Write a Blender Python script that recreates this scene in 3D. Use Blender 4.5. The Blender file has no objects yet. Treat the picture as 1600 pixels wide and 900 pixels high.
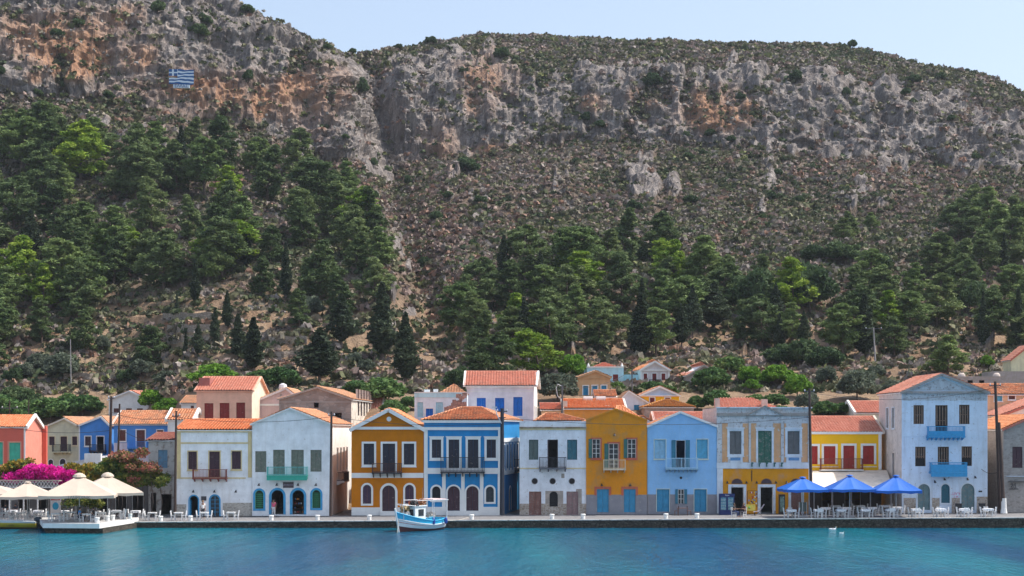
import bpy, bmesh, math, random
import numpy as np
from mathutils import Vector, Matrix
R=math.radians
FPX=2560.0; HC=9.08; HOR=672.0
scene=bpy.context.scene
COL=scene.collection
rng=np.random.default_rng(7); random.seed(7)
def PX(px,Y): return (px-800.0)*Y/FPX
def PZ(py,Y): return HC+(HOR-py)*Y/FPX
def zq(X):
    return 0.58+max(-2.0,min(1.5,(X+33.75)/83.75))*0.42 if X>-33.75 else 0.58
# ---------------------------------------------------------------- tags
def tag(o,label=None,cat=None,group=None,kind=None):
    if label: o['label']=label
    if cat: o['category']=cat
    if group: o['group']=group
    if kind: o['kind']=kind
    return o
def empty(name,loc,rz=0.0):
    o=bpy.data.objects.new(name,None); COL.objects.link(o)
    o.location=loc; o.rotation_euler=(0,0,rz); o.empty_display_size=0.3
    return o
def link(name,me,parent=None,loc=(0,0,0),rot=(0,0,0)):
    o=bpy.data.objects.new(name,me); COL.objects.link(o)
    if parent: o.parent=parent
    o.location=loc; o.rotation_euler=rot
    return o
def copy_tree(o,parent=None):
    c=o.copy(); COL.objects.link(c); c.parent=parent
    for ch in list(o.children): copy_tree(ch,c)
    return c
# ---------------------------------------------------------------- mesh builder
class MB:
    def __init__(s): s.v=[]; s.f=[]; s.m=[]
    def add(s,vs,fs,mi=0):
        b=len(s.v); s.v+= [tuple(p) for p in vs]
        for f in fs: s.f.append([i+b for i in f]); s.m.append(mi)
    def box(s,x0,x1,y0,y1,z0,z1,mi=0):
        vs=[(x0,y0,z0),(x1,y0,z0),(x1,y1,z0),(x0,y1,z0),(x0,y0,z1),(x1,y0,z1),(x1,y1,z1),(x0,y1,z1)]
        s.add(vs,[(0,3,2,1),(4,5,6,7),(0,1,5,4),(1,2,6,5),(2,3,7,6),(3,0,4,7)],mi)
    def tbox(s,T,u0,u1,z0,z1,d0,d1,mi=0):
        vs=[T(u0,z0,d0),T(u1,z0,d0),T(u1,z0,d1),T(u0,z0,d1),T(u0,z1,d0),T(u1,z1,d0),T(u1,z1,d1),T(u0,z1,d1)]
        s.add(vs,[(0,3,2,1),(4,5,6,7),(0,1,5,4),(1,2,6,5),(2,3,7,6),(3,0,4,7)],mi)
    def tpoly(s,T,pts,d0,d1,mi=0):
        n=len(pts)
        vs=[T(u,z,d0) for u,z in pts]+[T(u,z,d1) for u,z in pts]
        fs=[list(range(n)),list(range(2*n-1,n-1,-1))]+[(i,i+n,(i+1)%n+n,(i+1)%n) for i in range(n)]
        s.add(vs,fs,mi)
    def beam(s,p,q,w,h,mi=0,up=(0,0,1)):
        p=Vector(p); q=Vector(q); d=(q-p).normalized(); up=Vector(up)
        a=d.cross(up)
        if a.length<1e-4: a=d.cross(Vector((1,0,0)))
        a.normalize(); b=a.cross(d).normalized(); a*=w/2; b*=h/2
        vs=[p-a-b,p+a-b,p+a+b,p-a+b,q-a-b,q+a-b,q+a+b,q-a+b]
        s.add(vs,[(0,3,2,1),(4,5,6,7),(0,1,5,4),(1,2,6,5),(2,3,7,6),(3,0,4,7)],mi)
    def tube(s,pts,r,n=6,mi=0,caps=True):
        pts=[Vector(p) for p in pts]; rr=r if isinstance(r,(list,tuple)) else [r]*len(pts)
        b=len(s.v); up=Vector((0,0,1))
        for i,p in enumerate(pts):
            d=(pts[min(i+1,len(pts)-1)]-pts[max(i-1,0)]).normalized()
            a=d.cross(up)
            if a.length<1e-3: a=d.cross(Vector((0,1,0)))
            a.normalize(); c=a.cross(d)
            for k in range(n):
                t=2*math.pi*k/n
                s.v.append(tuple(p+a*(rr[i]*math.cos(t))+c*(rr[i]*math.sin(t))))
        for i in range(len(pts)-1):
            for k in range(n):
                s.f.append([b+i*n+k,b+i*n+(k+1)%n,b+(i+1)*n+(k+1)%n,b+(i+1)*n+k]); s.m.append(mi)
        if caps:
            s.f.append([b+k for k in range(n)][::-1]); s.m.append(mi)
            s.f.append([b+(len(pts)-1)*n+k for k in range(n)]); s.m.append(mi)
    def lathe(s,prof,c=(0,0,0),n=12,mi=0,sx=1,sy=1):
        b=len(s.v)
        for r,z in prof:
            for k in range(n):
                t=2*math.pi*k/n; s.v.append((c[0]+r*math.cos(t)*sx,c[1]+r*math.sin(t)*sy,c[2]+z))
        for i in range(len(prof)-1):
            for k in range(n):
                s.f.append([b+i*n+k,b+i*n+(k+1)%n,b+(i+1)*n+(k+1)%n,b+(i+1)*n+k]); s.m.append(mi)
        s.f.append([b+k for k in range(n)][::-1]); s.m.append(mi)
        s.f.append([b+(len(prof)-1)*n+k for k in range(n)]); s.m.append(mi)
    def mesh(s,name,mats):
        me=bpy.data.meshes.new(name); me.from_pydata(s.v,[],s.f)
        for m in (mats if isinstance(mats,(list,tuple)) else [mats]): me.materials.append(m)
        me.polygons.foreach_set('material_index',s.m)
        me.update(); return me
    def build(s,name,mats,parent=None,loc=(0,0,0),rot=(0,0,0)):
        return link(name,s.mesh(name,mats),parent,loc,rot)
def np_mesh(name,V,F,mats,smooth=False,tint=None):
    me=bpy.data.meshes.new(name); k=F.shape[1]
    me.vertices.add(len(V)); me.vertices.foreach_set('co',V.astype(np.float32).ravel())
    me.loops.add(F.size); me.loops.foreach_set('vertex_index',F.astype(np.int32).ravel())
    me.polygons.add(len(F)); me.polygons.foreach_set('loop_start',np.arange(0,F.size,k,dtype=np.int32))
    me.polygons.foreach_set('use_smooth',np.full(len(F),smooth))
    for m in (mats if isinstance(mats,(list,tuple)) else [mats]): me.materials.append(m)
    if tint is not None:
        a=me.color_attributes.new('tint','FLOAT_COLOR','POINT'); a.data.foreach_set('color',tint.astype(np.float32).ravel())
    me.update(); me.validate(); return me
# ---------------------------------------------------------------- noise
def _hash(ix,iy,iz,seed):
    h=(ix.astype(np.int64)*374761393+iy.astype(np.int64)*668265263+iz.astype(np.int64)*2147483647+seed*1274126177)&0xffffffff
    h=((h^(h>>13))*1274126177)&0xffffffff
    h=((h^(h>>16))*668265263)&0xffffffff
    return ((h^(h>>15))&0xffffff)/float(0xffffff)
def vnoise(P,seed=0):
    i=np.floor(P).astype(np.int64); f=P-i; f=f*f*f*(f*(f*6-15)+10)
    x,y,z=i[...,0],i[...,1],i[...,2]; fx,fy,fz=f[...,0],f[...,1],f[...,2]
    def L(a,b,t): return a+(b-a)*t
    c=lambda a,b,d:_hash(x+a,y+b,z+d,seed)
    return L(L(L(c(0,0,0),c(1,0,0),fx),L(c(0,1,0),c(1,1,0),fx),fy),L(L(c(0,0,1),c(1,0,1),fx),L(c(0,1,1),c(1,1,1),fx),fy),fz)*2-1
def fbm(P,o=4,seed=0,lac=2.03,g=0.5):
    s=0;a=1;n=0;P=P.copy()
    for k in range(o):
        s=s+a*vnoise(P,seed+k*17); n+=a; a*=g; P=P*lac+3.1
    return s/n
def ridged(P,o=4,seed=0):
    s=0;a=1;n=0;P=P.copy()
    for k in range(o):
        s=s+a*(1-2*np.abs(vnoise(P,seed+k*31))); n+=a; a*=.5; P=P*2.1+1.7
    return s/n
# ---------------------------------------------------------------- materials
_mats={}
def _nt(name):
    m=bpy.data.materials.new(name); m.use_nodes=True; nt=m.node_tree
    return m,nt,nt.nodes['Principled BSDF']
def noise(nt,scale,detail=4,rough=.55,vec=None):
    n=nt.nodes.new('ShaderNodeTexNoise'); n.inputs['Scale'].default_value=scale; n.inputs['Detail'].default_value=detail; n.inputs['Roughness'].default_value=rough
    if vec: nt.links.new(vec,n.inputs['Vector'])
    return n.outputs['Fac']
def ramp(nt,fac,a,b,ca=(0,0,0,1),cb=(1,1,1,1)):
    r=nt.nodes.new('ShaderNodeValToRGB'); e=r.color_ramp.elements
    e[0].position=a; e[0].color=ca; e[1].position=b; e[1].color=cb
    nt.links.new(fac,r.inputs['Fac']); return r.outputs['Color']
def mix(nt,fac,a,b,mode='MIX'):
    m=nt.nodes.new('ShaderNodeMix'); m.data_type='RGBA'; m.blend_type=mode
    for s,v in ((m.inputs[0],fac),(m.inputs[6],a),(m.inputs[7],b)):
        if isinstance(v,(int,float)): s.default_value=v
        elif isinstance(v,(tuple,list)): s.default_value=(*v[:3],1)
        else: nt.links.new(v,s)
    return m.outputs[2]
def objco(nt,scale=None):
    t=nt.nodes.new('ShaderNodeTexCoord'); o=t.outputs['Object']
    if scale:
        mp=nt.nodes.new('ShaderNodeMapping'); mp.inputs['Scale'].default_value=scale; nt.links.new(o,mp.inputs['Vector']); o=mp.outputs['Vector']
    return o
def bump(nt,p,h,strength=.3,dist=.05):
    b=nt.nodes.new('ShaderNodeBump'); b.inputs['Strength'].default_value=strength; b.inputs['Distance'].default_value=dist
    nt.links.new(h,b.inputs['Height']); nt.links.new(b.outputs['Normal'],p.inputs['Normal'])
def dk(c,k): return tuple(max(0,min(1,x*k)) for x in c)
def plain(name,col,rough=.7,var=.12,scale=4,metal=0):
    if name in _mats: return _mats[name]
    m,nt,p=_nt(name); n=noise(nt,scale,5,.6,objco(nt))
    nt.links.new(mix(nt,ramp(nt,n,.3,.7),dk(col,1-var),dk(col,1+var)),p.inputs['Base Color'])
    p.inputs['Roughness'].default_value=rough; p.inputs['Metallic'].default_value=metal
    _mats[name]=m; return m
def plaster(name,col,wear=.1,wcol=(.32,.29,.26),var=.10,streak=.12,scale=.55,patch=None,pcol=None,pamt=.6):
    """painted plaster: broad tone changes, vertical run-off stains, worn patches"""
    if name in _mats: return _mats[name]
    m,nt,p=_nt(name); co=objco(nt)
    c=mix(nt,ramp(nt,noise(nt,1.1,5,.6,co),.35,.65),dk(col,1-var),dk(col,1+var))
    if pcol: c=mix(nt,ramp(nt,noise(nt,patch or .5,5,.62,co),pamt-.04,pamt+.04),c,pcol)
    s=noise(nt,1.0,6,.65,objco(nt,(2.2,2.2,.28)))
    c=mix(nt,ramp(nt,s,.50,.80,(0,0,0,1),(streak*3,)*3+(1,)),c,dk(wcol,.9))
    w=noise(nt,scale*2.6,9,.68,co)
    c=mix(nt,ramp(nt,w,.70-wear*.55,.74-wear*.5),c,wcol)
    nt.links.new(c,p.inputs['Base Color']); p.inputs['Roughness'].default_value=.88
    p.inputs['Specular IOR Level'].default_value=.25
    bump(nt,p,noise(nt,5,8,.7,co),.45,.05); _mats[name]=m; return m
def stone(name,col,col2,mortar=(.33,.3,.27),scale=3.2,bmp=.6):
    if name in _mats: return _mats[name]
    m,nt,p=_nt(name); co=objco(nt,(1,1,1.6))
    v=nt.nodes.new('ShaderNodeTexVoronoi'); v.inputs['Scale'].default_value=scale; nt.links.new(co,v.inputs['Vector'])
    v2=nt.nodes.new('ShaderNodeTexVoronoi'); v2.feature='DISTANCE_TO_EDGE'; v2.inputs['Scale'].default_value=scale; nt.links.new(co,v2.inputs['Vector'])
    sep=nt.nodes.new('ShaderNodeSeparateColor'); nt.links.new(v.outputs['Color'],sep.inputs[0])
    c=mix(nt,sep.outputs[0],col,col2)
    c=mix(nt,ramp(nt,noise(nt,14,4,.6,co),.3,.7),c,dk(col,.6),'MIX') if False else mix(nt,.35,c,mix(nt,noise(nt,1.3,6,.65,co),dk(col,.5),dk(col2,1.3)))
    c=mix(nt,ramp(nt,v2.outputs['Distance'],.02,.09),mortar,c)
    nt.links.new(c,p.inputs['Base Color']); p.inputs['Roughness'].default_value=.93; p.inputs['Specular IOR Level'].default_value=.2
    bump(nt,p,v2.outputs['Distance'],bmp,.08); _mats[name]=m; return m
def tile(name,col=(.62,.17,.06),col2=(.75,.30,.13),dirt=(.30,.17,.11),d=.35):
    if name in _mats: return _mats[name]
    m,nt,p=_nt(name); co=objco(nt,(3.6,3.6,7))
    v=nt.nodes.new('ShaderNodeTexVoronoi'); v.inputs['Scale'].default_value=1.0; nt.links.new(co,v.inputs['Vector'])
    sep=nt.nodes.new('ShaderNodeSeparateColor'); nt.links.new(v.outputs['Color'],sep.inputs[0])
    c=mix(nt,sep.outputs[0],col,col2)
    c=mix(nt,ramp(nt,noise(nt,1.2,6,.65,objco(nt)),.72-d*.5,.86-d*.3),c,dirt)
    nt.links.new(c,p.inputs['Base Color']); p.inputs['Roughness'].default_value=.85; p.inputs['Specular IOR Level'].default_value=.2
    _mats[name]=m; return m
def slat(name,col,rough=.6,wear=.15,scale=9,vertical=False):
    """shutter paint over louvres / boards"""
    if name in _mats: return _mats[name]
    m,nt,p=_nt(name); co=objco(nt)
    w=nt.nodes.new('ShaderNodeTexWave'); w.bands_direction='X' if vertical else 'Z'; w.inputs['Scale'].default_value=scale/ (3 if vertical else 2); w.inputs['Distortion'].default_value=.2; nt.links.new(co,w.inputs['Vector'])
    c=mix(nt,ramp(nt,noise(nt,2.3,6,.65,co),.3,.7),dk(col,.8),dk(col,1.15))
    c=mix(nt,ramp(nt,noise(nt,5,8,.7,co),.66-wear*.4,.75-wear*.3),c,(.28,.25,.22))
    nt.links.new(c,p.inputs['Base Color']); p.inputs['Roughness'].default_value=rough
    bump(nt,p,w.outputs['Fac'],.5,.02); _mats[name]=m; return m
def glass(name='window_glass'):
    if name in _mats: return _mats[name]
    m,nt,p=_nt(name); p.inputs['Base Color'].default_value=(.03,.04,.05,1); p.inputs['Roughness'].default_value=.12
    bump(nt,p,noise(nt,1.5,2,.5,objco(nt)),.05,.05)
    _mats[name]=m; return m
def leafmat(name,a,b,tint=False,scale=.7,rvar=.25,transl=.25):
    if name in _mats: return _mats[name]
    m,nt,p=_nt(name); co=objco(nt)
    f=ramp(nt,noise(nt,scale,3,.6,co),.38,.62)
    if tint:
        t=nt.nodes.new('ShaderNodeVertexColor'); t.layer_name='tint'
        c=mix(nt,f,mix(nt,1.0,t.outputs[0],(.8,.8,.8),'MULTIPLY'),mix(nt,1.0,t.outputs[0],(1.2,1.2,1.2),'MULTIPLY'))
    else:
        c=mix(nt,f,a,b)
        oi=nt.nodes.new('ShaderNodeObjectInfo')
        h=nt.nodes.new('ShaderNodeHueSaturation'); nt.links.new(c,h.inputs['Color'])
        mr=nt.nodes.new('ShaderNodeMapRange'); nt.links.new(oi.outputs['Random'],mr.inputs[0]); mr.inputs[3].default_value=1-rvar; mr.inputs[4].default_value=1+rvar
        nt.links.new(mr.outputs[0],h.inputs['Value'])
        mh=nt.nodes.new('ShaderNodeMath'); mh.operation='MULTIPLY_ADD'; mh.inputs[1].default_value=-.03*rvar/.25; mh.inputs[2].default_value=.515
        nt.links.new(oi.outputs['Random'],mh.inputs[0]); nt.links.new(mh.outputs[0],h.inputs['Hue'])
        c=h.outputs[0]
    nt.links.new(c,p.inputs['Base Color']); p.inputs['Roughness'].default_value=.75; p.inputs['Specular IOR Level'].default_value=.2
    if transl:
        tr=nt.nodes.new('ShaderNodeBsdfTranslucent'); nt.links.new(c,tr.inputs['Color'])
        ms=nt.nodes.new('ShaderNodeMixShader'); ms.inputs[0].default_value=transl
        nt.links.new(p.outputs[0],ms.inputs[1]); nt.links.new(tr.outputs[0],ms.inputs[2])
        nt.links.new(ms.outputs[0],nt.nodes['Material Output'].inputs['Surface'])
    _mats[name]=m; return m
def text_mesh(s,size,mat,extrude=.01):
    cu=bpy.data.curves.new('lettering','FONT'); cu.body=s; cu.size=size; cu.extrude=extrude; cu.align_x='CENTER'; cu.align_y='CENTER'; cu.resolution_u=3
    o=bpy.data.objects.new('lettering',cu); COL.objects.link(o)
    dg=bpy.context.evaluated_depsgraph_get(); me=bpy.data.meshes.new_from_object(o.evaluated_get(dg))
    bpy.data.objects.remove(o); me.name='lettering'; me.materials.clear(); me.materials.append(mat)
    return me
# ---------------------------------------------------------------- camera, world, sun
cam=bpy.data.cameras.new('camera'); co=bpy.data.objects.new('camera',cam); COL.objects.link(co)
co.location=(0,0,HC); co.rotation_euler=(R(90),0,0)
cam.sensor_width=36; cam.lens=36*FPX/1600; cam.shift_y=(HOR-450)/1600; cam.clip_end=6000; cam.clip_start=.5
scene.camera=co
SUN_EL=56; SUN_AZ=7   # azimuth measured from +X towards +Y
w=bpy.data.worlds.new('World'); scene.world=w; w.use_nodes=True
nt=w.node_tree; bg=nt.nodes['Background']
sky=nt.nodes.new('ShaderNodeTexSky'); sky.sky_type='NISHITA'; sky.sun_disc=False
sky.sun_elevation=R(SUN_EL); sky.sun_rotation=R(90-SUN_AZ); sky.air_density=1.0; sky.dust_density=3.0; sky.ozone_density=1.6
nt.links.new(mix(nt,.28,sky.outputs[0],(2.75,2.95,3.15)),bg.inputs[0]); bg.inputs[1].default_value=.15
sl=bpy.data.lights.new('sun','SUN'); sl.energy=3.1; sl.angle=R(.6); sl.color=(1,.94,.85)
so=bpy.data.objects.new('sun',sl); COL.objects.link(so)
sd=Vector((math.cos(R(SUN_EL))*math.cos(R(SUN_AZ)),math.cos(R(SUN_EL))*math.sin(R(SUN_AZ)),math.sin(R(SUN_EL))))
so.rotation_euler=sd.to_track_quat('Z','Y').to_euler(); so.location=(80,60,160)
hz=bpy.data.materials.new('haze_air'); hz.use_nodes=True; hn=hz.node_tree; hn.nodes.remove(hn.nodes['Principled BSDF'])
pv=hn.nodes.new('ShaderNodeVolumePrincipled'); pv.inputs['Color'].default_value=(.80,.88,1,1); pv.inputs['Density'].default_value=.00009; pv.inputs['Anisotropy'].default_value=.2
hn.links.new(pv.outputs[0],hn.nodes['Material Output'].inputs['Volume'])
vs=scene.view_settings; vs.view_transform='Standard'; vs.look='None'; vs.gamma=1; vs.use_curve_mapping=False; vs.exposure=.76
# ================================================================ TERRAIN
# profile columns: px -> rows (Y, py)  from village back edge to behind the ridge
PROF={
-900:[(229,748),(239,655),(250,600),(265,560),(300,450),(335,330),(378,150),(398,-20),(412,-90),(440,-140)],
 0:[(229,748),(239,655),(250,600),(262,560),(296,450),(330,330),(374,150),(391,-20),(406,-90),(434,-140)],
 150:[(229,748),(239,652),(252,600),(262,560),(294,450),(328,330),(377,145),(394,10),(408,-60),(432,-105)],
 235:[(226,748),(236,650),(250,601),(262,560),(290,450),(327,330),(383,160),(400,18),(413,-35),(431,-75)],
 300:[(180,730),(195,645),(215,602),(240,560),(282,450),(326,330),(388,176),(404,25),(416,-12),(430,-42)],
 400:[(180,730),(192,648),(213,602),(240,560),(282,450),(328,330),(392,208),(409,62),(418,40),(428,20)],
 520:[(180,730),(191,650),(212,602),(240,560),(284,450),(335,330),(396,262),(413,112),(421,96),(430,79)],
 585:[(180,730),(190,652),(211,604),(238,560),(284,450),(345,330),(408,250),(440,112),(452,98),(464,80)],
 660:[(180,730),(190,652),(210,605),(238,560),(284,450),(345,340),(420,245),(440,120),(458,92),(485,71)],
 760:[(180,730),(190,652),(210,605),(238,560),(285,450),(347,345),(424,235),(442,120),(462,84),(500,58)],
 900:[(180,730),(190,652),(212,604),(238,560),(285,450),(350,345),(428,212),(444,118),(468,86),(510,62)],
 1100:[(180,730),(190,652),(214,602),(238,560),(285,450),(350,340),(424,235),(440,130),(466,94),(516,67)],
 1300:[(180,730),(190,652),(210,605),(238,560),(284,450),(348,345),(421,246),(437,150),(463,103),(512,72)],
 1450:[(180,730),(190,652),(208,607),(238,560),(283,450),(346,350),(418,255),(434,180),(458,135),(498,104)],
 1600:[(180,730),(190,652),(208,607),(238,560),(283,455),(344,365),(412,280),(428,222),(448,182),(478,147)],
 2300:[(180,730),(190,652),(208,620),(238,590),(275,520),(330,470),(390,420),(405,400),(420,385),(450,370)],
}
pk=sorted(PROF); TY=np.array([[p[0] for p in PROF[k]] for k in pk],float); TP=np.array([[p[1] for p in PROF[k]] for k in pk],float)
cols=np.concatenate([np.arange(-880,-60,16),np.arange(-60,1662,2.4),np.arange(1662,2300,16)])
def colint(T,c):
    out=np.empty((len(c),T.shape[1]))
    for j in range(T.shape[1]):
        out[:,j]=np.interp(c,pk,T[:,j])
    return out
CY=colint(TY,cols); CP=colint(TP,cols)
# soften the kinks between profile columns
def smooth(A,c,w=18):
    B=A.copy()
    for j in range(A.shape[1]):
        acc=0
        for d,wt in ((-2,.1),(-1,.2),(0,.4),(1,.2),(2,.1)):
            acc=acc+wt*np.interp(c+d*w,c,A[:,j])
        B[:,j]=acc
    return B
CY=smooth(CY,cols); CP=smooth(CP,cols)
sk=np.array([(-200,-140),(200,-120),(300,-24),(330,0),(370,10),(400,22),(450,45),(500,70),(525,79),(550,79),(600,77),(650,71),(700,62),(750,57),(800,56),(900,62),(1000,65),(1100,66),(1200,69),(1300,73),(1350,78),(1400,90),(1450,103),(1500,109),(1550,121),(1600,147),(1700,190),(2300,370)],float)
skp=np.interp(cols,sk[:,0],sk[:,1]); CP[:,9]=skp
CP[:,8]=np.maximum(CP[:,8],skp+6)
CZ=HC+(HOR-CP)*CY/FPX
nseg=[30,26,24,46,48,40,56,22,20]
rowsY=[];rowsZ=[]
for i,n in enumerate(nseg):
    for k in range(n):
        t=k/n
        rowsY.append(CY[:,i]*(1-t)+CY[:,i+1]*t); rowsZ.append(CZ[:,i]*(1-t)+CZ[:,i+1]*t)
rowsY.append(CY[:,9]); rowsZ.append(CZ[:,9])
NS=len(rowsY)
for dy,dz in ((6,-.6),(20,-3),(60,-14),(150,-40),(320,-90)):
    rowsY.append(CY[:,9]+dy); rowsZ.append(CZ[:,9]+dz)
# flat village ground in front
front=[(150.5,None),(163,None),(172,None)]
GY=np.array(rowsY).T; GZ=np.array(rowsZ).T
# smooth along the slope so the profile corners are rounded
for it in range(3):
    A=GZ.copy(); A[:,1:-1]=(GZ[:,:-2]+2*GZ[:,1:-1]+GZ[:,2:])/4; GZ[:,1:NS-3]=A[:,1:NS-3]
    A=GY.copy(); A[:,1:-1]=(GY[:,:-2]+2*GY[:,1:-1]+GY[:,2:])/4; GY[:,1:NS-3]=A[:,1:NS-3]
GX=(cols[:,None]-800)*GY/FPX
PPX=np.repeat(cols[:,None],GY.shape[1],1); PPY=HOR-(GZ-HC)*FPX/GY
BASE=np.stack([GX,GY,GZ],-1)
def sst(a,b,x):
    t=np.clip((x-a)/(b-a),0,1); return t*t*(3-2*t)
# gully line and its carve
gy=np.array([60,110,180,280,380,450,520,580],float); gx=np.array([540,556,578,604,628,652,672,690],float)
GL=np.interp(PPY,gy,gx)
gw=np.where(PPX<GL,20,46)
carve=np.exp(-((PPX-GL)/gw)**2)*sst(600,470,PPY)*sst(66,110,PPY)
spur=np.exp(-((PPX-(GL-46))/30)**2)*sst(560,430,PPY)*sst(90,170,PPY)
# rock mask: cliff bands + outcrops
tpar=np.arange(GY.shape[1])[None,:]*np.ones_like(GY)
cum=np.cumsum([0]+nseg)
c0,c1,c2=cum[6],cum[7],cum[8]
cliff=sst(c0-5,c0+4,tpar)*(1-sst(c1+4,c1+22,tpar))
wob=fbm(np.stack([PPX*.02,PPY*.02,PPX*0],-1),4,5)
cliff=np.where(PPX<545,np.maximum(cliff,sst(c0-5,c0+4,tpar)*(1-sst(c2,c2+14,tpar))*.85),cliff)
OUT=[(800,285,90,50,.62),(865,285,66,44,.9),(1010,288,58,34,1),(700,300,40,60,.55),(760,185,70,85,.55),(1225,200,60,45,.6),(1330,190,70,60,.7),(1140,95,20,18,.9),(1178,120,16,18,.9),(1285,110,26,30,.7),(1380,140,24,40,.7),(1460,170,40,26,.6),(1500,250,60,50,.35),(150,180,40,20,.9),(330,215,40,22,.4),(470,235,60,25,.7),(1340,310,50,24,.5),(960,150,60,30,.3),(1060,240,40,20,.5),(200,60,160,90,.4),(1390,300,30,20,.4),(1290,330,60,14,.35),(1590,260,26,90,.6),(910,330,40,20,.4)]
og=0
for x,y,a,b,s in OUT:
    og=np.maximum(og,s*np.exp(-(((PPX-x)/a)**2+((PPY-y)/b)**2)**1.5))
wob2=fbm(np.stack([PPX*.055,PPY*.045,PPX*0],-1),5,7)
diag=.42*np.exp(-((PPX-GL+16)/26)**2)*sst(400,290,PPY)*sst(150,220,PPY)
cliff=np.maximum(cliff,.8*sst(c0-5,c0+4,tpar)*(1-sst(c2+4,c2+16,tpar))*sst(560,590,PPX)*(1-sst(800,880,PPX)))
rock=np.clip(cliff*(1.02-.10*sst(560,700,PPX))+og*.55+diag+wob*.75+wob2*.6*sst(620,560,PPY)-.10-.5*sst(300,340,PPY)*(1-sst(540,600,PPX)),0,1); rock=sst(.22,.66,rock)*(1-sst(560,600,PPY)*.7)
ter=sst(590,575,PPY)*sst(455,475,PPY)*np.exp(-((PPX-300)/210)**4)
rock*=sst(NS+6,NS-4,tpar)*(1-.9*ter)
P=BASE
n_rib=ridged(P*np.array([.085,.05,.022]),4,11)
n_rib2=ridged(P*np.array([.30,.2,.07]),3,21)
n_str=ridged(P*np.array([.035,.03,.42]),3,25); n_blk=fbm(P*np.array([.16,.16,.20]),4,31)
n_big=fbm(P*.022,3,41); n_med=fbm(P*.09,4,51); n_fine=fbm(P*.5,3,61)
amp=np.where(PPY>600,.15,1)*sst(150,190,BASE[...,1])
dn=rock*(n_rib*2.6+n_str*sst(620,520,PPX)*1.3+n_str*.35+n_rib2*1.5+n_blk*2.2+n_fine*.9)+(1-rock)*(n_med*1.6+n_fine*.35)+n_big*3.2*sst(600,480,PPY)
dn=dn*amp+og*.9*(1+1.2*wob2)*sst(600,520,PPY)*sst(90,150,PPY)
edge=sst(NS+3,NS-16,tpar)             # calm near the skyline
dn=dn*(.25+.75*edge)*(1-.85*ter)
N=np.cross(np.gradient(BASE,axis=0),np.gradient(BASE,axis=1)); N/=np.linalg.norm(N,axis=-1,keepdims=True)+1e-9
N=np.where(N[...,2:3]<0,-N,N)
Nh=N.copy(); Nh[...,1]-=.35; Nh/=np.linalg.norm(Nh,axis=-1,keepdims=True)
G=BASE+Nh*dn[...,None]
G[...,1]+=carve*15-spur*5
# terraces on the lower slope: the ground steps between dry-stone walls
ter=sst(590,575,PPY)*sst(455,475,PPY)*np.exp(-((PPX-300)/210)**4)
stp=2.6; zz=G[...,2]/stp; fr=zz-np.floor(zz); G[...,2]+=ter*((np.floor(zz)+sst(.55,.95,fr))*stp-G[...,2])*.75
# front flat strip
fl=[]
for Yf in (158.5,166,174):
    X=(cols-800)*Yf/FPX; z=np.array([zq(x) for x in X])-.02
    fl.append(np.stack([X,np.full_like(X,Yf),z],-1))
G=np.concatenate([np.stack(fl,1),G],1); rockA=np.concatenate([np.zeros((len(cols),3)),rock],1)
PY_A=HOR-(G[...,2]-HC)*FPX/G[...,1]
nc,nr=G.shape[:2]
# orange stain zones (iron-stained rock), scrubby soil tint
ST=[(110,60,170,60,.42),(310,150,170,55,.45),(480,150,60,70,.5),(1110,170,80,44,.45),(760,130,70,70,.4),(690,230,60,60,.3),(120,85,62,40,1),(215,90,40,30,.6),(285,135,46,24,1),(355,150,30,26,.8),(405,160,18,30,.9),(460,135,34,30,.9),(60,120,20,14,.5),(200,25,36,24,.5),(1100,175,34,34,1),(925,160,26,18,.7),(1135,180,20,26,.8),(750,120,36,60,.45),(740,165,20,22,.7),(1020,150,50,22,.4),(640,330,22,14,1),(770,235,36,12,.9),(690,250,30,40,.35),(1170,170,20,22,.6)]
pxA=np.repeat(cols[:,None],nr,1); st=0
for x,y,a,b,s in ST: st=np.maximum(st,s*np.exp(-(((pxA-x)/a)**2+((PY_A-y)/b)**2)**1.5))
st=st*(.55+.9*np.clip(fbm(G*np.array([.12,.12,.06]),3,71)+.35,0,1))
soil=.95*sst(430,520,PY_A)+.55*np.exp(-((pxA-290)/160)**2-((PY_A-510)/60)**2)+.25*np.exp(-((pxA-640)/60)**2-((PY_A-400)/70)**2)
colr=np.stack([np.clip(rockA,0,1),np.clip(st,0,1),np.clip(soil,0,1),np.ones_like(rockA)],-1)
V=G.reshape(-1,3)
i=np.arange(nc-1)[:,None]*nr+np.arange(nr-1)[None,:]
Fq=np.stack([i,i+nr,i+nr+1,i+1],-1).reshape(-1,4)
# hill material
m,nt,p=_nt('hillside_rock_and_soil')
geo=nt.nodes.new('ShaderNodeNewGeometry'); pos=geo.outputs['Position']
def pm(s):
    mp=nt.nodes.new('ShaderNodeMapping'); mp.inputs['Scale'].default_value=s; nt.links.new(pos,mp.inputs['Vector']); return mp.outputs['Vector']
at=nt.nodes.new('ShaderNodeVertexColor'); at.layer_name='tint'
sp=nt.nodes.new('ShaderNodeSeparateColor'); nt.links.new(at.outputs[0],sp.inputs[0])
nA=noise(nt,1,8,.68,pm((.22,.22,.10))); nB=noise(nt,1,7,.7,pm((1.1,1.1,.6))); nC=noise(nt,1,5,.6,pm((.05,.05,.05)))
streak=noise(nt,1,6,.7,pm((.9,.9,.08)))
rk=mix(nt,ramp(nt,nA,.36,.64),(.12,.10,.088),(.38,.335,.305))
rk=mix(nt,ramp(nt,streak,.42,.70),rk,(.10,.095,.105))
rk=mix(nt,ramp(nt,nB,.56,.70),rk,(.48,.44,.40))
orr=mix(nt,ramp(nt,nA,.35,.65),(.27,.145,.085),(.47,.285,.185))
orr=mix(nt,ramp(nt,streak,.52,.66),orr,(.14,.10,.09))
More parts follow.
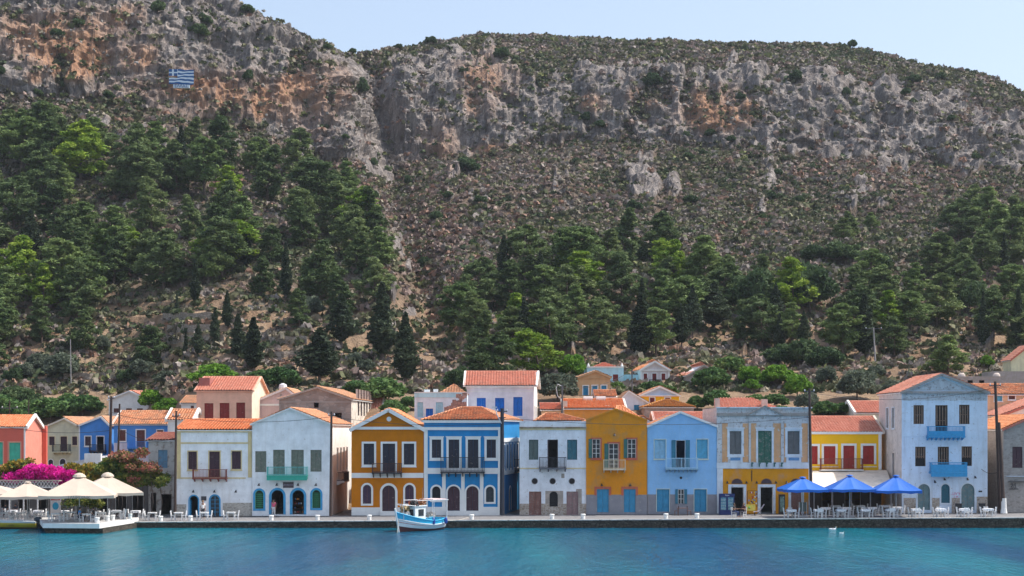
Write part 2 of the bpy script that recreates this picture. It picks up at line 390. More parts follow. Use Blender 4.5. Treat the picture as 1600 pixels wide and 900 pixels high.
rk=mix(nt,ramp(nt,sp.outputs[1],.12,.55),rk,orr)
so_=mix(nt,ramp(nt,nB,.38,.60),(.08,.065,.045),(.19,.145,.115))
so_=mix(nt,ramp(nt,nA,.52,.66),so_,(.17,.115,.075))
so_=mix(nt,ramp(nt,nB,.63,.70),so_,(.36,.33,.30))
red=mix(nt,ramp(nt,nA,.4,.62),(.25,.16,.10),(.42,.30,.20))
so_=mix(nt,sp.outputs[2],so_,red)
mth=nt.nodes.new('ShaderNodeMath'); mth.operation='MULTIPLY_ADD'; mth.inputs[1].default_value=.6; nt.links.new(nA,mth.inputs[0])
m2=nt.nodes.new('ShaderNodeMath'); m2.operation='ADD'; m2.inputs[1].default_value=-.3; nt.links.new(sp.outputs[0],m2.inputs[0]); nt.links.new(m2.outputs[0],mth.inputs[2])
cc=mix(nt,ramp(nt,mth.outputs[0],.38,.62),so_,rk)
nt.links.new(cc,p.inputs['Base Color']); p.inputs['Roughness'].default_value=.95; p.inputs['Specular IOR Level'].default_value=.15
ad=nt.nodes.new('ShaderNodeMath'); ad.operation='ADD'; nt.links.new(nA,ad.inputs[0]); nt.links.new(nB,ad.inputs[1])
bump(nt,p,ad.outputs[0],.9,1.0)
hill_me=np_mesh('hillside',V,Fq,m,smooth=False,tint=colr.reshape(-1,4))
hill=link('hillside',hill_me); tag(hill,kind='structure')
def ground(px,py):
    """surface point seen at this place of the slope"""
    c=int(np.argmin(np.abs(cols-px))); yy=PY_A[c,3:3+NS]
    idx=np.where((yy[:-1]>=py)&(yy[1:]<py))[0]
    k=int(idx[0]) if len(idx) else (NS-2 if py<yy[-1] else 0)
    t=float(np.clip((yy[k]-py)/max(yy[k]-yy[k+1],1e-6),0,1)); a,b=G[c,3+k],G[c,4+k]
    q=a*(1-t)+b*t; return Vector((float(q[0]),float(q[1]),float(q[2])))
# ================================================================ SHRUB COVER (uncountable garrigue)
def shrub_proto(seed,nl,r=1.0):
    g=np.random.default_rng(seed)
    d=g.normal(size=(nl,3)); d/=np.linalg.norm(d,axis=1,keepdims=True); d[:,2]=np.abs(d[:,2])*.9
    rad=.55+.5*g.random(nl); c=d*rad[:,None]*np.array([1,1,.75])
    a=g.normal(size=(nl,3)); a/=np.linalg.norm(a,axis=1,keepdims=True)
    b=np.cross(a,d+g.normal(size=(nl,3))*.5); b/=np.linalg.norm(b,axis=1,keepdims=True)
    s=(.28+.24*g.random(nl))[:,None]
    V=np.stack([c-a*s-b*s*.7,c+a*s-b*s*.7,c+a*s+b*s*.7,c-a*s+b*s*.7],1)
    return V   # nl,4,3
NSH=62000
g=np.random.default_rng(3); pts=[];sz=[];tn=[]
protos=[shrub_proto(s,14) for s in range(6)]
cx=g.integers(0,nc-1,NSH*4); rx=g.integers(24,3+NS,NSH*4)
prob=(1-rockA[cx,rx]*.94)*(G[cx,rx,1]/450)**1.0
prob*=np.where((cols[cx]<-60)|(cols[cx]>1662),.0,1); prob*=np.where(PY_A[cx,rx]>615,.0,1)
prob*=np.where((PY_A[cx,rx]>430),.36,1)
keep=np.where(g.random(NSH*4)<prob)[0][:NSH]
cx=cx[keep]; rx=rx[keep]; n=len(keep)
pp=G[cx,rx]+g.normal(size=(n,3))*np.array([.4,.4,0])
ridge=(rx>3+NS-26)
size=(.40+.80*g.random(n)**2.4)*np.where(ridge,1.15,1.0)
pal=np.array([(.105,.115,.055),(.15,.15,.085),(.20,.175,.13),(.25,.185,.16),(.23,.20,.18),(.07,.095,.045),(.27,.165,.12),(.16,.175,.065)])
zone=fbm(pp*.03,3,91)
redz=np.exp(-((cols[cx]-690)/90)**2-((PY_A[cx,rx]-370)/80)**2)+np.exp(-((cols[cx]-560)/60)**2-((PY_A[cx,rx]-190)/60)**2)+.5*np.exp(-((cols[cx]-1390)/120)**2-((PY_A[cx,rx]-260)/50)**2)
wts=np.stack([1+zone*1.5,1+zone,.9+0*zone,.55-zone*1.2+redz*3,.8-zone,.7+zone,.14+redz*1.6,.25+0*zone],1).clip(.02)
wts[ridge,3]*=.5; wts[ridge,6]*=.1
cs=np.cumsum(wts/wts.sum(1,keepdims=True),1); ki=(g.random(n)[:,None]>cs).sum(1).clip(0,7)
tc=pal[ki]*(.75+.5*g.random(n))[:,None]
ang=g.random(n)*6.283; pi_=g.integers(0,6,n)
PV=np.stack(protos)[pi_]               # n,nl,4,3
ca,sa=np.cos(ang)[:,None,None],np.sin(ang)[:,None,None]
X=PV[...,0]*ca-PV[...,1]*sa; Yv=PV[...,0]*sa+PV[...,1]*ca
PV=np.stack([X,Yv,PV[...,2]],-1)*size[:,None,None,None]+pp[:,None,None,:]
nv=PV.shape[1]*4
tint=np.repeat(np.concatenate([tc,np.ones((n,1))],1),nv,0)
lv=g.random((n*PV.shape[1],1)).repeat(4,0)*.5+.75; tint[:,:3]*=lv
Vs=PV.reshape(-1,3); Fs=np.arange(len(Vs)).reshape(-1,4)
sm=leafmat('garrigue_leaves',(0,0,0),(0,0,0),tint=True,transl=.12)
so2=link('garrigue_scrub',np_mesh('garrigue_scrub',Vs,Fs,sm,tint=tint)); tag(so2,'low dry olive and russet scrub covering the rocky hillside','scrub',kind='stuff')
# loose stones
NB=5000
cx=g.integers(0,nc-1,NB*3); rx=g.integers(16,3+NS-8,NB*3)
kp=np.where((g.random(NB*3)<(.22+.35*rockA[cx,rx])*np.where(PY_A[cx,rx]>430,.12,1))&(cols[cx]>-60)&(cols[cx]<1662)&(PY_A[cx,rx]<640))[0][:NB]; cx=cx[kp]; rx=rx[kp]; n=len(kp)
bm=bmesh.new(); bmesh.ops.create_icosphere(bm,subdivisions=1,radius=1); iv=np.array([v.co[:] for v in bm.verts]); fi=np.array([[v.index for v in f.verts] for f in bm.faces]); bm.free()
s=(.14+.42*g.random((n,1,1))**3)*(1+.5*g.normal(size=(n,1,3)).clip(-1,1)*np.array([1,1,.5]))
BV=iv[None]*(1+.3*g.normal(size=(n,len(iv),1)).clip(-1,1))*s+G[cx,rx][:,None,:]
BF=(fi[None]+np.arange(n)[:,None,None]*len(iv)).reshape(-1,3)
bmat=plain('limestone_boulder',(.25,.23,.21),.95,.35,.3)
bo=link('loose_stones',np_mesh('loose_stones',BV.reshape(-1,3),BF,bmat)); tag(bo,'pale grey limestone rubble scattered over the slope','stones',kind='stuff')
# ================================================================ QUAY, SEA
mq=MB()
xs=[-140,-90,-60,-37.5]+[x for x in range(-34,80,4)]+[100,150]
def qz(x): return zq(x)
YE=152.0
for a,b in zip(xs[:-1],xs[1:]):
    mq.add([(a,YE,qz(a)),(b,YE,qz(b)),(b,YE+.45,qz(b)),(a,YE+.45,qz(a))],[(0,1,2,3)],1)      # coping
    mq.add([(a,YE+.45,qz(a)-.004),(b,YE+.45,qz(b)-.004),(b,172,qz(b)-.004+.02),(a,172,qz(a)+.016)],[(0,1,2,3)],0)
    mq.add([(a,YE,qz(a)-.09),(b,YE,qz(b)-.09),(b,YE,qz(b)),(a,YE,qz(a))],[(0,1,2,3)],1)
    mq.add([(a,YE+.06,-2),(b,YE+.06,-2),(b,YE+.06,qz(b)-.09),(a,YE+.06,qz(a)-.09)],[(0,1,2,3)],2)
    mq.add([(a,YE,qz(a)-.09),(b,YE,qz(b)-.09),(b,YE+.06,qz(b)-.09),(a,YE+.06,qz(a)-.09)],[(3,2,1,0)],2)
pav=plaster('quay_paving',(.20,.195,.20),.18,(.30,.29,.28),.12,.1,.8)
cop=plaster('quay_coping',(.55,.54,.52),.25,(.25,.23,.2),.15,.15,1.2)
qst=stone('quay_wall_stone',(.035,.03,.024),(.12,.10,.08),(.02,.018,.015),3.0,.7)
wh=plaster('white_paint_quay',(.80,.80,.78),.08,(.45,.42,.38),.05,.1)
q=mq.build('quay',[pav,cop,qst]); tag(q,kind='structure')
# jetty platform, left
mj=MB(); top=.88
pts=[(PX(66,144),144.2),(PX(155,143.4),143.5),(PX(209,151.8),YE-.02),(PX(209,152),YE+2),(PX(60,154),YE+2)]
n=len(pts)
mj.add([(x,y,top) for x,y in pts]+[(x,y,top-.42) for x,y in pts],[list(range(n))],0)
mj.add([(x,y,top) for x,y in pts]+[(x,y,top-.42) for x,y in pts],[(i+n,(i+1)%n+n,(i+1)%n,i) for i in range(n)],1)
p2=[(x+(.25 if x<-35 else -.1),y+.18) for x,y in pts]
mj.add([(x,y,top-.42) for x,y in p2]+[(x,y,-2) for x,y in p2],[(i+n,(i+1)%n+n,(i+1)%n,i) for i in range(n)],2)
mj.add([(x,y,top-.42) for x,y in pts],[list(range(n))[::-1]],1)
j=mj.build('jetty',[plaster('jetty_floor',(.50,.49,.48),.1,(.3,.3,.3)),wh,qst]); tag(j,kind='structure')
# sea
m,nt,p=_nt('sea_water'); pos=nt.nodes.new('ShaderNodeNewGeometry').outputs['Position']
def pm2(s):
    mp=nt.nodes.new('ShaderNodeMapping'); mp.inputs['Scale'].default_value=s; nt.links.new(pos,mp.inputs['Vector']); return mp.outputs['Vector']
c=mix(nt,ramp(nt,noise(nt,1,4,.55,pm2((.075,.012,.1))),.38,.62),(.0,.072,.165),(.0,.165,.225))  # long colour bands paint in blurred reflections of the house fronts
nt.links.new(c,p.inputs['Base Color']); p.inputs['Roughness'].default_value=.10; p.inputs['IOR'].default_value=1.33; p.inputs['Specular IOR Level'].default_value=.22
w1=noise(nt,1,5,.62,pm2((2.0,.42,1))); w2=noise(nt,1,3,.6,pm2((.6,.11,1)))
ad=nt.nodes.new('ShaderNodeMath'); ad.operation='MULTIPLY_ADD'; ad.inputs[1].default_value=1.5; nt.links.new(w2,ad.inputs[0]); nt.links.new(w1,ad.inputs[2])
bump(nt,p,ad.outputs[0],1.0,.22)
ms=MB(); ms.add([(-900,-60,0),(900,-60,0),(900,YE+1.5,0),(-900,YE+1.5,0)],[(0,1,2,3)])
sea=ms.build('sea',m); tag(sea,kind='structure')
mg=MB(); mg.add([(-3000,-200,-3),(3000,-200,-3),(3000,3000,-3),(-3000,3000,-3)],[(0,1,2,3)])
tag(mg.build('ground',plain('far_ground',(.18,.15,.11),.95)),kind='structure')
mh=MB(); mh.box(-420,520,-8,980,-3.9,172); tag(mh.build('haze',hz),kind='stuff')
# ================================================================ BUILDING KIT
def frame(O,U,N):
    O=Vector(O);U=Vector(U);N=Vector(N);Z=Vector((0,0,1))
    return lambda u,z,d:tuple(O+U*u+Z*z+N*d)
def outline(o,inset=0.0,half=None):
    u0,u1,z0,z1=o['u0']+inset,o['u1']-inset,o['z0']+(inset if o.get('sillin') else 0),o['z1']-inset
    um=(o['u0']+o['u1'])/2; hw=(u1-u0)/2; a,b=u0,u1
    if half=='L': b=um-.008
    if half=='R': a=um+.008
    if not o.get('arch'): return [(a,z0),(b,z0),(b,z1),(a,z1)]
    rise=min(hw*o['arch'],(z1-z0)*.95); zs=z1-rise; f=lambda u:zs+rise*math.sqrt(max(0,1-((u-um)/hw)**2))
    n=8 if half else 14
    ts=[math.acos(max(-1,min(1,(b-um)/hw)))+(math.acos(max(-1,min(1,(a-um)/hw)))-math.acos(max(-1,min(1,(b-um)/hw))))*k/n for k in range(n+1)]
    return [(a,z0),(b,z0)]+[(um+hw*math.cos(t),zs+rise*math.sin(t)) for t in ts]
def facade(mb,T,width,height,ops,zones=(),m0=0,depth=.22,rev=None):
    us={0.0,width}; zs={0.0,height}
    for o in ops:
        us|={o['u0'],o['u1']}; zs|={o['z0'],o['z1']}
        if o.get('arch'):
            o['rise']=min((o['u1']-o['u0'])/2*o['arch'],(o['z1']-o['z0'])*.95)
    for a,b,c,d,_ in zones: us|={max(0,a),min(width,b)}; zs|={max(0,c),min(height,d)}
    us=sorted(u for u in us if -1e-6<=u<=width+1e-6); zs=sorted(z for z in zs if -1e-6<=z<=height+1e-6)
    def zm(u,z):
        r=m0
        for a,b,c,d,mi in zones:
            if a<u<b and c<z<d: r=mi
        return r
    for a,b in zip(us[:-1],us[1:]):
        if b-a<1e-4: continue
        for c,d in zip(zs[:-1],zs[1:]):
            if d-c<1e-4: continue
            u,z=(a+b)/2,(c+d)/2
            if any(o['u0']<u<o['u1'] and o['z0']<z<o['z1'] for o in ops): continue
            mb.add([T(a,c,0),T(b,c,0),T(b,d,0),T(a,d,0)],[(0,1,2,3)],zm(u,z))
    for o in ops:
        pts=outline(o)
        if o.get('arch'):
            ar=pts[2:]
            for p,q in zip(ar[:-1],ar[1:]):
                mb.add([T(q[0],q[1],0),T(p[0],p[1],0),T(p[0],o['z1'],0),T(q[0],o['z1'],0)],[(0,1,2,3)],zm((p[0]+q[0])/2,o['z1']-.01))
        n=len(pts); rm=rev if rev is not None else zm((o['u0']+o['u1'])/2,(o['z0']+o['z1'])/2)
        for k in range(n):
            p,q=pts[k],pts[(k+1)%n]
            if o['z0']<.02 and k==0: continue
            mb.add([T(p[0],p[1],0),T(q[0],q[1],0),T(q[0],q[1],depth),T(p[0],p[1],depth)],[(3,2,1,0)],rm)
def ring(mb,T,o,w,d0,d1,mi=0,bottom=False):
    """surround of width w outside the opening"""
    u0,u1,z0,z1=o['u0'],o['u1'],o['z0'],o['z1']
    if not o.get('arch'):
        mb.tbox(T,u0-w,u0,z0,z1,d0,d1,mi); mb.tbox(T,u1,u1+w,z0,z1,d0,d1,mi); mb.tbox(T,u0-w,u1+w,z1,z1+w,d0,d1,mi)
        if bottom: mb.tbox(T,u0-w,u1+w,z0-w,z0,d0,d1,mi)
        return
    a=outline(o)[2:]; um=(u0+u1)/2; zs=z1-o['rise']; hw=(u1-u0)/2
    mb.tbox(T,u0-w,u0,z0,zs,d0,d1,mi); mb.tbox(T,u1,u1+w,z0,zs,d0,d1,mi)
    if bottom: mb.tbox(T,u0-w,u1+w,z0-w,z0,d0,d1,mi)
    b=[(um+(p[0]-um)*(hw+w)/hw,zs+(p[1]-zs)*(o['rise']+w)/o['rise']) for p in a]
    for k in range(len(a)-1):
        q=[a[k],b[k],b[k+1],a[k+1]]
        mb.tpoly(T,q,d0,d1,mi)
GL_=glass()
WHITE=plaster('trim_white',(.80,.80,.78),.04,(.5,.48,.45),.04,.06)
def fill(o,T,root):
    """window or door: casing, leaves or panes, surround, as parts"""
    k=o['k']; isdoor=o.get('door',o['z0']<.35 or o.get('tall'))
    nm='door' if isdoor else 'window'
    fm=o.get('fm') or o.get('m') or WHITE
    o['rise']=min((o['u1']-o['u0'])/2*o['arch'],(o['z1']-o['z0'])*.95) if o.get('arch') else 0
    mb=MB()
    # casing
    pts=outline(o); ins=outline(o,.05); n=len(pts)
    if o.get('arch') or True:
        if not o.get('arch'):
            u0,u1,z0,z1=o['u0'],o['u1'],o['z0'],o['z1']
            mb.tbox(T,u0+.002,u0+.05,z0+.002,z1-.002,.07,.15); mb.tbox(T,u1-.05,u1-.002,z0+.002,z1-.002,.07,.15); mb.tbox(T,u0+.05,u1-.05,z1-.05,z1-.002,.07,.15)
        else:
            oo=dict(o); oo['u0']+=.05; oo['u1']-=.05; oo['z1']-=.05; oo['rise']=max(.05,o['rise']-.05)
            ring(mb,T,oo,.047,.07,.15)
    w=mb.build(nm,fm,root)
    if o.get('label'): w['label']=o['label']
    def sub(name,mb,m): return mb.build(name,m,w)
    inner=dict(o); inner['u0']+=.05; inner['u1']-=.05; inner['z1']-=.05; inner['z0']+=.012
    if inner.get('arch'): inner['rise']=max(.05,o['rise']-.05)
    iu0,iu1,iz0,iz1=inner['u0'],inner['u1'],inner['z0'],inner['z1']; um=(iu0+iu1)/2
    if k=='shut':
        for h in 'LR':
            s=MB(); s.tpoly(T,outline(inner,0,h),.12,.16)
            a,b=(iu0,um-.008) if h=='L' else (um+.008,iu1)
            zt=iz1-(inner['rise'] if inner.get('arch') else 0)
            ww=.05
            s.tbox(T,a,a+ww,iz0,zt,.10,.1195); s.tbox(T,b-ww,b,iz0,zt,.10,.1195)
            for f in (0,.42,1):
                zc=iz0+.04+(zt-iz0-.08)*f; s.tbox(T,a+ww,b-ww,zc-.04,zc+.04,.10,.1195)
            sub('leaf' if isdoor else 'shutter',s,o['m'])
    elif k=='glass':
        s=MB(); s.tpoly(T,outline(inner),.15,.165); sub('pane',s,GL_)
        s=MB(); nh=o.get('nh',3)
        zt=iz1-(inner['rise']*.6 if inner.get('arch') else 0)
        s.tbox(T,um-.03,um+.03,iz0,iz1-.02,.11,.149)
        for q in range(1,nh): 
            zc=iz0+(iz1-iz0)*q/nh
            if zc<zt: s.tbox(T,iu0,um-.03,zc-.02,zc+.02,.11,.149); s.tbox(T,um+.03,iu1,zc-.02,zc+.02,.11,.149)
        sub('muntin',s,o.get('mm',fm))
    elif k=='bars':
        s=MB(); s.tpoly(T,outline(inner),.18,.19); sub('pane',s,plain('dark_interior',(.02,.018,.02),.9))
        s=MB(); nb=o.get('nb',4)
        zb=iz0+(iz1-iz0)*o.get('b0',0)
        for q in range(nb):
            uc=iu0+(iu1-iu0)*(q+.5)/nb; s.tbox(T,uc-.055,uc+.055,zb,iz1-.05,.09,.14)
        s.tbox(T,iu0,iu1,iz0+(iz1-iz0)*.5-.03,iz0+(iz1-iz0)*.5+.03,.141,.165)
        sub('slats',s,o['m'])
    elif k=='grille':
        s=MB(); s.tpoly(T,outline(inner),.16,.17); sub('pane',s,plain('dark_interior',(.02,.018,.02),.9))
        s=MB(); zt=iz1-inner.get('rise',0)*.5
        for q in range(1,6): uc=iu0+(iu1-iu0)*q/6; s.tbox(T,uc-.015,uc+.015,iz0,zt,.10,.13)
        for q in range(1,8): zc=iz0+(zt-iz0)*q/8; s.tbox(T,iu0,iu1,zc-.015,zc+.015,.131,.15)
        sub('grille',s,o['m'])
    elif k=='open':
        if o.get('leafm'):
            s=MB(); s.tbox(T,iu0,iu0+.04,iz0,iz1-inner.get('rise',0),.16,.75); sub('leaf',s,o['leafm'])
    if o.get('side'):   # shutters folded back on the wall
        hw=(o['u1']-o['u0'])*.45
        for h in o['side']:
            s=MB()
            if h=='L': s.tbox(T,o['u0']-hw,o['u0']-.02,o['z0'],o['z1'],-.09,-.045)
            else: s.tbox(T,o['u1']+.02,o['u1']+hw,o['z0'],o['z1'],-.09,-.045)
            sub('shutter',s,o['sm'])
    if o.get('sur'):
        wd,sm=o['sur'][:2]; s=MB(); ring(s,T,o,wd,-.04,.0-.002,0,bottom=(not isdoor or o.get('fullring')) and not o.get('nosill'))
        if not isdoor and not o.get('arch'): s.tbox(T,o['u0']-wd-.05,o['u1']+wd+.05,o['z0']-wd-.07,o['z0']-wd,-.09,-.002)
        if len(o['sur'])>2: # lintel cornice
            s.tbox(T,o['u0']-wd-.06,o['u1']+wd+.06,o['z1']+wd,o['z1']+wd+o['sur'][2],-.10,-.002)
        sub('surround',s,sm)
    return w
def balcony(T,u0,u1,zf,zr,root,ms,mr,proj=.95,nbr=5,fascia=0,solid=None,brm=None,bh=.28):
    s=MB(); s.tbox(T,u0,u1,zf-.11,zf,-proj,-.003)
    if fascia: s.tbox(T,u0+.01,u1-.01,zf-.11-fascia,zf-.111,-proj+.03,-proj+.10)
    b=s.build('balcony',ms,root)
    s=MB(); r=.028
    for z in (zr,zf+.09):
        s.tbox(T,u0+.02,u1-.02,z-r,z+r,-proj+.02,-proj+.02+2*r)
        s.tbox(T,u0+.02,u0+.02+2*r,z-r,z+r,-proj+.08,-.005); s.tbox(T,u1-.02-2*r,u1-.02,z-r,z+r,-proj+.08,-.005)
    n=max(4,int((u1-u0)/.135)); 
    for k in range(n+1):
        u=u0+.05+(u1-u0-.1)*k/n; th=.03 if k%max(1,n//2)==0 else .014
        s.tbox(T,u-th,u+th,zf,zr-r,-proj+.03,-proj+.03+2*th)
    for k in range(1,6):
        d=-proj+.03+(proj-.1)*k/6
        for u in (u0+.045,u1-.045): s.tbox(T,u-.012,u+.012,zf,zr-r,d,d+.024)
    if solid: s.tbox(T,u0+.04,u1-.04,zf+.02,zf+(zr-zf)*solid,-proj+.035,-proj+.05)
    s.build('railing',mr,b)
    for k in range(nbr):
        u=u0+.1+(u1-u0-.2)*k/max(1,nbr-1); s=MB()
        s.add([T(u-.05,zf-.112,-.003),T(u-.05,zf-.112,-proj*.8),T(u-.05,zf-.112-bh,-.003),T(u+.05,zf-.112,-.003),T(u+.05,zf-.112,-proj*.8),T(u+.05,zf-.112-bh,-.003)],[(0,1,2),(5,4,3),(0,3,4,1),(1,4,5,2),(2,5,3,0)])
        s.build('bracket',brm or ms,b)
    return b
def tile_face(mb,A,B,C,D,mi=0,under=1,pitch=.30,course=.38):
    A,B,C,D=map(Vector,(A,B,C,D)); e=(B-A); wv=e.length; e.normalize()
    nrm=e.cross(D-A) if (D-A).length>.01 else e.cross(C-A); nrm.normalize()
    if nrm.z<0: nrm=-nrm
    s=nrm.cross(e).normalized()
    if s.z<0: s=-s
    h=(C-A).dot(s); cx=(C-A).dot(e); dx=(D-A).dot(e)
    rows=[];nb=max(1,round(h/course)); c=h/nb
    for k in range(nb): rows+= [(k*c,.075),(k*c+c*.985,0.0)]
    nu=max(4,int(wv/pitch*4)); us=[wv*k/nu for k in range(nu+1)]
    off=.02; b0=len(mb.v)
    for (v,lift) in rows:
        l=dx*v/h; r=wv+(cx-wv)*v/h
        for u in us:
            uu=min(max(u,l),r); wave=.055*math.cos(2*math.pi*u/pitch)
            mb.v.append(tuple(A+e*uu+s*v+nrm*(off+lift+wave+.04)))
    m=len(us)
    for k in range(len(rows)-1):
        l=dx*rows[k][0]/h; r=wv+(cx-wv)*rows[k][0]/h
        for q in range(nu):
            if us[q+1]<=l+1e-6 or us[q]>=r-1e-6: continue
            mb.f.append([b0+k*m+q,b0+k*m+q+1,b0+(k+1)*m+q+1,b0+(k+1)*m+q]); mb.m.append(mi)
    q=[A,B,C,D] if (C-D).length>.01 else [A,B,C]
    n=len(q); lo=[p-nrm*.10 for p in q]; hi=[p-nrm*.01 for p in q]
    mb.add(lo+hi,[list(range(n))[::-1],list(range(n,2*n))]+[(i,(i+1)%n,(i+1)%n+n,i+n) for i in range(n)],under)
def ridgecap(mb,p,q,mi=0,r=.10):
    mb.tube([Vector(p)+Vector((0,0,.05)),Vector(q)+Vector((0,0,.05))],r,6,mi)
def house(name,label,x0,x1,ytop,ybase,Y,depth,wall,opens=(),roof=None,cat='house',zones=(),mats=(),bands=(),balc=(),skew=(0,0),apex=None,
          side_open=(),rooft=None,under=None,z0=None,group=None,backm=None,floors=True,rake=None,over=.18,wallr=None,rdrop=0.0):
    """x0..x1,ytop,ybase describe the facade in the plane y=Y"""
    X0,X1=PX(x0,Y),PX(x1,Y); zb=PZ(ybase,Y) if z0 is None else z0
    cx=(X0+X1)/2; w=X1-X0; hgt=PZ(ytop,Y)-zb
    root=empty(name,(cx,Y,zb)); tag(root,label,cat,group)
    lx=lambda px:PX(px,Y)-X0; lz=lambda py:PZ(py,Y)-zb
    T=frame((-w/2,0,0),(1,0,0),(0,1,0))
    ops=[]
    for o in opens:
        d=dict(o[5]) if len(o)>5 else {}
        d.update(k=o[0],u0=lx(o[1]),u1=lx(o[2]),z1=lz(o[3]),z0=max(0.0,lz(o[4])))
        if d['z0']<.12: d['z0']=0.0
        ops.append(d)
    mb=MB(); allm=[wall]+list(mats)
    zz=[(lx(a),lx(b),lz(d),lz(c),mi) for a,b,c,d,mi in zones]
    zz=[(a,b,(-1 if c<.15 else c),d,mi) for a,b,c,d,mi in zz]
    facade(mb,T,w,hgt,ops,zz)
    bl,br=skew
    P=[(-w/2,0),(w/2,0),(w/2+br,depth),(-w/2+bl,depth)]
    wr=0
    if wallr: allm.append(wallr); wr=len(allm)-1
    # right, back, left walls
    def side(a,b,ops_=(),m0=0):
        u=Vector((b[0]-a[0],b[1]-a[1],0)); L=u.length; u.normalize(); n=Vector((-u.y,u.x,0))
        t=frame((a[0],a[1],0),u,n); facade(mb,t,L,hgt,ops_,(),m0); return t,L
    sops={'R':[],'L':[]}
    for so_ in side_open:
        d=dict(so_[6]) if len(so_)>6 else {}
        d.update(k=so_[1],u0=so_[2],u1=so_[3],z0=so_[4],z1=so_[5]); sops[so_[0]].append(d)
    tR,LR=side(P[1],P[2],sops['R'],wr); side(P[2],P[3]); tL,LL=side(P[3],P[0],sops['L'],wr)
    ft=.25
    mb.add([(*P[0],.02),(*P[1],.02),(*P[2],.02),(*P[3],.02)],[(0,1,2,3)],0)
    if rooft is None or rooft is TILE_A: rooft=TILE_AS[int(abs(x0)*7)%3]
    rm=[rooft, under or WHITE]
    rb=MB(); ov=over
    if apex:
        ax,az=lx(apex[0])-w/2,lz(apex[1])
    if roof=='front':      # ridge runs back, gable to the water
        for yy,dx_ in ((0,0),(depth,(bl+br)/2)):
            sgn=1
            a=(P[0] if yy==0 else P[3]); b=(P[1] if yy==0 else P[2])
            f=[(a[0],a[1],hgt),(b[0],b[1],hgt),(ax+dx_,yy,az)]
            mb.add(f,[(0,1,2)] if yy==0 else [(2,1,0)],zones and apex and len(apex)>2 and apex[2] or 0)
        f_=Vector((ax,-ov*.7,az)); bk=Vector((ax+(bl+br)/2,depth+ov,az))
        sl=(az-hgt)/(ax+w/2); sr=(az-hgt)/(w/2-ax)
        eL0=Vector((-w/2-ov,-ov*.7,hgt-sl*ov)); eL1=Vector((-w/2-ov+bl,depth+ov,hgt-sl*ov)); eR0=Vector((w/2+ov,-ov*.7,hgt-sr*ov)); eR1=Vector((w/2+ov+br,depth+ov,hgt-sr*ov))
        up=Vector((0,rdrop*.9,.11-rdrop))
        tile_face(rb,eL1+up,eL0+up,f_+up,bk+up); tile_face(rb,eR0+up,eR1+up,bk+up,f_+up); ridgecap(rb,f_+up,bk+up)
        if rake:
            rk_=MB(); wd=rake[0]; dd=rake[2] if len(rake)>2 else .14
            o_=Vector((0,-ov*.7-.03,-wd/2+.16))
            for e_ in (eL0,eR0): rk_=MB(); rk_.beam(e_+o_,f_+o_,dd,wd); rk_.build('raking_cornice',rake[1],root)
    elif roof=='side':     # ridge parallel to the quay, az=ridge height, apex[0..] gives extents
        yr=depth*.5; za=az
        e0=hgt
        A=Vector((-w/2-ov,-ov,e0-.02)); B=Vector((w/2+ov,-ov,e0-.02)); C=Vector((w/2+ov+br/2,yr,za)); D=Vector((-w/2-ov+bl/2,yr,za))
        A2=Vector((w/2+ov+br,depth+ov,e0-.02)); B2=Vector((-w/2-ov+bl,depth+ov,e0-.02)); up=Vector((0,0,.11))
        tile_face(rb,A+up,B+up,C+up,D+up); tile_face(rb,A2+up,B2+up,D+up,C+up); ridgecap(rb,D+up,C+up)
        mb.add([(P[1][0],0,hgt),(P[2][0],depth,hgt),((P[1][0]+P[2][0])/2,yr,za)],[(0,1,2)],wr)
        mb.add([(P[3][0],depth,hgt),(P[0][0],0,hgt),((P[0][0]+P[3][0])/2,yr,za)],[(0,1,2)],wr)
        if rake:
            rk_=MB(); wd=rake[0]
            for (p,q) in ((A,D),(B,C),(A2,C),(B2,D)):
                rk_=MB(); rk_.beam(p+Vector((0,0,.10)),q+Vector((0,0,.14)),.22,wd); rk_.build('raking_cornice',rake[1],root)
    elif roof=='hip':
        yr=depth*.5; za=az; hl=apex[2] if len(apex)>2 else 0   # half length of ridge in m
        A=Vector((-w/2-ov,-ov,hgt));B=Vector((w/2+ov,-ov,hgt));C=Vector((w/2+ov+br,depth+ov,hgt));D=Vector((-w/2-ov+bl,depth+ov,hgt))
        r1=Vector((ax-hl,yr,za)); r2=Vector((ax+hl,yr,za)); up=Vector((0,0,.11))
        tile_face(rb,A+up,B+up,r2+up,r1+up); tile_face(rb,B+up,C+up,r2+up,r2+up); tile_face(rb,C+up,D+up,r1+up,r2+up); tile_face(rb,D+up,A+up,r1+up,r1+up)
        for a_,b_ in ((A,r1),(B,r2),(C,r2),(D,r1),(r1,r2)):
            if (a_-b_).length>.05: ridgecap(rb,a_+up,b_+up)
    elif roof=='flat':
        mb.add([(*P[0],hgt-.3),(*P[1],hgt-.3),(*P[2],hgt-.3),(*P[3],hgt-.3)],[(0,1,2,3)],0)
        i_=.2
        Q=[(P[0][0]+i_,i_),(P[1][0]-i_,i_),(P[2][0]-i_,depth-i_),(P[3][0]+i_,depth-i_)]
        for k in range(4):
            a,b=P[k],P[(k+1)%4]; c,d=Q[(k+1)%4],Q[k]
            mb.add([(*a,hgt),(*b,hgt),(*c,hgt),(*d,hgt)],[(0,1,2,3)],0); mb.add([(*d,hgt),(*c,hgt),(*c,hgt-.3),(*d,hgt-.3)],[(0,1,2,3)],0)
    mb.build('wall',allm,root)
    if rb.v: rb.build('roof',rm,root)
    for d in ops: fill(d,T,root)
    for d in sops['R']: fill(d,tR,root)
    for d in sops['L']: fill(d,tL,root)
    for b_ in bands:
        nm,a,b,c,d,pr,mt=b_[:7]; s=MB(); s.tbox(T,lx(a),lx(b),lz(d),lz(c),-pr,-.002); s.build(nm,mt,root)
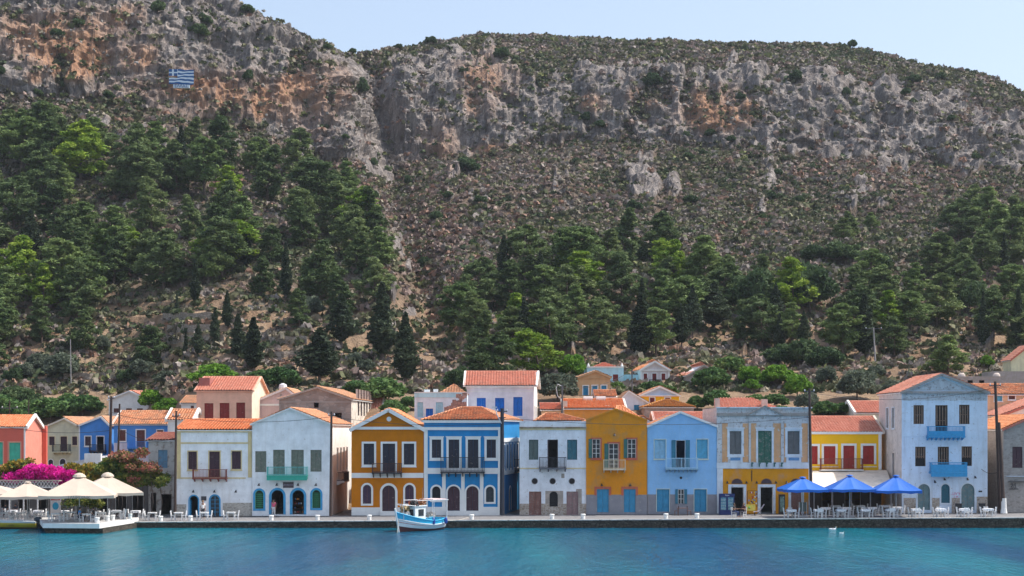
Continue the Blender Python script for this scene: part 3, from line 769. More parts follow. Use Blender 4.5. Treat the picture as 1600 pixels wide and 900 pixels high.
    for b_ in balc:
        balcony(T,lx(b_['x'][0]),lx(b_['x'][1]),lz(b_['f']),lz(b_['r']),root,b_['ms'],b_['mr'],**b_.get('kw',{}))
    root['_w']=w; del root['_w']
    return root,T,lx,lz,dict(w=w,h=hgt,tR=tR,tL=tL,LR=LR,LL=LL)
def part(name,parent,mt,fn):
    s=MB(); fn(s); return s.build(name,mt,parent)
def lamp_part(root,T,u,z,mt):
    s=MB(); s.tbox(T,u-.03,u+.03,z-.03,z+.22,-.06,-.002); s.tbox(T,u-.02,u+.02,z+.16,z+.2,-.32,-.06)
    s.lathe([(.03,.16),(.14,.0),(.12,-.02)],T(u,z,-.30),8); return s.build('wall_lamp',mt,root)
TILE_A=tile('roof_tile_orange',(.58,.19,.075),(.72,.34,.18),(.34,.19,.12),.3)
TILE_AS=[TILE_A,tile('roof_tile_orange_weathered',(.50,.19,.09),(.70,.38,.22),(.28,.18,.13),.5),tile('roof_tile_orange_fresh',(.60,.22,.09),(.78,.40,.22),(.40,.20,.12),.35)]
TILE_B=tile('roof_tile_pink',(.56,.22,.15),(.66,.33,.24),(.34,.20,.16),.35)
TILE_C=tile('roof_tile_aged',(.50,.24,.13),(.62,.36,.22),(.30,.22,.16),.5)
# ================================================================ FRONT ROW
W=lambda n,c,**k: plaster(n,c,**k)
YF=160.0
pale=W('white_plaster_cool',(.83,.85,.87),wear=.15,wcol=(.56,.52,.46),streak=.12,scale=1.3)
palew=W('white_plaster_worn',(.74,.77,.81),wear=.30,wcol=(.42,.39,.37),streak=.14,scale=1.1)
ochretrim=W('ochre_trim',(.68,.55,.30),wear=.15)
plinth=stone('rubble_plinth',(.28,.26,.23),(.52,.48,.42),(.55,.52,.47),2.6,.3)
choc=slat('dark_plum_shutter',(.055,.022,.035)); brown=slat('brown_shutter',(.13,.035,.025)); navy=slat('navy_black_shutter',(.022,.024,.042)); blueP=slat('blue_paint_door',(.03,.28,.52),wear=.1)
olive=slat('olive_grey_shutter',(.16,.18,.14),wear=.35); greenS=slat('green_shutter',(.04,.36,.16)); tealS=slat('teal_shutter',(.03,.15,.20),wear=.2); blackI=plain('black_iron',(.018,.018,.025),.5)
brownW=plain('brown_railing_wood',(.20,.045,.03),.6); blueTr=W('blue_trim',(.06,.33,.60),wear=.05,streak=.03); greenP=plain('green_balcony_paint',(.03,.36,.27),.6)
dkred=slat('dark_red_shutter',(.22,.022,.018)); 
# --- A
root,T,lx,lz,I=house('house','white two-storey house with ochre corner strips, brown balcony and two small blue arched doors',276,393.6,673.5,806.6,YF,11,pale,
 opens=[('shut',294.2,307.6,705.5,733.4,dict(m=choc,sur=(.10,ochretrim),fm=choc)),('shut',327,343.4,705.5,746,dict(m=choc,sur=(.10,ochretrim),tall=1,fm=choc)),('shut',362.3,376.4,705,733,dict(m=choc,sur=(.10,ochretrim),fm=choc)),
  ('open',296,309.6,774.5,806.6,dict(arch=1,sur=(.10,blueTr),m=blueP,leafm=blueP)),('glass',328.2,343,774,806.6,dict(arch=1,sur=(.11,blueTr),mm=blueP,m=blueP,fm=blueP,nh=5,door=True))],
 roof='side',apex=(335,657),mats=[plinth],zones=[(348,393.6,785.6,806.6,1),(276,291,788,806.6,1)],
 bands=[('cornice',276,393.6,672,675.5,.12,ochretrim),('band',276,393.6,691,693.5,.04,ochretrim),('quoin',276.5,282.5,676,746,.035,ochretrim),('quoin',387.5,393.4,676,746,.035,ochretrim),('band',276,384,746,748,.04,ochretrim)],
 balc=[dict(x=(303,355.8),r=733.5,f=746.5,ms=brownW,mr=brownW)],rooft=TILE_A,skew=(0,0),wallr=pale)
part('notice_board',root,plain('board_dark',(.06,.06,.07)),lambda s:s.tbox(T,lx(314.5),lx(322.5),lz(782),lz(775.5),-.05,-.003))
for px in (302.6,335.6,369): lamp_part(root,T,lx(px),lz(769),blackI)
# --- B
root,T,lx,lz,I=house('house','white gabled house with green balcony and four blue-rimmed arched openings on the quay',394,516,664,806.2,YF-.15,17.5,pale,
 opens=[('shut',398.8,416,705,737.7,dict(m=olive,fm=olive)),('shut',426.8,444.8,702.8,742.4,dict(m=olive,fm=olive,tall=1)),('shut',455,474.6,702.8,742.4,dict(m=olive,fm=olive,tall=1)),('shut',485,502.4,703,737,dict(m=olive,fm=olive)),
  ('grille',398.6,411.6,766,795,dict(arch=1,sur=(.19,blueTr),m=greenS,fm=greenS)),('open',423.6,443.2,765.4,803.8,dict(arch=1,sur=(.20,blueTr),fm=blueP,door=True)),('open',456.2,475.4,765.4,803.8,dict(arch=1,sur=(.20,blueTr),fm=blueP,door=True)),('grille',487.8,500.8,765.4,794,dict(arch=1,sur=(.19,blueTr),m=greenS,fm=greenS))],
 roof='front',apex=(453.5,639.5),rake=(.12,WHITE),skew=(.55,.35),wallr=W('white_plaster_sunlit',(.80,.79,.76),wear=.05,streak=.04),  # right side plaster has warm sunlight put into its colour
 side_open=[('R','shut',5+2.6*q,6.1+2.6*q,4.2,6.6,dict(m=olive,sur=(.1,WHITE))) for q in range(4)],
 balc=[dict(x=(418.7,481.5),r=729.5,f=742.6,ms=greenP,mr=plain('aqua_railing',(.10,.42,.40),.5),kw=dict(fascia=.36,nbr=6))])
sg=part('sign_board',root,plain('sign_brown',(.10,.075,.09)),lambda s:s.tbox(T,lx(442.3),lx(458.8),lz(762.2),lz(753.3),-.07,-.003))
tm=text_mesh('LEVANTA',.24,plain('sign_lettering_mauve',(.45,.40,.50))); 
o=link('lettering',tm,sg); o.location=T(lx(450.5),lz(757.8),-.09); o.rotation_euler=(R(90),0,0)
for px in (405,433,466,494): lamp_part(root,T,lx(px),lz(758.5),blackI)
balcony(I['tR'],5,9,3.2,4.1,root,pale,blackI,proj=.8,nbr=3)
# shop interior shelves with goods seen through the two arches
def shelves(s):
    for q in range(5): s.box(-1.6+0,1.2,1.9,2.25,.35+q*.42,.38+q*.42)
# --- G orange
ochre=W('deep_ochre_plaster',(.56,.18,.004),wear=.05,streak=.08,var=.08,wcol=(.34,.13,.03))
root,T,lx,lz,I=house('house','deep ochre house with white pediment, round white disc and dark navy shutters',549.3,662,671,805.6,YF,14,ochre,
 opens=[('shut',568.3,584.6,693.2,726,dict(m=navy,sur=(.20,WHITE))),('shut',598,617.4,693.2,738.5,dict(m=navy,sur=(.20,WHITE),tall=1)),('shut',631,647.2,693.2,726,dict(m=navy,sur=(.20,WHITE))),
  ('shut',567,580,757.5,787,dict(m=slat('plum_panel',(.07,.035,.07)),arch=1,sur=(.19,WHITE))),('shut',597.3,617.4,758.5,798.6,dict(m=choc,arch=1,sur=(.23,WHITE),door=True)),('shut',633,646.6,757.5,787,dict(m=slat('plum_panel',(.07,.035,.07)),arch=1,sur=(.19,WHITE)))],
 roof='front',apex=(606.9,640.5),rake=(.34,WHITE,.28),mats=[WHITE],zones=[(549,662,792.8,805.6,1)],
 bands=[('cornice',548.5,662.6,666.8,671.2,.16,WHITE),('band',549.3,661.8,739,746.7,.05,WHITE),('plinth',549.3,592,793,805.5,.05,WHITE),('plinth',622,661.8,793,805.5,.05,WHITE)],
 balc=[dict(x=(582,628.6),r=724,f=738,ms=blackI,mr=plain('brown_black_iron',(.07,.025,.02),.5),kw=dict(nbr=5,bh=.42,brm=blackI))])
s=MB(); n=20; s.tpoly(T,[(lx(607.8)+.235*math.cos(2*math.pi*k/n),lz(654.8)+.235*math.sin(2*math.pi*k/n)) for k in range(n)],-.05,-.003); s.build('round_disc',WHITE,root)
part('door_step',root,WHITE,lambda s:s.tbox(T,lx(594),lx(621),0,lz(798.6),-.30,.2))
# --- H blue
hblue=W('strong_blue_plaster',(.02,.235,.52),wear=.04,streak=.08,var=.09,wcol=(.03,.12,.25))
big=(.22,WHITE,.10)
root,T,lx,lz,I=house('house','strong blue house with white pilasters, long black balcony and hipped orange roof',662.3,783,658.5,805.4,YF,13,hblue,
 opens=[('shut',674.8,689.2,686.8,715.4,dict(m=navy,sur=big)),('shut',701,717.6,686.8,738.5,dict(m=navy,sur=big,tall=1)),('shut',731,747.4,686.8,738.5,dict(m=navy,sur=big,tall=1)),('shut',760.4,774.8,686.8,715.4,dict(m=navy,sur=big)),
  ('grille',675.2,688.2,760,781.5,dict(m=navy,arch=1,sur=(.18,WHITE))),('shut',699.4,718.4,759.6,798,dict(m=choc,arch=1,sur=(.16,WHITE),door=True)),('shut',728.6,747.6,759.6,798,dict(m=choc,arch=1,sur=(.16,WHITE),door=True)),('glass',759.4,771.6,760.4,784.4,dict(m=navy,mm=navy,fm=navy,arch=1,sur=(.18,WHITE)))],
 roof='hip',apex=(734,637.2,1.0),mats=[WHITE],zones=[(662,783,792,805.5,1)],skew=(.2,1.95),over=.25,
 bands=[('cornice',661.6,783.8,657.2,660.6,.22,WHITE),('cornice',662,783.4,667.4,672,.12,WHITE),('band',662.4,782.8,731.2,740.4,.09,WHITE)]+
  [('pilaster',a,b,672.1,731.1,.07,WHITE) for a,b in ((662.6,668.2),(778.2,782.8))]+
  [('pilaster',a,b,740.5,792,.07,WHITE) for a,b in ((662.6,668.4),(690.8,696.4),(720.6,726),(749.8,755.4),(777.6,782.8))]+[('plinth',662.5,698,792,805.3,.08,WHITE),('plinth',719.5,727.5,792,805.3,.08,WHITE),('plinth',749,782.8,792,805.3,.08,WHITE)],
 side_open=[('R','shut',1.2+2.3*q,2.3+2.3*q,4.5,6.9,dict(m=navy,sur=(.18,WHITE))) for q in range(5)]+[('R','shut',5.2,6.4,.25,2.6,dict(m=choc,arch=1,sur=(.15,WHITE)))],
 balc=[dict(x=(688.8,757.6),r=714.5,f=737,ms=blackI,mr=blackI,kw=dict(nbr=7,bh=.4))])
balcony(I['tR'],8.4,11.6,4.3,5.3,root,blackI,blackI,proj=.8,nbr=3)
s=MB(); s.tbox(I['tR'],.02,13.1,7.15,7.55,-.14,-.003); s.build('cornice',WHITE,root); s=MB(); s.tbox(I['tR'],.02,13.1,3.9,4.3,-.08,-.003); s.build('band',WHITE,root)
part('door_step',root,WHITE,lambda s:s.tbox(T,lx(697),lx(750),0,lz(798.2),-.32,.2))
# --- I weathered white
iwall=W('weathered_white_plaster',(.74,.77,.82),wear=.20,wcol=(.52,.50,.49),streak=.12,scale=1.6)
rub=stone('exposed_rubble',(.22,.17,.13),(.50,.42,.35),(.5,.46,.42),3.4,.5)
door1=slat('weathered_red_brown_door',(.22,.10,.08),wear=.3,vertical=True)
gl_m=slat('teal_black_shutter',(.02,.07,.075))
root,T,lx,lz,I=house('house','weathered white house with three round holes, brown doors and a dark iron balcony',811.8,916,658,804.8,YF,11,iwall,
 opens=[('shut',826.4,841,687,718.4,dict(m=slat('grey_green_shutter',(.10,.14,.13)),fm=gl_m)),('open',855.4,871.8,687,731.3,dict(m=choc,fm=choc,tall=1,leafm=slat('mauve_grey_door',(.20,.17,.20)))),('shut',886.2,901.8,687,718.4,dict(m=tealS,fm=gl_m)),
  ('shut',826.6,845.8,768,804.8,dict(m=door1,fm=door1)),('grille',858.6,871.6,768,791.6,dict(m=blackI,fm=blackI,arch=.9)),('shut',885.2,903.6,768,804.8,dict(m=slat('faded_mauve_door',(.26,.16,.16),wear=.35,vertical=True)))],
 roof='flat',mats=[rub,W('peeled_patch',(.40,.34,.30),wear=.4,streak=.1)],zones=[(811,917,787,804.8,1),(852,880,767,787,2),(900,909,764,787,2),(877,882,740,747,2)],
 bands=[('cornice',811.2,916.4,667,669.4,.13,W('mouldy_cornice',(.22,.17,.10),wear=.4)),('cornice',811.5,916.2,669.5,671.6,.08,ochretrim),('band',812,916,731,732.6,.05,ochretrim)],
 balc=[dict(x=(842,884.8),r=714.6,f=731,ms=plain('iron_grey',(.10,.11,.14)),mr=blackI,kw=dict(nbr=4))],skew=(.8,-.2))
for px in (835.5,863.5,893.6):
    s=MB(); n=16; c=(lx(px),lz(751.8)); r=.27
    s.tpoly(T,[(c[0]+r*math.cos(2*math.pi*k/n),c[1]+r*math.sin(2*math.pi*k/n)) for k in range(n)],-.012,-.003); ww=s.build('window',plain('dark_interior',(.02,.018,.02),.9),root)
    s=MB(); ra=[(c[0]+r*math.cos(2*math.pi*k/n),c[1]+r*math.sin(2*math.pi*k/n)) for k in range(n+1)]; rb_=[(c[0]+(r+.05)*math.cos(2*math.pi*k/n),c[1]+(r+.05)*math.sin(2*math.pi*k/n)) for k in range(n+1)]
    for k in range(n): s.tpoly(T,[ra[k],rb_[k],rb_[k+1],ra[k+1]],-.04,-.003)
    s.build('rim',W('grey_rim',(.30,.29,.31)),ww)
# --- J mustard
must=W('mustard_plaster',(.72,.27,.015),wear=.15,streak=.14,scale=1.3,var=.07,wcol=(.50,.26,.06),patch=.45,pcol=(.58,.26,.06),pamt=.55)
redtr=W('red_trim',(.50,.13,.08),wear=.1); grayb=W('grey_render_base',(.26,.26,.29),wear=.2,wcol=(.38,.36,.36),streak=.1)
gsh=slat('dark_green_shutter',(.03,.14,.13)); blueD=slat('bright_blue_door',(.03,.26,.46),wear=.12,vertical=True)
root,T,lx,lz,I=house('house','mustard gabled house with red window surrounds, open green shutters and two blue doors',915.8,1011,657.5,804,YF-.1,11,must,rdrop=.25,over=.02,
 opens=[('glass',925.4,938,686,715.6,dict(m=WHITE,sur=(.14,redtr),side='L',sm=gsh,nh=4)),('glass',951.2,966.4,693,733,dict(m=WHITE,sur=(.16,redtr),tall=1,side='L',sm=gsh,nh=5)),('glass',980.6,993.8,686,715.6,dict(m=WHITE,sur=(.14,redtr),side='L',sm=gsh,nh=4)),
  ('shut',932.2,951.8,764,800.6,dict(m=blueD,fm=W('grey_rim',(.30,.29,.31)))),('shut',974.2,993.6,764,800.6,dict(m=blueD,fm=W('grey_rim',(.30,.29,.31))))],
 roof='front',apex=(962,640.5),rake=(.16,must,.12),mats=[grayb],zones=[(915,1012,773,804,1)],
 bands=[('lintel',928.8,955,760.4,763.8,.04,redtr),('lintel',970.8,996.8,760.4,763.8,.04,redtr),('door_jamb',928.8,932,763.8,774,.04,redtr),('door_jamb',952,955,763.8,774,.04,redtr),('door_jamb',970.8,974,763.8,774,.04,redtr),('door_jamb',993.8,996.8,763.8,774,.04,redtr)],
 balc=[dict(x=(942,977),r=718.5,f=732.6,ms=W('cream_slab',(.62,.55,.42)),mr=plain('cream_railing',(.62,.52,.36),.6),kw=dict(nbr=4))])
for px,py in ((960,678.5),(940,757),(984.5,757)): lamp_part(root,T,lx(px),lz(py+2),blackI)
# --- K light blue
lb=W('light_blue_plaster',(.27,.52,.82),wear=.16,streak=.12,scale=1.4,var=.06,wcol=(.42,.58,.74))
lbs=slat('sky_blue_shutter',(.10,.42,.62)); tsh=slat('petrol_shutter',(.02,.17,.26)); crtr=W('pale_green_trim',(.62,.68,.60),wear=.1)
root,T,lx,lz,I=house('house','light blue gabled house with petrol shutters on the balcony door and grey base',1011.6,1121.4,667.5,803.4,YF,13,lb,rdrop=.3,over=.04,
 opens=[('shut',1022.6,1040,687,716.6,dict(m=slat('pale_blue_shutter',(.28,.52,.70)),sur=(.07,crtr),fm=lbs)),('open',1056,1071,687.6,730.6,dict(m=tsh,fm=WHITE,tall=1,side='LR',sm=tsh)),('shut',1088.8,1105.8,686.6,716.6,dict(m=lbs,sur=(.07,crtr),fm=lbs)),
  ('shut',1026.2,1045.8,764.4,799.6,dict(m=blueD,sur=(.06,crtr),fm=blueD)),('glass',1059.4,1069,764.4,787,dict(m=brownW,side='LR',sm=tsh,fm=WHITE)),('shut',1084.8,1104,764.4,799.6,dict(m=blueD,sur=(.06,crtr),fm=blueD))],
 roof='front',apex=(1063,645),rake=(.20,WHITE,.16),mats=[grayb],zones=[(1011,1122,772.5,803.4,1)],
 balc=[dict(x=(1039,1089.6),r=715.8,f=732,ms=plain('blue_grey_slab',(.22,.38,.50)),mr=plain('pale_blue_railing',(.40,.62,.78),.6),kw=dict(nbr=8))])
s=MB(); n=12; s.tpoly(T,[(lx(1064)+.13*math.cos(2*math.pi*k/n),lz(746.6)+.13*math.sin(2*math.pi*k/n)) for k in range(n)],-.03,-.003); s.build('vent',blackI,root)
# --- L ornate
lw=W('stained_grey_plaster',(.60,.62,.64),wear=.28,wcol=(.36,.34,.33),streak=.2,scale=1.5)
panel=W('faded_ochre_panel',(.70,.38,.19),wear=.22,wcol=(.62,.55,.47),streak=.12,scale=1.2)
shopo=W('shop_ochre_plaster',(.74,.31,.015),wear=.07,streak=.05,var=.06,wcol=(.46,.22,.05),patch=.35,pcol=(.60,.30,.12),pamt=.58)
pwh=W('pale_pilaster_plaster',(.68,.74,.80),wear=.2,wcol=(.4,.38,.36),streak=.1)
cur=slat('grey_curtain',(.13,.13,.13),vertical=True); grn=slat('peeling_green_door',(.03,.13,.085),wear=.35,vertical=True)
fr=(.20,pwh,.12)
root,T,lx,lz,I=house('house','ornate stained house with faded ochre panels upstairs, small pediment and ochre shopfront',1120,1267,637,802.6,YF,12,lw,
 opens=[('shut',1139.6,1159,673,709.6,dict(m=cur,sur=fr,fm=pwh)),('shut',1184.4,1205.8,673,723,dict(m=grn,sur=fr,tall=1,fm=grn)),('shut',1230,1250,673,709.6,dict(m=cur,sur=fr,fm=pwh)),
  ('open',1142,1162,761,802.6,dict(m=WHITE,sur=(.26,pwh))),('open',1188,1207.6,761,802.6,dict(m=WHITE,sur=(.26,pwh))),('shut',1236,1252,761,802.6,dict(m=door1,sur=(.26,pwh)))],
 roof='flat',mats=[shopo,pwh],zones=[(1129.5,1263.5,732.5,802.6,1),(1120,1129.5,732.5,802.6,2),(1263.5,1267,732.5,802.6,2)],
 bands=[('panel',a,b,661.5,722,.03,panel) for a,b in ((1128.4,1137),(1160.6,1169.6),(1173.4,1181.8),(1208,1220),(1225,1228),(1252.4,1262))]+
  [('cornice',1118.8,1268.4,636,638,.24,pwh),('frieze',1119.6,1267.4,645.5,650,.17,W('mouldy_frieze',(.34,.32,.30),wear=.4)),('pilaster',1120.3,1127,650,722.8,.06,lw),('pilaster',1262.4,1266.8,650,722.8,.06,lw),('pilaster',1169.9,1173.1,650,722.8,.08,lw),('pilaster',1220.4,1224.6,650,722.8,.08,lw),
   ('band',1119.6,1267.4,723,731.8,.10,pwh),('apron',1138,1160.4,713,722.8,.05,pwh),('apron',1228.6,1251.6,713,722.8,.05,pwh),('apron_ornament',1141,1157,715,719.5,.07,plain('blue_ornament',(.12,.28,.50))),('apron_ornament',1232,1248.5,715,719.5,.07,plain('blue_ornament',(.12,.28,.50))),
   ('pilaster',1120.3,1129.3,731.9,802.4,.06,pwh),('wall_lamp_pipe',1174,1175.2,735,752,.05,blackI)],skew=(0,0))
s=MB(); za,zb_=lz(648.7),lz(634.5); s.tpoly(T,[(lx(1167.5),za),(lx(1223.5),za),(lx(1194.5),zb_)],-.22,-.16)
pe=s.build('pediment',lw,root)
for q_ in (1166.5,1224.5): s2=MB(); s2.beam(T(lx(q_),za,-.25),T(lx(1194.5),zb_,-.25),.3,.14); s2.build('raking_cornice',W('mouldy_frieze',(.34,.32,.30)),pe)
for px in (1151.5,1197.5,1243.5):
    s=MB(); c=lx(px); z0_=lz(748.5+7.5); r=.50; n=14
    s.tpoly(T,[(c+r*math.cos(math.pi*k/n),z0_+.0+r*.95*math.sin(math.pi*k/n)) for k in range(n+1)],-.02,-.003); f_=s.build('fanlight',plain('fanlight_dark',(.06,.035,.045),.5),root)
    s=MB(); 
    for k in range(n): 
        a,b=math.pi*k/n,math.pi*(k+1)/n
        s.tpoly(T,[(c+r*math.cos(a),z0_+r*.95*math.sin(a)),(c+(r+.06)*math.cos(a),z0_+(r*.95+.06)*math.sin(a)),(c+(r+.06)*math.cos(b),z0_+(r*.95+.06)*math.sin(b)),(c+r*math.cos(b),z0_+r*.95*math.sin(b))],-.05,-.021)
    s.build('arch_trim',plain('fanlight_trim',(.28,.12,.06)),f_)
for px in (1174.5,1186,1197.5,1209.5,1221):
    s=MB(); u=lx(px); zt=lz(722.5); s.tbox(T,u-.06,u+.06,zt-.12,zt,-.75,-.102); s.tbox(T,u-.05,u+.05,zt-.42,zt-.121,-.26,-.102); s.build('bracket',plain('dark_green_bracket',(.03,.14,.13)),root)
for px in (1136,1166,1182,1212,1228.5): lamp_part(root,T,lx(px),lz(755),blackI)
rb=MB(); w=I['w']; h=I['h']
tile_face(rb,(-w/2+.3,3,h-.1),(w/2-2.6,3,h-.1),(w/2-5,6.5,h+1.05),(-w/2+1,6.5,h+1.05)); tile_face(rb,(w/2-2.6,3,h-.1),(w/2-2.6,10,h-.1),(w/2-5,6.5,h+1.05),(w/2-5,6.5,h+1.05)); rb.build('roof',[TILE_B,WHITE],root)
part('chimney',root,W('pink_stack',(.62,.40,.34)),lambda s:s.box(-w/2-.0+.02,-w/2+.5,1.5,2.3,h-.3,h+.95))
part('chimney',root,W('pink_stack',(.62,.40,.34)),lambda s:s.box(w/2-4.3,w/2-3.7,3.3,3.9,h-.1,h+.9))
# --- M yellow
yel=W('bright_yellow_plaster',(.92,.52,.012),wear=.01,streak=.03,var=.04,wcol=(.7,.45,.1)); redS=slat('red_shutter',(.36,.018,.012))
root,T,lx,lz,I=house('house','bright yellow house with red shutters above the blue parasol terrace',1262,1377.5,677.5,806,166,9,yel,
 opens=[('shut',1287.2,1305.4,697,725.4,dict(m=redS,sur=(.22,WHITE),nosill=1,fm=redS)),('shut',1317.6,1335,696.4,732,dict(m=redS,sur=(.22,WHITE),tall=1,nosill=1,fm=redS)),('shut',1348.2,1365.6,696.4,725.4,dict(m=redS,sur=(.22,WHITE),nosill=1,fm=redS)),('shut',1268.4,1277.6,697,725.4,dict(m=redS,sur=(.22,WHITE),nosill=1,fm=redS)),
  ('open',1284,1302,768,806,dict(m=WHITE)),('open',1320,1345,768,806,dict(m=WHITE))],
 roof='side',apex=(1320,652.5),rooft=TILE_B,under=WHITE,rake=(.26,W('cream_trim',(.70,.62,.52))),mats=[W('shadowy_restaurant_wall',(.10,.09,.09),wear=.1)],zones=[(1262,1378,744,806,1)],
 bands=[('cornice',1262,1378.5,674.6,678.4,.20,WHITE),('pilaster',1372.6,1377.4,678.5,734,.05,WHITE)],
 balc=[dict(x=(1280,1346.4),r=716.6,f=733.4,ms=WHITE,mr=brownW,kw=dict(nbr=0))])
# restaurant canopy in front of the yellow house
def P3(px,py,Y): return (PX(px,Y),Y,PZ(py,Y))
cr=empty('terrace_canopy',(PX(1327,158),158,zq(33))); tag(cr,'white sloping terrace canopy below the yellow house, over the restaurant tables','canopy')
s=MB(); q=[P3(1267,765.5,157.2),P3(1396,766,157.2),P3(1386,734.5,165.8),P3(1265,735.5,165.8)]
q=[Vector(p)-cr.location for p in q]; s.add([p for p in q]+[p-Vector((0,0,.12)) for p in q],[(0,1,2,3),(7,6,5,4),(0,4,5,1),(1,5,6,2),(2,6,7,3),(3,7,4,0)]); s.build('canopy_sheet',W('cream_canopy',(.72,.64,.55),wear=.1),cr)
for px in (1272,1300,1330,1360,1392):
    s=MB(); p=Vector(P3(px,766,157.4))-cr.location; s.box(p.x-.05,p.x+.05,p.y-.05,p.y+.05,0,p.z-.1); s.build('post',W('canopy_post',(.30,.29,.30)),cr)
# --- O three-storey
ow=W('pale_blue_weathered',(.66,.76,.88),wear=.20,wcol=(.42,.43,.46),streak=.18,scale=1.4,var=.06)
osd=W('pinkish_worn_side',(.64,.58,.55),wear=.22,wcol=(.40,.35,.33),streak=.16,scale=1.3); wood=slat('bare_wood_slat',(.22,.13,.085),wear=.3,vertical=True)
grayd=slat('grey_teal_door',(.13,.22,.235),wear=.35,vertical=True); pb=plain('azure_paint',(.03,.30,.58),.6)
root,T,lx,lz,I=house('house','tall three-storey pale blue house with two azure balconies and worn pediment',1409,1543,614,801.4,YF-.2,9.5,ow,
 opens=[('bars',1427.4,1443.6,633,662.6,dict(m=wood,fm=wood)),('bars',1461.4,1480.8,633,681,dict(m=wood,fm=wood,tall=1,b0=.35)),('bars',1498.6,1515,632.4,662.6,dict(m=wood,fm=wood)),
  ('bars',1430,1446.4,698,728.6,dict(m=wood,fm=wood,b0=.42)),('bars',1465.2,1482.8,698,738,dict(m=wood,fm=wood,tall=1,b0=.35)),('bars',1502.4,1518.8,697.4,728,dict(m=wood,fm=wood,b0=.42)),
  ('shut',1434,1453.2,756.4,797,dict(m=grayd,arch=1,sur=(.12,pwh),door=True,fm=grayd)),('shut',1470.6,1484,756.4,786,dict(m=slat('dark_teal_panel',(.02,.13,.18)),arch=1,sur=(.14,pwh))),('shut',1502,1522.6,755.6,797,dict(m=grayd,arch=1,sur=(.12,pwh),door=True,fm=grayd))],
 roof='front',apex=(1470.5,586),rake=(.24,W('mouldy_rake',(.36,.35,.35),wear=.4),.16),rooft=TILE_B,mats=[rub],zones=[(1412,1431,778,801,1),(1456,1468,778,801,1),(1487,1500,778,801,1),(1526,1543,776,801,1)],
 bands=[('cornice',1407.5,1544,611.4,615,.16,W('mouldy_rake',(.36,.35,.35))),('band',1409.5,1542.5,680,681.4,.03,W('pale_band',(.66,.76,.86)))]+[('hood',a,b,625.6,627,.05,W('pale_band',(.66,.76,.86))) for a,b in ((1424,1447),(1458,1484),(1495,1518))]+[('plaque',1529,1534.5,766.6,769,.03,blackI)],
 balc=[dict(x=(1447,1504.5),r=666.4,f=682,ms=pb,mr=pb,kw=dict(nbr=9,solid=.55)),dict(x=(1451,1507.6),r=722.6,f=738,ms=pb,mr=pb,kw=dict(nbr=0,fascia=.3,solid=.8))],
 skew=(-.1,0),wallr=osd,side_open=[('L','shut',3.2,4.1,8.3,10.3,dict(m=slat('grey_side_shutter',(.30,.28,.27)),sur=(.1,pwh))),('L','shut',5.6,6.5,8.3,10.3,dict(m=slat('grey_side_shutter',(.30,.28,.27)),sur=(.1,pwh))),('L','shut',5.6,6.5,3.4,5.8,dict(m=slat('grey_side_shutter',(.30,.28,.27))))])
gr=plain('pink_spray_paint',(.62,.06,.20),.7)
s=MB(); s.tpoly(T,[(lx(1424),lz(609.5)),(lx(1517),lz(609.5)),(lx(1470.5),lz(591))],-.05,-.004); s.build('tympanum',W('stained_tympanum',(.50,.54,.58),wear=.3,wcol=(.25,.25,.26),streak=.25,scale=1.5),root)
s=MB(); s.tbox(T,lx(1410),lx(1542),lz(626),lz(615.2),-.012,-.003); s.build('stained_frieze',W('stained_tympanum',(.5,.5,.5)),root)
for s_,px,py,sz in (('LUV’Y',1493,771.6,.36),('1 M',1493.5,776.4,.30)):
    o=link('graffiti',text_mesh(s_,sz,gr,.003),root); o.location=T(lx(px),lz(py),-.008); o.rotation_euler=(R(90),0,0)
for px,py in ((1460,752),(1475,748),(1511,748),(1523,745)): lamp_part(root,T,lx(px),lz(py+2),blackI)
# --- P ochre alley wall, Q stone house
pw=W('old_ochre_side_wall',(.52,.26,.04),wear=.22,wcol=(.30,.2,.12),streak=.2)
root,T,lx,lz,I=house('house','old ochre house in the alley behind the leaning utility poles',1541,1572,688,806,172,10,pw,opens=[('shut',1549,1556,700,730,dict(m=brown))],roof='side',apex=(1556,668),rooft=TILE_A)
qs=stone('grey_stone_facade',(.24,.225,.21),(.42,.39,.37),(.36,.34,.32),3.0,.35)
root,T,lx,lz,I=house('house','grey stone house at the right edge with dark brown shutter and iron emblem',1568,1668,672,801,YF-.2,12,qs,
 opens=[('shut',1581.8,1597.6,698,731,dict(m=choc)),('shut',1622,1638,698,731,dict(m=choc)),('shut',1606,1628,756,801,dict(m=brown))],roof='front',apex=(1618,650),rooft=TILE_A,rake=(.18,W('red_rake',(.46,.16,.12))))
part('pipe',root,plain('pale_pipe',(.50,.55,.62),.5),lambda s:s.tbox(T,lx(1572),lx(1640),lz(745),lz(743.4),-.12,-.01))
em=part('iron_emblem',root,blackI,lambda s:(s.tbox(T,lx(1575),lx(1602),lz(752.8),lz(752.2),-.35,-.01),s.tbox(T,lx(1575.5),lx(1589.5),lz(764.6),lz(763.2),-.36,-.32)))
for s_,px,py,sz in (('94',1581.5,757.6,.55),('ΛΛΛ',1582,761.6,.26)):
    o=link('lettering',text_mesh(s_,sz,blackI,.02),em); o.location=T(lx(px),lz(py),-.34); o.rotation_euler=(R(90),0,0)
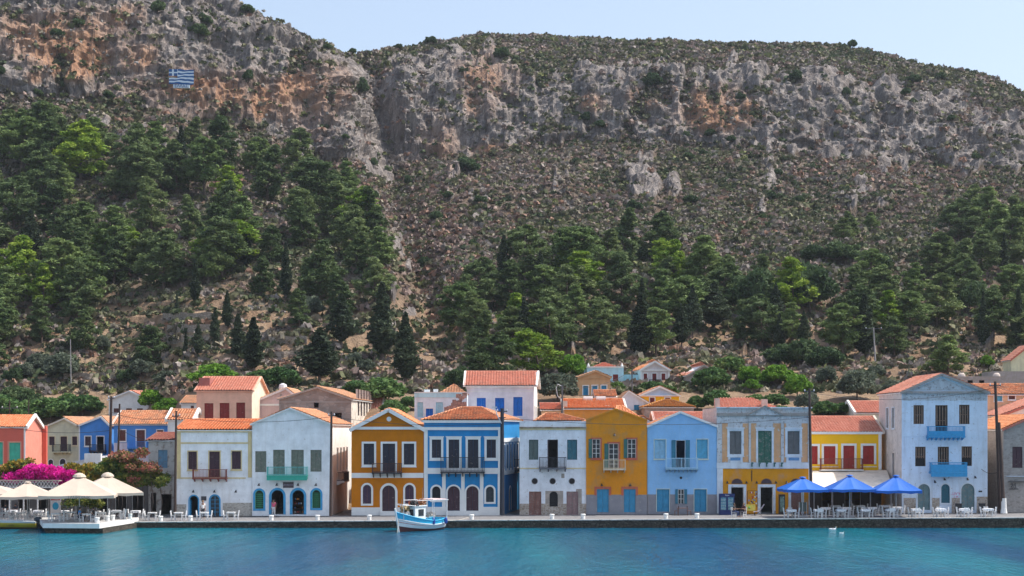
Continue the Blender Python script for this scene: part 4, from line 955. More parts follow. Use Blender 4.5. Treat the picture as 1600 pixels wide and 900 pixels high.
# ================================================================ HOUSES BEHIND
cy=W('cyan_plaster',(.30,.62,.74),wear=.05); terra=W('terracotta_plaster',(.72,.44,.32),wear=.04,streak=.05); pinkw=W('faded_pink_plaster',(.62,.46,.46),wear=.18,streak=.1)
ruin=stone('brown_ruin_stone',(.24,.18,.15),(.50,.40,.34),(.32,.27,.24),1.6,.5); lil=W('lilac_white_plaster',(.76,.73,.78),wear=.04,streak=.05); blS=slat('cobalt_shutter',(.0,.15,.58))
white2=W('white_plaster_clean',(.80,.79,.76),wear=.06,streak=.05)
root,T,lx,lz,I=house('house','terracotta house with three dark red shutters behind the white house with brown balcony',307,393.5,612,700,182,11,terra,
 opens=[('shut',319.4,333.4,630,656.6,dict(m=dkred,fm=dkred)),('shut',343.2,358.4,629.6,661,dict(m=dkred,fm=dkred,tall=1)),('shut',369.2,383,629,655.6,dict(m=dkred,fm=dkred))],
 roof='side',apex=(350,588.5),rooft=TILE_B,under=terra,skew=(0,0),wallr=W('cream_gable_wall',(.80,.68,.54),wear=.03),rake=(.14,terra),balc=[dict(x=(330,368),r=655,f=663,ms=terra,mr=brownW,kw=dict(nbr=0))])
part('parapet_tower',root,W('dark_red_plaster',(.36,.14,.12)),lambda s:s.box(-I['w']/2-.02,-I['w']/2+1.2,1.5,5,I['h']-.5,I['h']+1.6))
root,T,lx,lz,I=house('house','faded pink house with a white-edged gable beside the terracotta house',396,474,629,700,188,10,pinkw,opens=[('shut',444,452,619+12,626+12,dict(m=brown))],roof='front',apex=(447,608),rake=(.22,W('pale_pink_trim',(.74,.66,.66))),rooft=TILE_C,bands=[('band',396,474,631,634,.05,WHITE)])
s=MB(); s.lathe([(.05,0),(.45,.1),(.5,.6),(.42,.95),(.1,1.1)],(0.1,3,I['h']+1.2),10); s.build('water_tank',plain('pale_tank',(.66,.66,.68),.5),root)
root,T,lx,lz,I=house('ruined_house','brown stone ruin with a gable behind the white gabled house',436,548.8,625,700,180,20,ruin,opens=[('open',490.5,498,616+12,624+13,dict(m=choc)),('open',496,508,646,672,dict(m=choc)),('open',522,534,645,672,dict(m=choc))],
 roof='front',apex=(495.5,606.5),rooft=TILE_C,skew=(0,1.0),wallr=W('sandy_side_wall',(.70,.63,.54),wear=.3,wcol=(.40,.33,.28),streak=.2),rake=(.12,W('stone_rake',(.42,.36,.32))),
 side_open=[('R','open',5+2.3*q,6.2+2.3*q,3.6,6.6,dict(m=choc)) for q in range(6)],bands=[('band',436,548,627,629,.05,W('stone_rake',(.42,.36,.32)))])
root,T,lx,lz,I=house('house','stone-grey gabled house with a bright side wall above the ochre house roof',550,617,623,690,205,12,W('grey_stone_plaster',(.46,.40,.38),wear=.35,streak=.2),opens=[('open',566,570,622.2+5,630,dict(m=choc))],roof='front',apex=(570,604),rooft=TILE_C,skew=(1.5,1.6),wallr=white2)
root,T,lx,lz,I=house('shed','small tiled lean-to in front of the stone-grey gabled house',559,594,641,690,196,6,ruin,roof='side',apex=(577,621),rooft=TILE_B,rake=(.2,white2))
root,T,lx,lz,I=house('house','white and cyan house with a blue door behind the ochre and blue houses',647.6,730,614.5,700,176,10,W('white_cyan_plaster',(.72,.80,.86),wear=.04),
 opens=[('shut',652.4,661,628.6,652,dict(m=slat('pale_cyan_shutter',(.40,.68,.78)),fm=cy)),('shut',665.4,676.6,638.4,660,dict(m=blS,fm=blS,sur=(.12,WHITE))),('shut',681,692,628.6,652,dict(m=slat('pale_cyan_shutter',(.40,.68,.78)),fm=cy))],
 roof='flat',bands=[('frieze',647.4,730,613.8,621,.08,W('cyan_frieze',(.46,.72,.80))),('cornice',647.4,730,612.6,613.8,.14,WHITE)])
rb=MB(); w=I['w'];h=I['h']; tile_face(rb,(-.4,1,h-.2),(w/2,1,h-.2),(w/2-1.6,5,h+1.05),(w/2-1.6,5,h+1.05)); tile_face(rb,(w/2,1,h-.2),(w/2,9,h-.2),(w/2-1.6,5,h+1.05),(w/2-1.6,5,h+1.05)); tile_face(rb,(-.4,9,h-.2),(-.4,1,h-.2),(w/2-1.6,5,h+1.05),(w/2-1.6,5,h+1.05)); rb.build('roof',[TILE_C,WHITE],root)
part('chimney',root,white2,lambda s:s.box(-1.9,-1.3,2,2.6,h-.2,h+.45)); part('chimney',root,white2,lambda s:s.box(-.9,-.4,2,2.5,h-.2,h+.5))
# rubble stub
s=MB(); g=np.random.default_rng(5)
for k in range(60):
    x=g.random()*2.0; zmax=.5+1.6*min(1,x/1.3); z=g.random()*zmax; r=.14+.16*g.random(); s.box(x-r,x+r,-r+g.random()*.3,r+.3*g.random(),z-r*.7,z+r*.7)
s.box(.2,2.05,0,.4,-2.6,.7)
o=s.build('ruined_wall',stone('red_rubble',(.30,.16,.13),(.48,.32,.27),(.2,.14,.12),2.5,.5),None,(PX(698,172),172,PZ(647,172))); tag(o,'reddish rubble wall stub between the cyan house and the strong blue roof','wall')
root,T,lx,lz,I=house('house','large lilac-white house with three cobalt shutters and long pinkish tile roof',729.4,834,604.4,700,180,10,lil,
 opens=[('shut',745,759,621.8,641.8,dict(m=blS,fm=blS)),('shut',773.6,788,621.8,650,dict(m=blS,fm=blS,tall=1)),('shut',802,816.4,620.4,650,dict(m=blS,fm=blS))],
 roof='side',apex=(782,580),rooft=TILE_B,rake=(.22,white2),wallr=white2,skew=(0,.55),over=.3,bands=[('cornice',729,834.6,603.4,606,.22,white2),('band',729.4,834,611,612,.04,white2)],side_open=[('R','shut',1.2+2.9*q,2.3+2.9*q,1.2,4.6,dict(m=slat('grey_white_panel',(.55,.55,.6)),sur=(.15,white2))) for q in range(3)])
# roofs peeping between, middle
ow2=W('orange_plaster',(.70,.30,.06),wear=.05)
root,*_=house('house','low house with an aged hipped orange roof right behind the weathered white house',838,917,660,700,172,8,ow2,roof='hip',apex=(863,647,.6),rooft=TILE_A)
root,T,lx,lz,I=house('house','low orange house with long tiled roof behind the weathered white and mustard houses',882,976,640,690,186,9,ow2,roof='side',apex=(925,624.5),rooft=TILE_A,rake=(.2,white2))
for x in (2.4,3.9): part('chimney',root,white2,lambda s:s.lathe([(.3,0),(.33,.55),(.2,.7)],(I['w']/2-x+2,1.2,I['h']-.2),8))
part('chimney',root,W('pale_stack',(.62,.52,.45)),lambda s:s.box(-I['w']/2-.2,-I['w']/2+.35,.3,.9,I['h']-1.2,I['h']+1.0))
root,*_=house('house','low house with reddish roof half hidden left of the long orange tiled roof',846,876,642,690,190,8,W('buff_plaster',(.62,.42,.26)),roof='side',apex=(860,631),rooft=TILE_B)
root,T,lx,lz,I=house('house','white house with stepped orange tile ridges behind the mustard gable',962,1006,661,700,175,8,white2,roof='hip',apex=(972,635.5,.3),rooft=TILE_A,rake=None)
root,*_=house('house','low tiled house behind the light blue gable',1026,1108,664,700,176,8,W('rose_plaster',(.66,.42,.36)),roof='side',apex=(1065,645.5),rooft=TILE_B,rake=(.2,W('rose_trim',(.66,.5,.44))))
root,*_=house('house','white gabled house wedged between the mustard and light blue roofs',995,1024,664,700,174,8,white2,roof='front',apex=(1003,652),rooft=TILE_A)
root,T,lx,lz,I=house('ruined_house','old house with rust-coloured hipped roof below the yellow hillside house',1006,1084,638,680,190,8,ruin,roof='hip',apex=(1048,625.5,.4),rooft=tile('roof_tile_rust',(.38,.15,.05),(.52,.26,.08),(.22,.13,.08),.4))
root,T,lx,lz,I=house('house','small house with bright orange roof and solar water tanks below the tan house',931,962,621.5,660,192,6,W('brown_stone_wall',(.36,.28,.24),wear=.4),roof='side',apex=(946,610.5),rooft=TILE_A)
for px in (919,939): 
    s=MB(); x=PX(px,190)-root.location.x; z=PZ(623,190)-root.location.z; s.tube([(x-.55,-2,z),(x+.55,-2,z)],.28,10); s.box(x-.5,x+.5,-2.4,-2.2,z-1.2,z-.2); s.build('solar_tank',plain('solar_tank_pale',(.62,.56,.55),.4),root)
tanw=W('tan_plaster',(.60,.38,.20),wear=.06)
root,*_=house('house','tan hillside house with three blue shuttered openings and pyramid roof',903,953.5,590.6,640,205,8,tanw,
 opens=[('shut',911.2,919,603,618,dict(m=blueP,sur=(.12,WHITE))),('shut',925.4,933.4,602.6,620,dict(m=blueP,sur=(.12,WHITE))),('shut',939.6,947.6,602.4,616,dict(m=blueP,sur=(.12,WHITE)))],roof='front',apex=(930.5,581),rooft=TILE_C,rake=(.14,tanw),bands=[('cornice',902.6,954,590,591.4,.12,tanw)])
root,T,lx,lz,I=house('house','light blue hillside house with corner pinnacles and dark red window',917,974.4,573.6,630,215,9,W('aqua_plaster',(.46,.72,.82),wear=.05),opens=[('shut',957.8,966,585,596,dict(m=dkred,fm=dkred)),('shut',940,949.6,584.6,592,dict(m=dkred,fm=dkred))],roof='flat',mats=[white2],zones=[(956,968,597,606,1)],bands=[('cornice',916.6,974.8,572.6,574.4,.12,white2)])
rb=MB(); w=I['w'];h=I['h']; tile_face(rb,(-w/2+.6,.6,h-.1),(w/2-.6,.6,h-.1),(0,4.5,h+.75),(0,4.5,h+.75)); tile_face(rb,(w/2-.6,.6,h-.1),(w/2-.6,8.4,h-.1),(0,4.5,h+.75),(0,4.5,h+.75)); rb.build('roof',[TILE_B,WHITE],root)
for x in (-w/2+.2,w/2-.2): part('pinnacle',root,white2,lambda s:s.lathe([(.16,0),(.16,.25),(.05,.55)],(x,.3,h),6))
s=MB(); s.box(0,4.6*.41*1.0+.0,0,.3,-1.4,1.9); o=s.build('garden_wall',cy,None,(PX(974.5,214),214,PZ(608,214))); tag(o,'turquoise garden wall between the light blue and the cream hillside houses','wall')
s=MB(); s.box(0,1.9,0,.3,-1.4,1.1); 
crm=W('cream_grey_plaster',(.66,.60,.60),wear=.06)
root,*_=house('house','cream hillside house with white pediment and three dark red shutters',1001,1046.4,578.6,630,218,9,crm,opens=[('shut',1005.6,1011.2,583.6,594,dict(m=dkred,sur=(.1,WHITE))),('shut',1019.2,1025.8,583.6,599,dict(m=dkred,sur=(.1,WHITE))),('shut',1033.6,1039.6,583.6,594,dict(m=dkred,sur=(.1,WHITE)))],
 roof='front',apex=(1023,565.5),rake=(.24,WHITE,.2),bands=[('cornice',1000.4,1047,577.6,579.4,.18,WHITE),('pilaster',1000.6,1003.4,579.5,615,.07,WHITE),('pilaster',1043.8,1046.6,579.5,615,.07,WHITE)],wallr=W('pale_aqua_side',(.60,.76,.82)),skew=(-.9,0),
 balc=[dict(x=(1014,1032),r=593.5,f=600,ms=blackI,mr=blackI,kw=dict(nbr=2))])
root,*_=house('ruined_house','roofed stone shell with three black openings, highest right of the hillside houses',1074,1124,587.4,640,215,12,W('grey_brown_plaster',(.40,.34,.31),wear=.4,streak=.2),opens=[('open',1080.6,1088,594,609,dict(m=choc)),('open',1095.6,1104,594,612,dict(m=choc)),('open',1111,1119,594.4,606,dict(m=choc))],
 roof='front',apex=(1100,571.5),rooft=TILE_B,rake=(.22,W('stone_rake',(.42,.36,.32))),skew=(-1.5,0),side_open=[('L','open',2+3*q,3.4+3*q,1.6,4,dict(m=choc)) for q in range(3)])
root,*_=house('house','small white gabled house with a blue shutter above the mustard gable',965,1011.6,630,660,195,8,W('white_blue_gable',(.70,.76,.86),wear=.03),opens=[('shut',990.6,999,632.6,642,dict(m=blueP,fm=blueP))],roof='front',apex=(982.5,612.6),rooft=TILE_C,rake=(.14,WHITE))
root,*_=house('house','small yellow hillside house with pale blue gable and two dark red windows',1000.5,1061,618.6,660,198,8,yel,opens=[('shut',1015.6,1022.6,621.4,634,dict(m=dkred,sur=(.12,WHITE))),('shut',1039.4,1047,621.4,634,dict(m=dkred,sur=(.12,WHITE)))],roof='front',apex=(1031,605.4,1),mats=[W('pale_blue_gable',(.46,.62,.82))],zones=[(1000,1000.1,618.7,618.8,1)],rake=(.2,WHITE),bands=[('cornice',1000,1061.4,617.6,619.4,.14,WHITE)])
# right background
root,*_=house('house','pale house with pink roof behind the bright yellow house',1338,1386,647,690,186,8,W('pale_green_cream',(.66,.64,.54)),roof='side',apex=(1360,628),rooft=TILE_B,rake=(.34,white2))
root,*_=house('house','peach house with long orange tile roof behind the tall pale blue house',1528,1640,618,700,180,10,W('peach_plaster',(.74,.50,.30),wear=.04),opens=[('shut',1553.4,1566,615.5+3,624.6+2,dict(m=lbs,sur=(.06,WHITE))),('shut',1576,1586,615.5+3,624,dict(m=brown,sur=(.1,WHITE)))],roof='side',apex=(1580,600),rooft=TILE_A)
root,*_=house('house','white-walled house with red-edged roof behind the grey stone house',1566,1660,650,700,172,9,white2,roof='front',apex=(1640,622),rooft=TILE_B,rake=(.2,W('red_rake',(.46,.16,.12))),mats=[])
root,*_=house('ruined_house','long grey roofless ruin on the slope behind the tall pale blue house',1482,1572,588,612,196,8,W('grey_ruin_wall',(.36,.32,.31),wear=.4,streak=.2),opens=[('open',1512,1520,594,604,dict(m=choc)),('open',1530,1538,594,604,dict(m=choc))],roof='flat')
part('arched_gable',root,W('pale_arch',(.55,.47,.42)),lambda s:s.lathe([(.5,0),(.42,.3),(.2,.5)],(-1.6,1,1.8),10))
part('arched_gable',root,W('pale_arch',(.55,.47,.42)),lambda s:s.lathe([(.5,0),(.42,.3),(.2,.5)],(2.6,1,1.8),10))
root,*_=house('house','pale yellow house with a red roof edge at the far right, highest on the slope',1580,1640,563,600,208,3.5,W('pale_yellow_plaster',(.70,.66,.44)),roof='front',apex=(1608,541),rooft=TILE_B,rake=(.14,redtr))
root,*_=house('shed','flat grey shed roof beside the pale yellow house at the right edge',1552,1606,580,600,202,5,W('grey_ruin_wall',(.36,.32,.31)),roof='flat')
# ================================================================ LEFT, BEHIND THE TERRACE
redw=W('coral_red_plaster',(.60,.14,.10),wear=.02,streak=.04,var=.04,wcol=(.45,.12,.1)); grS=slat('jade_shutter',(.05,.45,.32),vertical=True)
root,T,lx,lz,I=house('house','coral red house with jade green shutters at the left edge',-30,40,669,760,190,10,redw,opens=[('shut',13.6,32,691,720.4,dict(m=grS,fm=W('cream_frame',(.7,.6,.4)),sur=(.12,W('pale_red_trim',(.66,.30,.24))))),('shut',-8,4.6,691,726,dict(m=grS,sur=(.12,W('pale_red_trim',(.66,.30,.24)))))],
 roof='side',apex=(5,650),rooft=TILE_A,skew=(0,-1.0),wallr=W('coral_side_sunlit',(.74,.27,.20),wear=.02),rake=(.4,white2),bands=[('corner_strip',37.4,40,669,730,.05,WHITE)])  # right side is a lighter copy of the coral, sunlight painted in
part('side_parapet',root,redw,lambda s:s.box(I['w']/2-.98,I['w']/2-.45,10.02,10.6,0,I['h']+.3))
crm2=W('pale_olive_plaster',(.58,.57,.42),wear=.03)
root,*_=house('house','pale olive house with small black balcony left of the two blue houses',73,122.6,667,752,215,11,crm2,opens=[('shut',76.9,85.4,682,695.6,dict(m=choc,sur=(.1,W('cream_frame',(.7,.6,.4))))),('shut',94.6,104.8,682,705.4,dict(m=choc,tall=1,sur=(.1,W('cream_frame',(.7,.6,.4))))),('shut',112.8,120.6,682,695.6,dict(m=choc,sur=(.1,W('cream_frame',(.7,.6,.4))))),
  ('shut',75.6,83,718,728,dict(m=navy,arch=1,sur=(.1,WHITE))),('shut',93.6,102.4,717,728,dict(m=navy,arch=1,sur=(.1,WHITE)))],roof='front',apex=(101,654.8),rooft=TILE_C,rake=(.2,W('cream_trim2',(.66,.62,.52))),skew=(0,1),
 balc=[dict(x=(84,111.6),r=694.6,f=705.6,ms=crm2,mr=blackI,kw=dict(nbr=5))])
bl2=W('azure_plaster',(.075,.27,.66),wear=.02,streak=.03); 
root,*_=house('house','narrow azure gabled house with white corner strips next to the pale olive house',123,172,666,752,215,11,bl2,opens=[('shut',133,142,682,696.4,dict(m=choc,sur=(.12,WHITE))),('open',151.6,162,682,705.4,dict(m=choc,tall=1,sur=(.12,WHITE)))],roof='front',apex=(158,652),rooft=TILE_C,rake=(.22,WHITE),bands=[('corner_strip',123,125,667,720,.05,WHITE)],
 balc=[dict(x=(141.6,166.6),r=694.6,f=705,ms=blackI,mr=blackI,kw=dict(nbr=5))])
root,*_=house('house','azure house with long orange tiled roof and brown door on a blue balcony',178,268,664.6,752,208,9,bl2,opens=[('shut',185.2,196.4,672,689,dict(m=brown,sur=(.1,WHITE))),('shut',213.6,226.4,672,700,dict(m=brown,tall=1,sur=(.14,WHITE))),('shut',245.4,255,672,683,dict(m=brown,sur=(.1,WHITE)))],
 roof='side',apex=(224,643),rooft=TILE_A,rake=(.2,WHITE),mats=[W('lilac_base',(.60,.62,.72))],zones=[(178,268,706,740,1),(178,200,692,706,1)],balc=[dict(x=(201,231),r=690,f=699.6,ms=bl2,mr=bl2,kw=dict(nbr=6))])
root,*_=house('house','white gabled house with lit side wall highest above the azure houses',170,232,625,665,236,12,white2,opens=[('shut',177.6,186,638,645,dict(m=brown)),('shut',197,206,638,645,dict(m=brown)),('shut',214,223,638,642,dict(m=brown))],roof='front',apex=(202.6,612),rooft=TILE_B,rake=(.2,WHITE),skew=(2.2,2.6),wallr=W('white_side_sunlit',(.8,.74,.64)))  # side wall white is warmed in colour to paint the sun on it
root,*_=house('house','little white house with brown window left of the terracotta house',283,307,632,680,200,8,white2,opens=[('shut',298,303,628+6,636+4,dict(m=brown))],roof='side',apex=(295,619),rooft=TILE_C)
root,*_=house('house','low tiled roof with white gable behind the worn plaster house on the left',262,300,658,700,178,6,white2,roof='side',apex=(272,641),rooft=TILE_A,rake=(.4,white2))
root,*_=house('house','worn plaster house with faded blue shutter and rusty roof edge above the trellis plants',232,274.6,689.6,806,164.5,10,W('worn_plaster_grey',(.56,.52,.48),wear=.34,wcol=(.34,.28,.24),streak=.15),opens=[('shut',247.2,261.6,703,731.4,dict(m=slat('faded_blue_shutter',(.16,.32,.46),wear=.3))),('open',236,244,770,806,dict(m=choc)),('open',252,268,772,806,dict(m=choc))],roof='side',apex=(255,678.5),rooft=tile('roof_tile_rust2',(.34,.12,.09),(.42,.2,.15)),rake=(.14,W('dark_rake',(.3,.16,.13))))
# white shed with sloping roof
sr=empty('shed',(PX(115,172),172,.6)); tag(sr,'low white shed with a sloping whitewashed roof among the bougainvillea','shed')
s=MB(); q=[(PX(70,170),170,PZ(731,170)),(PX(157,170),170,PZ(712.5,170)),(PX(157,170),176,PZ(711,176)),(PX(70,170),176,PZ(729,176))]
q=[Vector(p)-sr.location for p in q]; s.add(q+[p-Vector((0,0,.2)) for p in q],[(0,1,2,3),(7,6,5,4),(0,4,5,1),(1,5,6,2),(2,6,7,3),(3,7,4,0)]); s.build('roof',W('whitewash_roof',(.60,.60,.64),wear=.15),sr)
s=MB(); X1=q[0].x+.1; X2=q[1].x-.05
s.add([(X1,q[0].y+.1,0),(X2,q[0].y+.1,0),(X2,q[0].y+.1,q[1].z-.2),(X1,q[0].y+.1,q[0].z-.2),(X1,3.8,0),(X2,3.8,0),(X2,3.8,q[2].z-.2),(X1,3.8,q[3].z-.2)],[(0,1,2,3),(7,6,5,4),(0,4,5,1),(1,5,6,2),(3,2,6,7),(0,3,7,4)]); s.build('wall',white2,sr)
part('parapet',sr,white2,lambda s:s.box(X2-1.6,X2+.1,q[0].y-.1,q[0].y+.5,q[1].z-.9,q[1].z+.25))
# back wall of the seaside tavern, dark and open
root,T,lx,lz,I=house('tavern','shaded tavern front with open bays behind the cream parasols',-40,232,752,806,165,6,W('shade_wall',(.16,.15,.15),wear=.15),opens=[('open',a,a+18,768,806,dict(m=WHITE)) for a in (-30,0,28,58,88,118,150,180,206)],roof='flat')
# people-high posts and white lattice frieze of the pergola
pr=empty('pergola',(PX(45,159),159,.58)); tag(pr,'white timber pergola with lattice frieze under the magenta bougainvillea','pergola')
z1=PZ(752,159)-.58; z0_=PZ(760.5,159)-.58; X0=PX(-40,159)-pr.location.x; X1=PX(92,159)-pr.location.x
wp=plain('white_timber',(.68,.66,.64),.7); 
part('beam',pr,W('weathered_beam',(.42,.34,.30)),lambda s:s.box(X0,X1,-.05,.05,z1,z1+.12)); part('beam',pr,wp,lambda s:s.box(X0,X1,-.04,.04,z0_-.1,z0_))
def lat(s):
    n=26
    for k in range(n):
        a=X0+(X1-X0)*k/n; b=X0+(X1-X0)*(k+1)/n
        s.beam((a,0,z0_),(b,0,z1),.04,.05,up=(0,1,0)); s.beam((b,.0,z0_),(a,.0,z1),.035,.05,up=(0,1,0))
part('lattice',pr,wp,lat)
for k in range(6): 
    x=X0+(X1-X0)*(k+.5)/6; part('post',pr,wp,lambda s:s.box(x-.06,x+.06,-.06,.06,0,z0_-.1))
part('roof_slats',pr,W('weathered_beam',(.42,.34,.30)),lambda s:[s.box(X0+(X1-X0)*k/40-.04,X0+(X1-X0)*k/40+.04,.05,5.5,z1+.0,z1+.09) for k in range(41)])
# ================================================================ TREES
def leafquads(g,C,Rr,n,size,asp=.45,outer=.5,flat=0.0):
    """n leaves round every clump centre"""
    m=len(C); d=g.normal(size=(m,n,3)); d/=np.linalg.norm(d,axis=2,keepdims=True)
    r=outer+(1-outer)*g.random((m,n,1)); c=C[:,None,:]+d*r*Rr[:,None,:]
    a=g.normal(size=(m,n,3)); a[...,2]*=(1-flat); a/=np.linalg.norm(a,axis=2,keepdims=True)
    b=np.cross(a,g.normal(size=(m,n,3))); b/=np.linalg.norm(b,axis=2,keepdims=True)
    s=size*(.6+.8*g.random((m,n,1)))
    V=np.stack([c-a*s-b*s*asp,c+a*s-b*s*asp,c+a*s+b*s*asp,c-a*s+b*s*asp],2)
    return V.reshape(-1,3)
def crown_mesh(name,V,mat): return np_mesh(name,V,np.arange(len(V)).reshape(-1,4),mat)
bark=plain('bark_grey_brown',(.13,.095,.075),.95,.3,3)
def trunk_mesh(name,h,r,lean,g,branches):
    s=MB(); p=[(lean[0]*t*t,lean[1]*t*t,h*t) for t in (-.08,0,.25,.5,.75,1)]
    s.tube(p,[r*1.3,r*1.15,r*.85,r*.65,r*.4,r*.12],7)
    for (c) in branches:
        t=max(.15,min(.9,c[2]/h-.12)); b=(lean[0]*t*t,lean[1]*t*t,h*t); s.tube([b,((b[0]+c[0])*.5,(b[1]+c[1])*.5,(b[2]+c[2])*.5-.1),tuple(c)],[r*.35,r*.22,r*.07],5,caps=False)
    return s.mesh(name,bark)
def make_pine(seed,mat,h=9.0,wid=3.3,bare=.2,shape=.55,nl=112,nc=64):
    g=np.random.default_rng(seed); lean=(g.normal()*.5,g.normal()*.4)
    C=[];Rr=[]
    for i in range(nc):
        t=(i+.5)/nc; z=h*(bare+(1.0-bare)*t); R_=wid*((1-t)**shape)*(.55+.45*min(1,t*5))*(.75+.4*g.random())
        a=g.random()*6.283+i*2.4; q=R_*math.sqrt(.12+.88*g.random())
        tt=z/h
        C.append((lean[0]*tt*tt+q*math.cos(a),lean[1]*tt*tt+q*math.sin(a),z+q*.10+g.normal()*.15)); k=.75+.55*g.random()
        Rr.append((k*.30*wid,k*.30*wid,k*.14*wid+.08))
    C=np.array(C);Rr=np.array(Rr); Rr*= (1.05-.45*(C[:,2:3]/h)**2)
    V=leafquads(g,C,Rr,nl,.19,.36,.25,.3)
    return crown_mesh('crown',V,mat),trunk_mesh('trunk',h*.96,.17*h/9,lean,g,[c for c in C[::3]])
def make_cypress(seed,mat,h=9.0,wid=1.5,nl=130,irr=.3,bare=.12):
    g=np.random.default_rng(seed); C=[];Rr=[]
    for i in range(44):
        t=(i+.5)/44; z=h*(bare+(.99-bare)*t); R_=wid*min(1,(1-t)*1.5+.06)*min(1,.35+t*3.5)*(1-irr*.5+irr*g.random()); a=i*2.4+g.random(); q=R_*.62*math.sqrt(g.random())
        C.append((q*math.cos(a),q*math.sin(a),z)); k=R_*.55+.08; Rr.append((k,k,.42+.1*g.random()))
    V=leafquads(g,np.array(C),np.array(Rr),nl,.15,.5,.4); return crown_mesh('crown',V,mat),trunk_mesh('trunk',h*.9,.15,(0,0),g,[])
def make_round(seed,mat,h=4.5,wid=3.0,nl=170,nc=38,low=.12,lsz=.17):
    g=np.random.default_rng(seed); C=[];Rr=[]
    for i in range(nc):
        d=g.normal(size=3); d/=np.linalg.norm(d); d[2]=abs(d[2])*1.25-.35; q=.5+.5*g.random()
        C.append((d[0]*wid*.72*q,d[1]*wid*.72*q,h*.46+d[2]*h*.40*q)); k=.6+.5*g.random(); Rr.append((k*wid*.33,k*wid*.33,k*h*.17))
    C=np.array(C); V=leafquads(g,C,np.array(Rr),nl,lsz,.5,.55)
    return crown_mesh('crown',V,mat),trunk_mesh('trunk',h*.7,.13,(g.normal()*.3,0),g,[c for c in C[::4]])
pineM=leafmat('pine_needles',(.070,.115,.042),(.155,.215,.082),rvar=.34); pineY=leafmat('pine_needles_bright',(.13,.22,.025),(.30,.38,.05),rvar=.12)
cypM=leafmat('cypress_leaves',(.030,.050,.028),(.060,.085,.045)); olM=leafmat('olive_leaves',(.085,.11,.075),(.17,.20,.14),rvar=.15)
bushM=leafmat('dark_bush_leaves',(.045,.085,.035),(.09,.14,.055)); brM=leafmat('fresh_green_leaves',(.085,.19,.018),(.19,.32,.035),rvar=.12); figM=leafmat('fig_leaves',(.05,.12,.035),(.12,.20,.06))
PINES=[make_pine(s,pineM,9,w_,b_,sh) for s,w_,b_,sh in ((1,3.3,.16,.5),(2,3.0,.2,.6),(3,3.7,.22,.42),(4,2.7,.12,.7),(5,3.4,.3,.4),(6,3.1,.15,.55),(8,2.5,.1,.85))]
pineL=leafmat('pine_needles_light',(.10,.155,.05),(.20,.27,.09),rvar=.2)
for q_ in PINES[1::3]: q_[0].materials[0]=pineL
PINEY=[(lambda q:(q[0].copy(),q[1]))(p_) for p_ in PINES[:3]]
for q in PINEY: q[0].materials[0]=pineY
CYP=[make_cypress(21,cypM,9,1.5),make_cypress(22,cypM,9,2.0,irr=.5,bare=.2),make_cypress(23,cypM,9,1.1)]
RND=[make_round(31,bushM),make_round(32,bushM,4.2,3.2)]
OLV=[make_round(41,olM,4.5,3.0,nc=44),make_round(42,olM,4.5,3.3,nc=40)]
BRT=[make_round(51,brM,4.5,3.0),make_round(52,brM,4.2,3.3)]
FIG=[make_round(61,figM,4.5,3.2,lsz=.24,nl=110),make_round(62,figM,4.5,3.2,lsz=.24,nl=110)]
KIND={'pine':('pine_tree',PINES,9.0),'piney':('pine_tree',PINEY,9.0),'cyp':('cypress_tree',CYP,9.0),'bush':('bush',RND,4.4),'olive':('olive_tree',OLV,4.6),'bright':('leafy_shrub',BRT,4.5),'fig':('leafy_shrub',FIG,4.6)}
LAND=[(-80,72,'the coral red house'),(72,125,'the pale olive house'),(125,178,'the narrow azure house'),(178,232,'the long azure house'),(232,300,'the worn plaster house'),(300,394,'the ochre-striped white house'),(394,470,'the left half of the white gabled house'),(470,548,'the right half of the white gabled house'),(548,606,'the left half of the deep ochre house'),(606,663,'the right half of the deep ochre house'),(663,722,'the left half of the strong blue house'),(722,812,'the right half of the strong blue house'),(812,862,'the left half of the weathered white house'),(862,915,'the right half of the weathered white house'),(915,962,'the left half of the mustard house'),(962,1012,'the right half of the mustard house'),(1012,1066,'the left half of the light blue house'),(1066,1122,'the right half of the light blue house'),(1122,1192,'the left half of the ornate stained house'),(1192,1268,'the right half of the ornate stained house'),(1268,1322,'the left half of the bright yellow house'),(1322,1396,'the right half of the bright yellow house'),(1396,1470,'the left half of the three-storey house'),(1470,1545,'the right half of the three-storey house'),(1545,1700,'the grey stone house')]
TREES=[]   # (kind, px, base py, height px, width factor)
def T_(kind,px,py,hp,wf=1.0): TREES.append((kind,px,py,hp,wf))
g=np.random.default_rng(12)
def inpoly(x,y,poly):
    c=False; n=len(poly)
    for i in range(n):
        x1,y1=poly[i];x2,y2=poly[(i+1)%n]
        if (y1>y)!=(y2>y) and x<(x2-x1)*(y-y1)/(y2-y1)+x1: c=not c
    return c
def fill_poly(poly,dx,dy,hmin,hmax,kinds,holes=(),jit=.42,wf=1.0):
    xs=[p[0] for p in poly]; ys=[p[1] for p in poly]; y=min(ys)+dy*.3; row=0
    while y<max(ys):
        x=min(xs)+(dx/2 if row%2 else 0)
        while x<max(xs):
            X=x+g.normal()*dx*jit*.6; Y_=y+g.normal()*dy*jit*.6
            if inpoly(X,Y_,poly) and not any(((X-a)/c)**2+((Y_-b)/d)**2<1 for a,b,c,d in holes):
                k=kinds[int(g.random()*len(kinds))]; k='piney' if (k=='pine' and len(TREES)%13==6) else k; h=hmin+(hmax-hmin)*g.random()
                if k=='cyp': h*=.95
                T_(k,X,Y_,h,wf*(.9+.25*g.random()))
            x+=dx
        y+=dy; row+=1
P8=['pine']*9+['cyp']
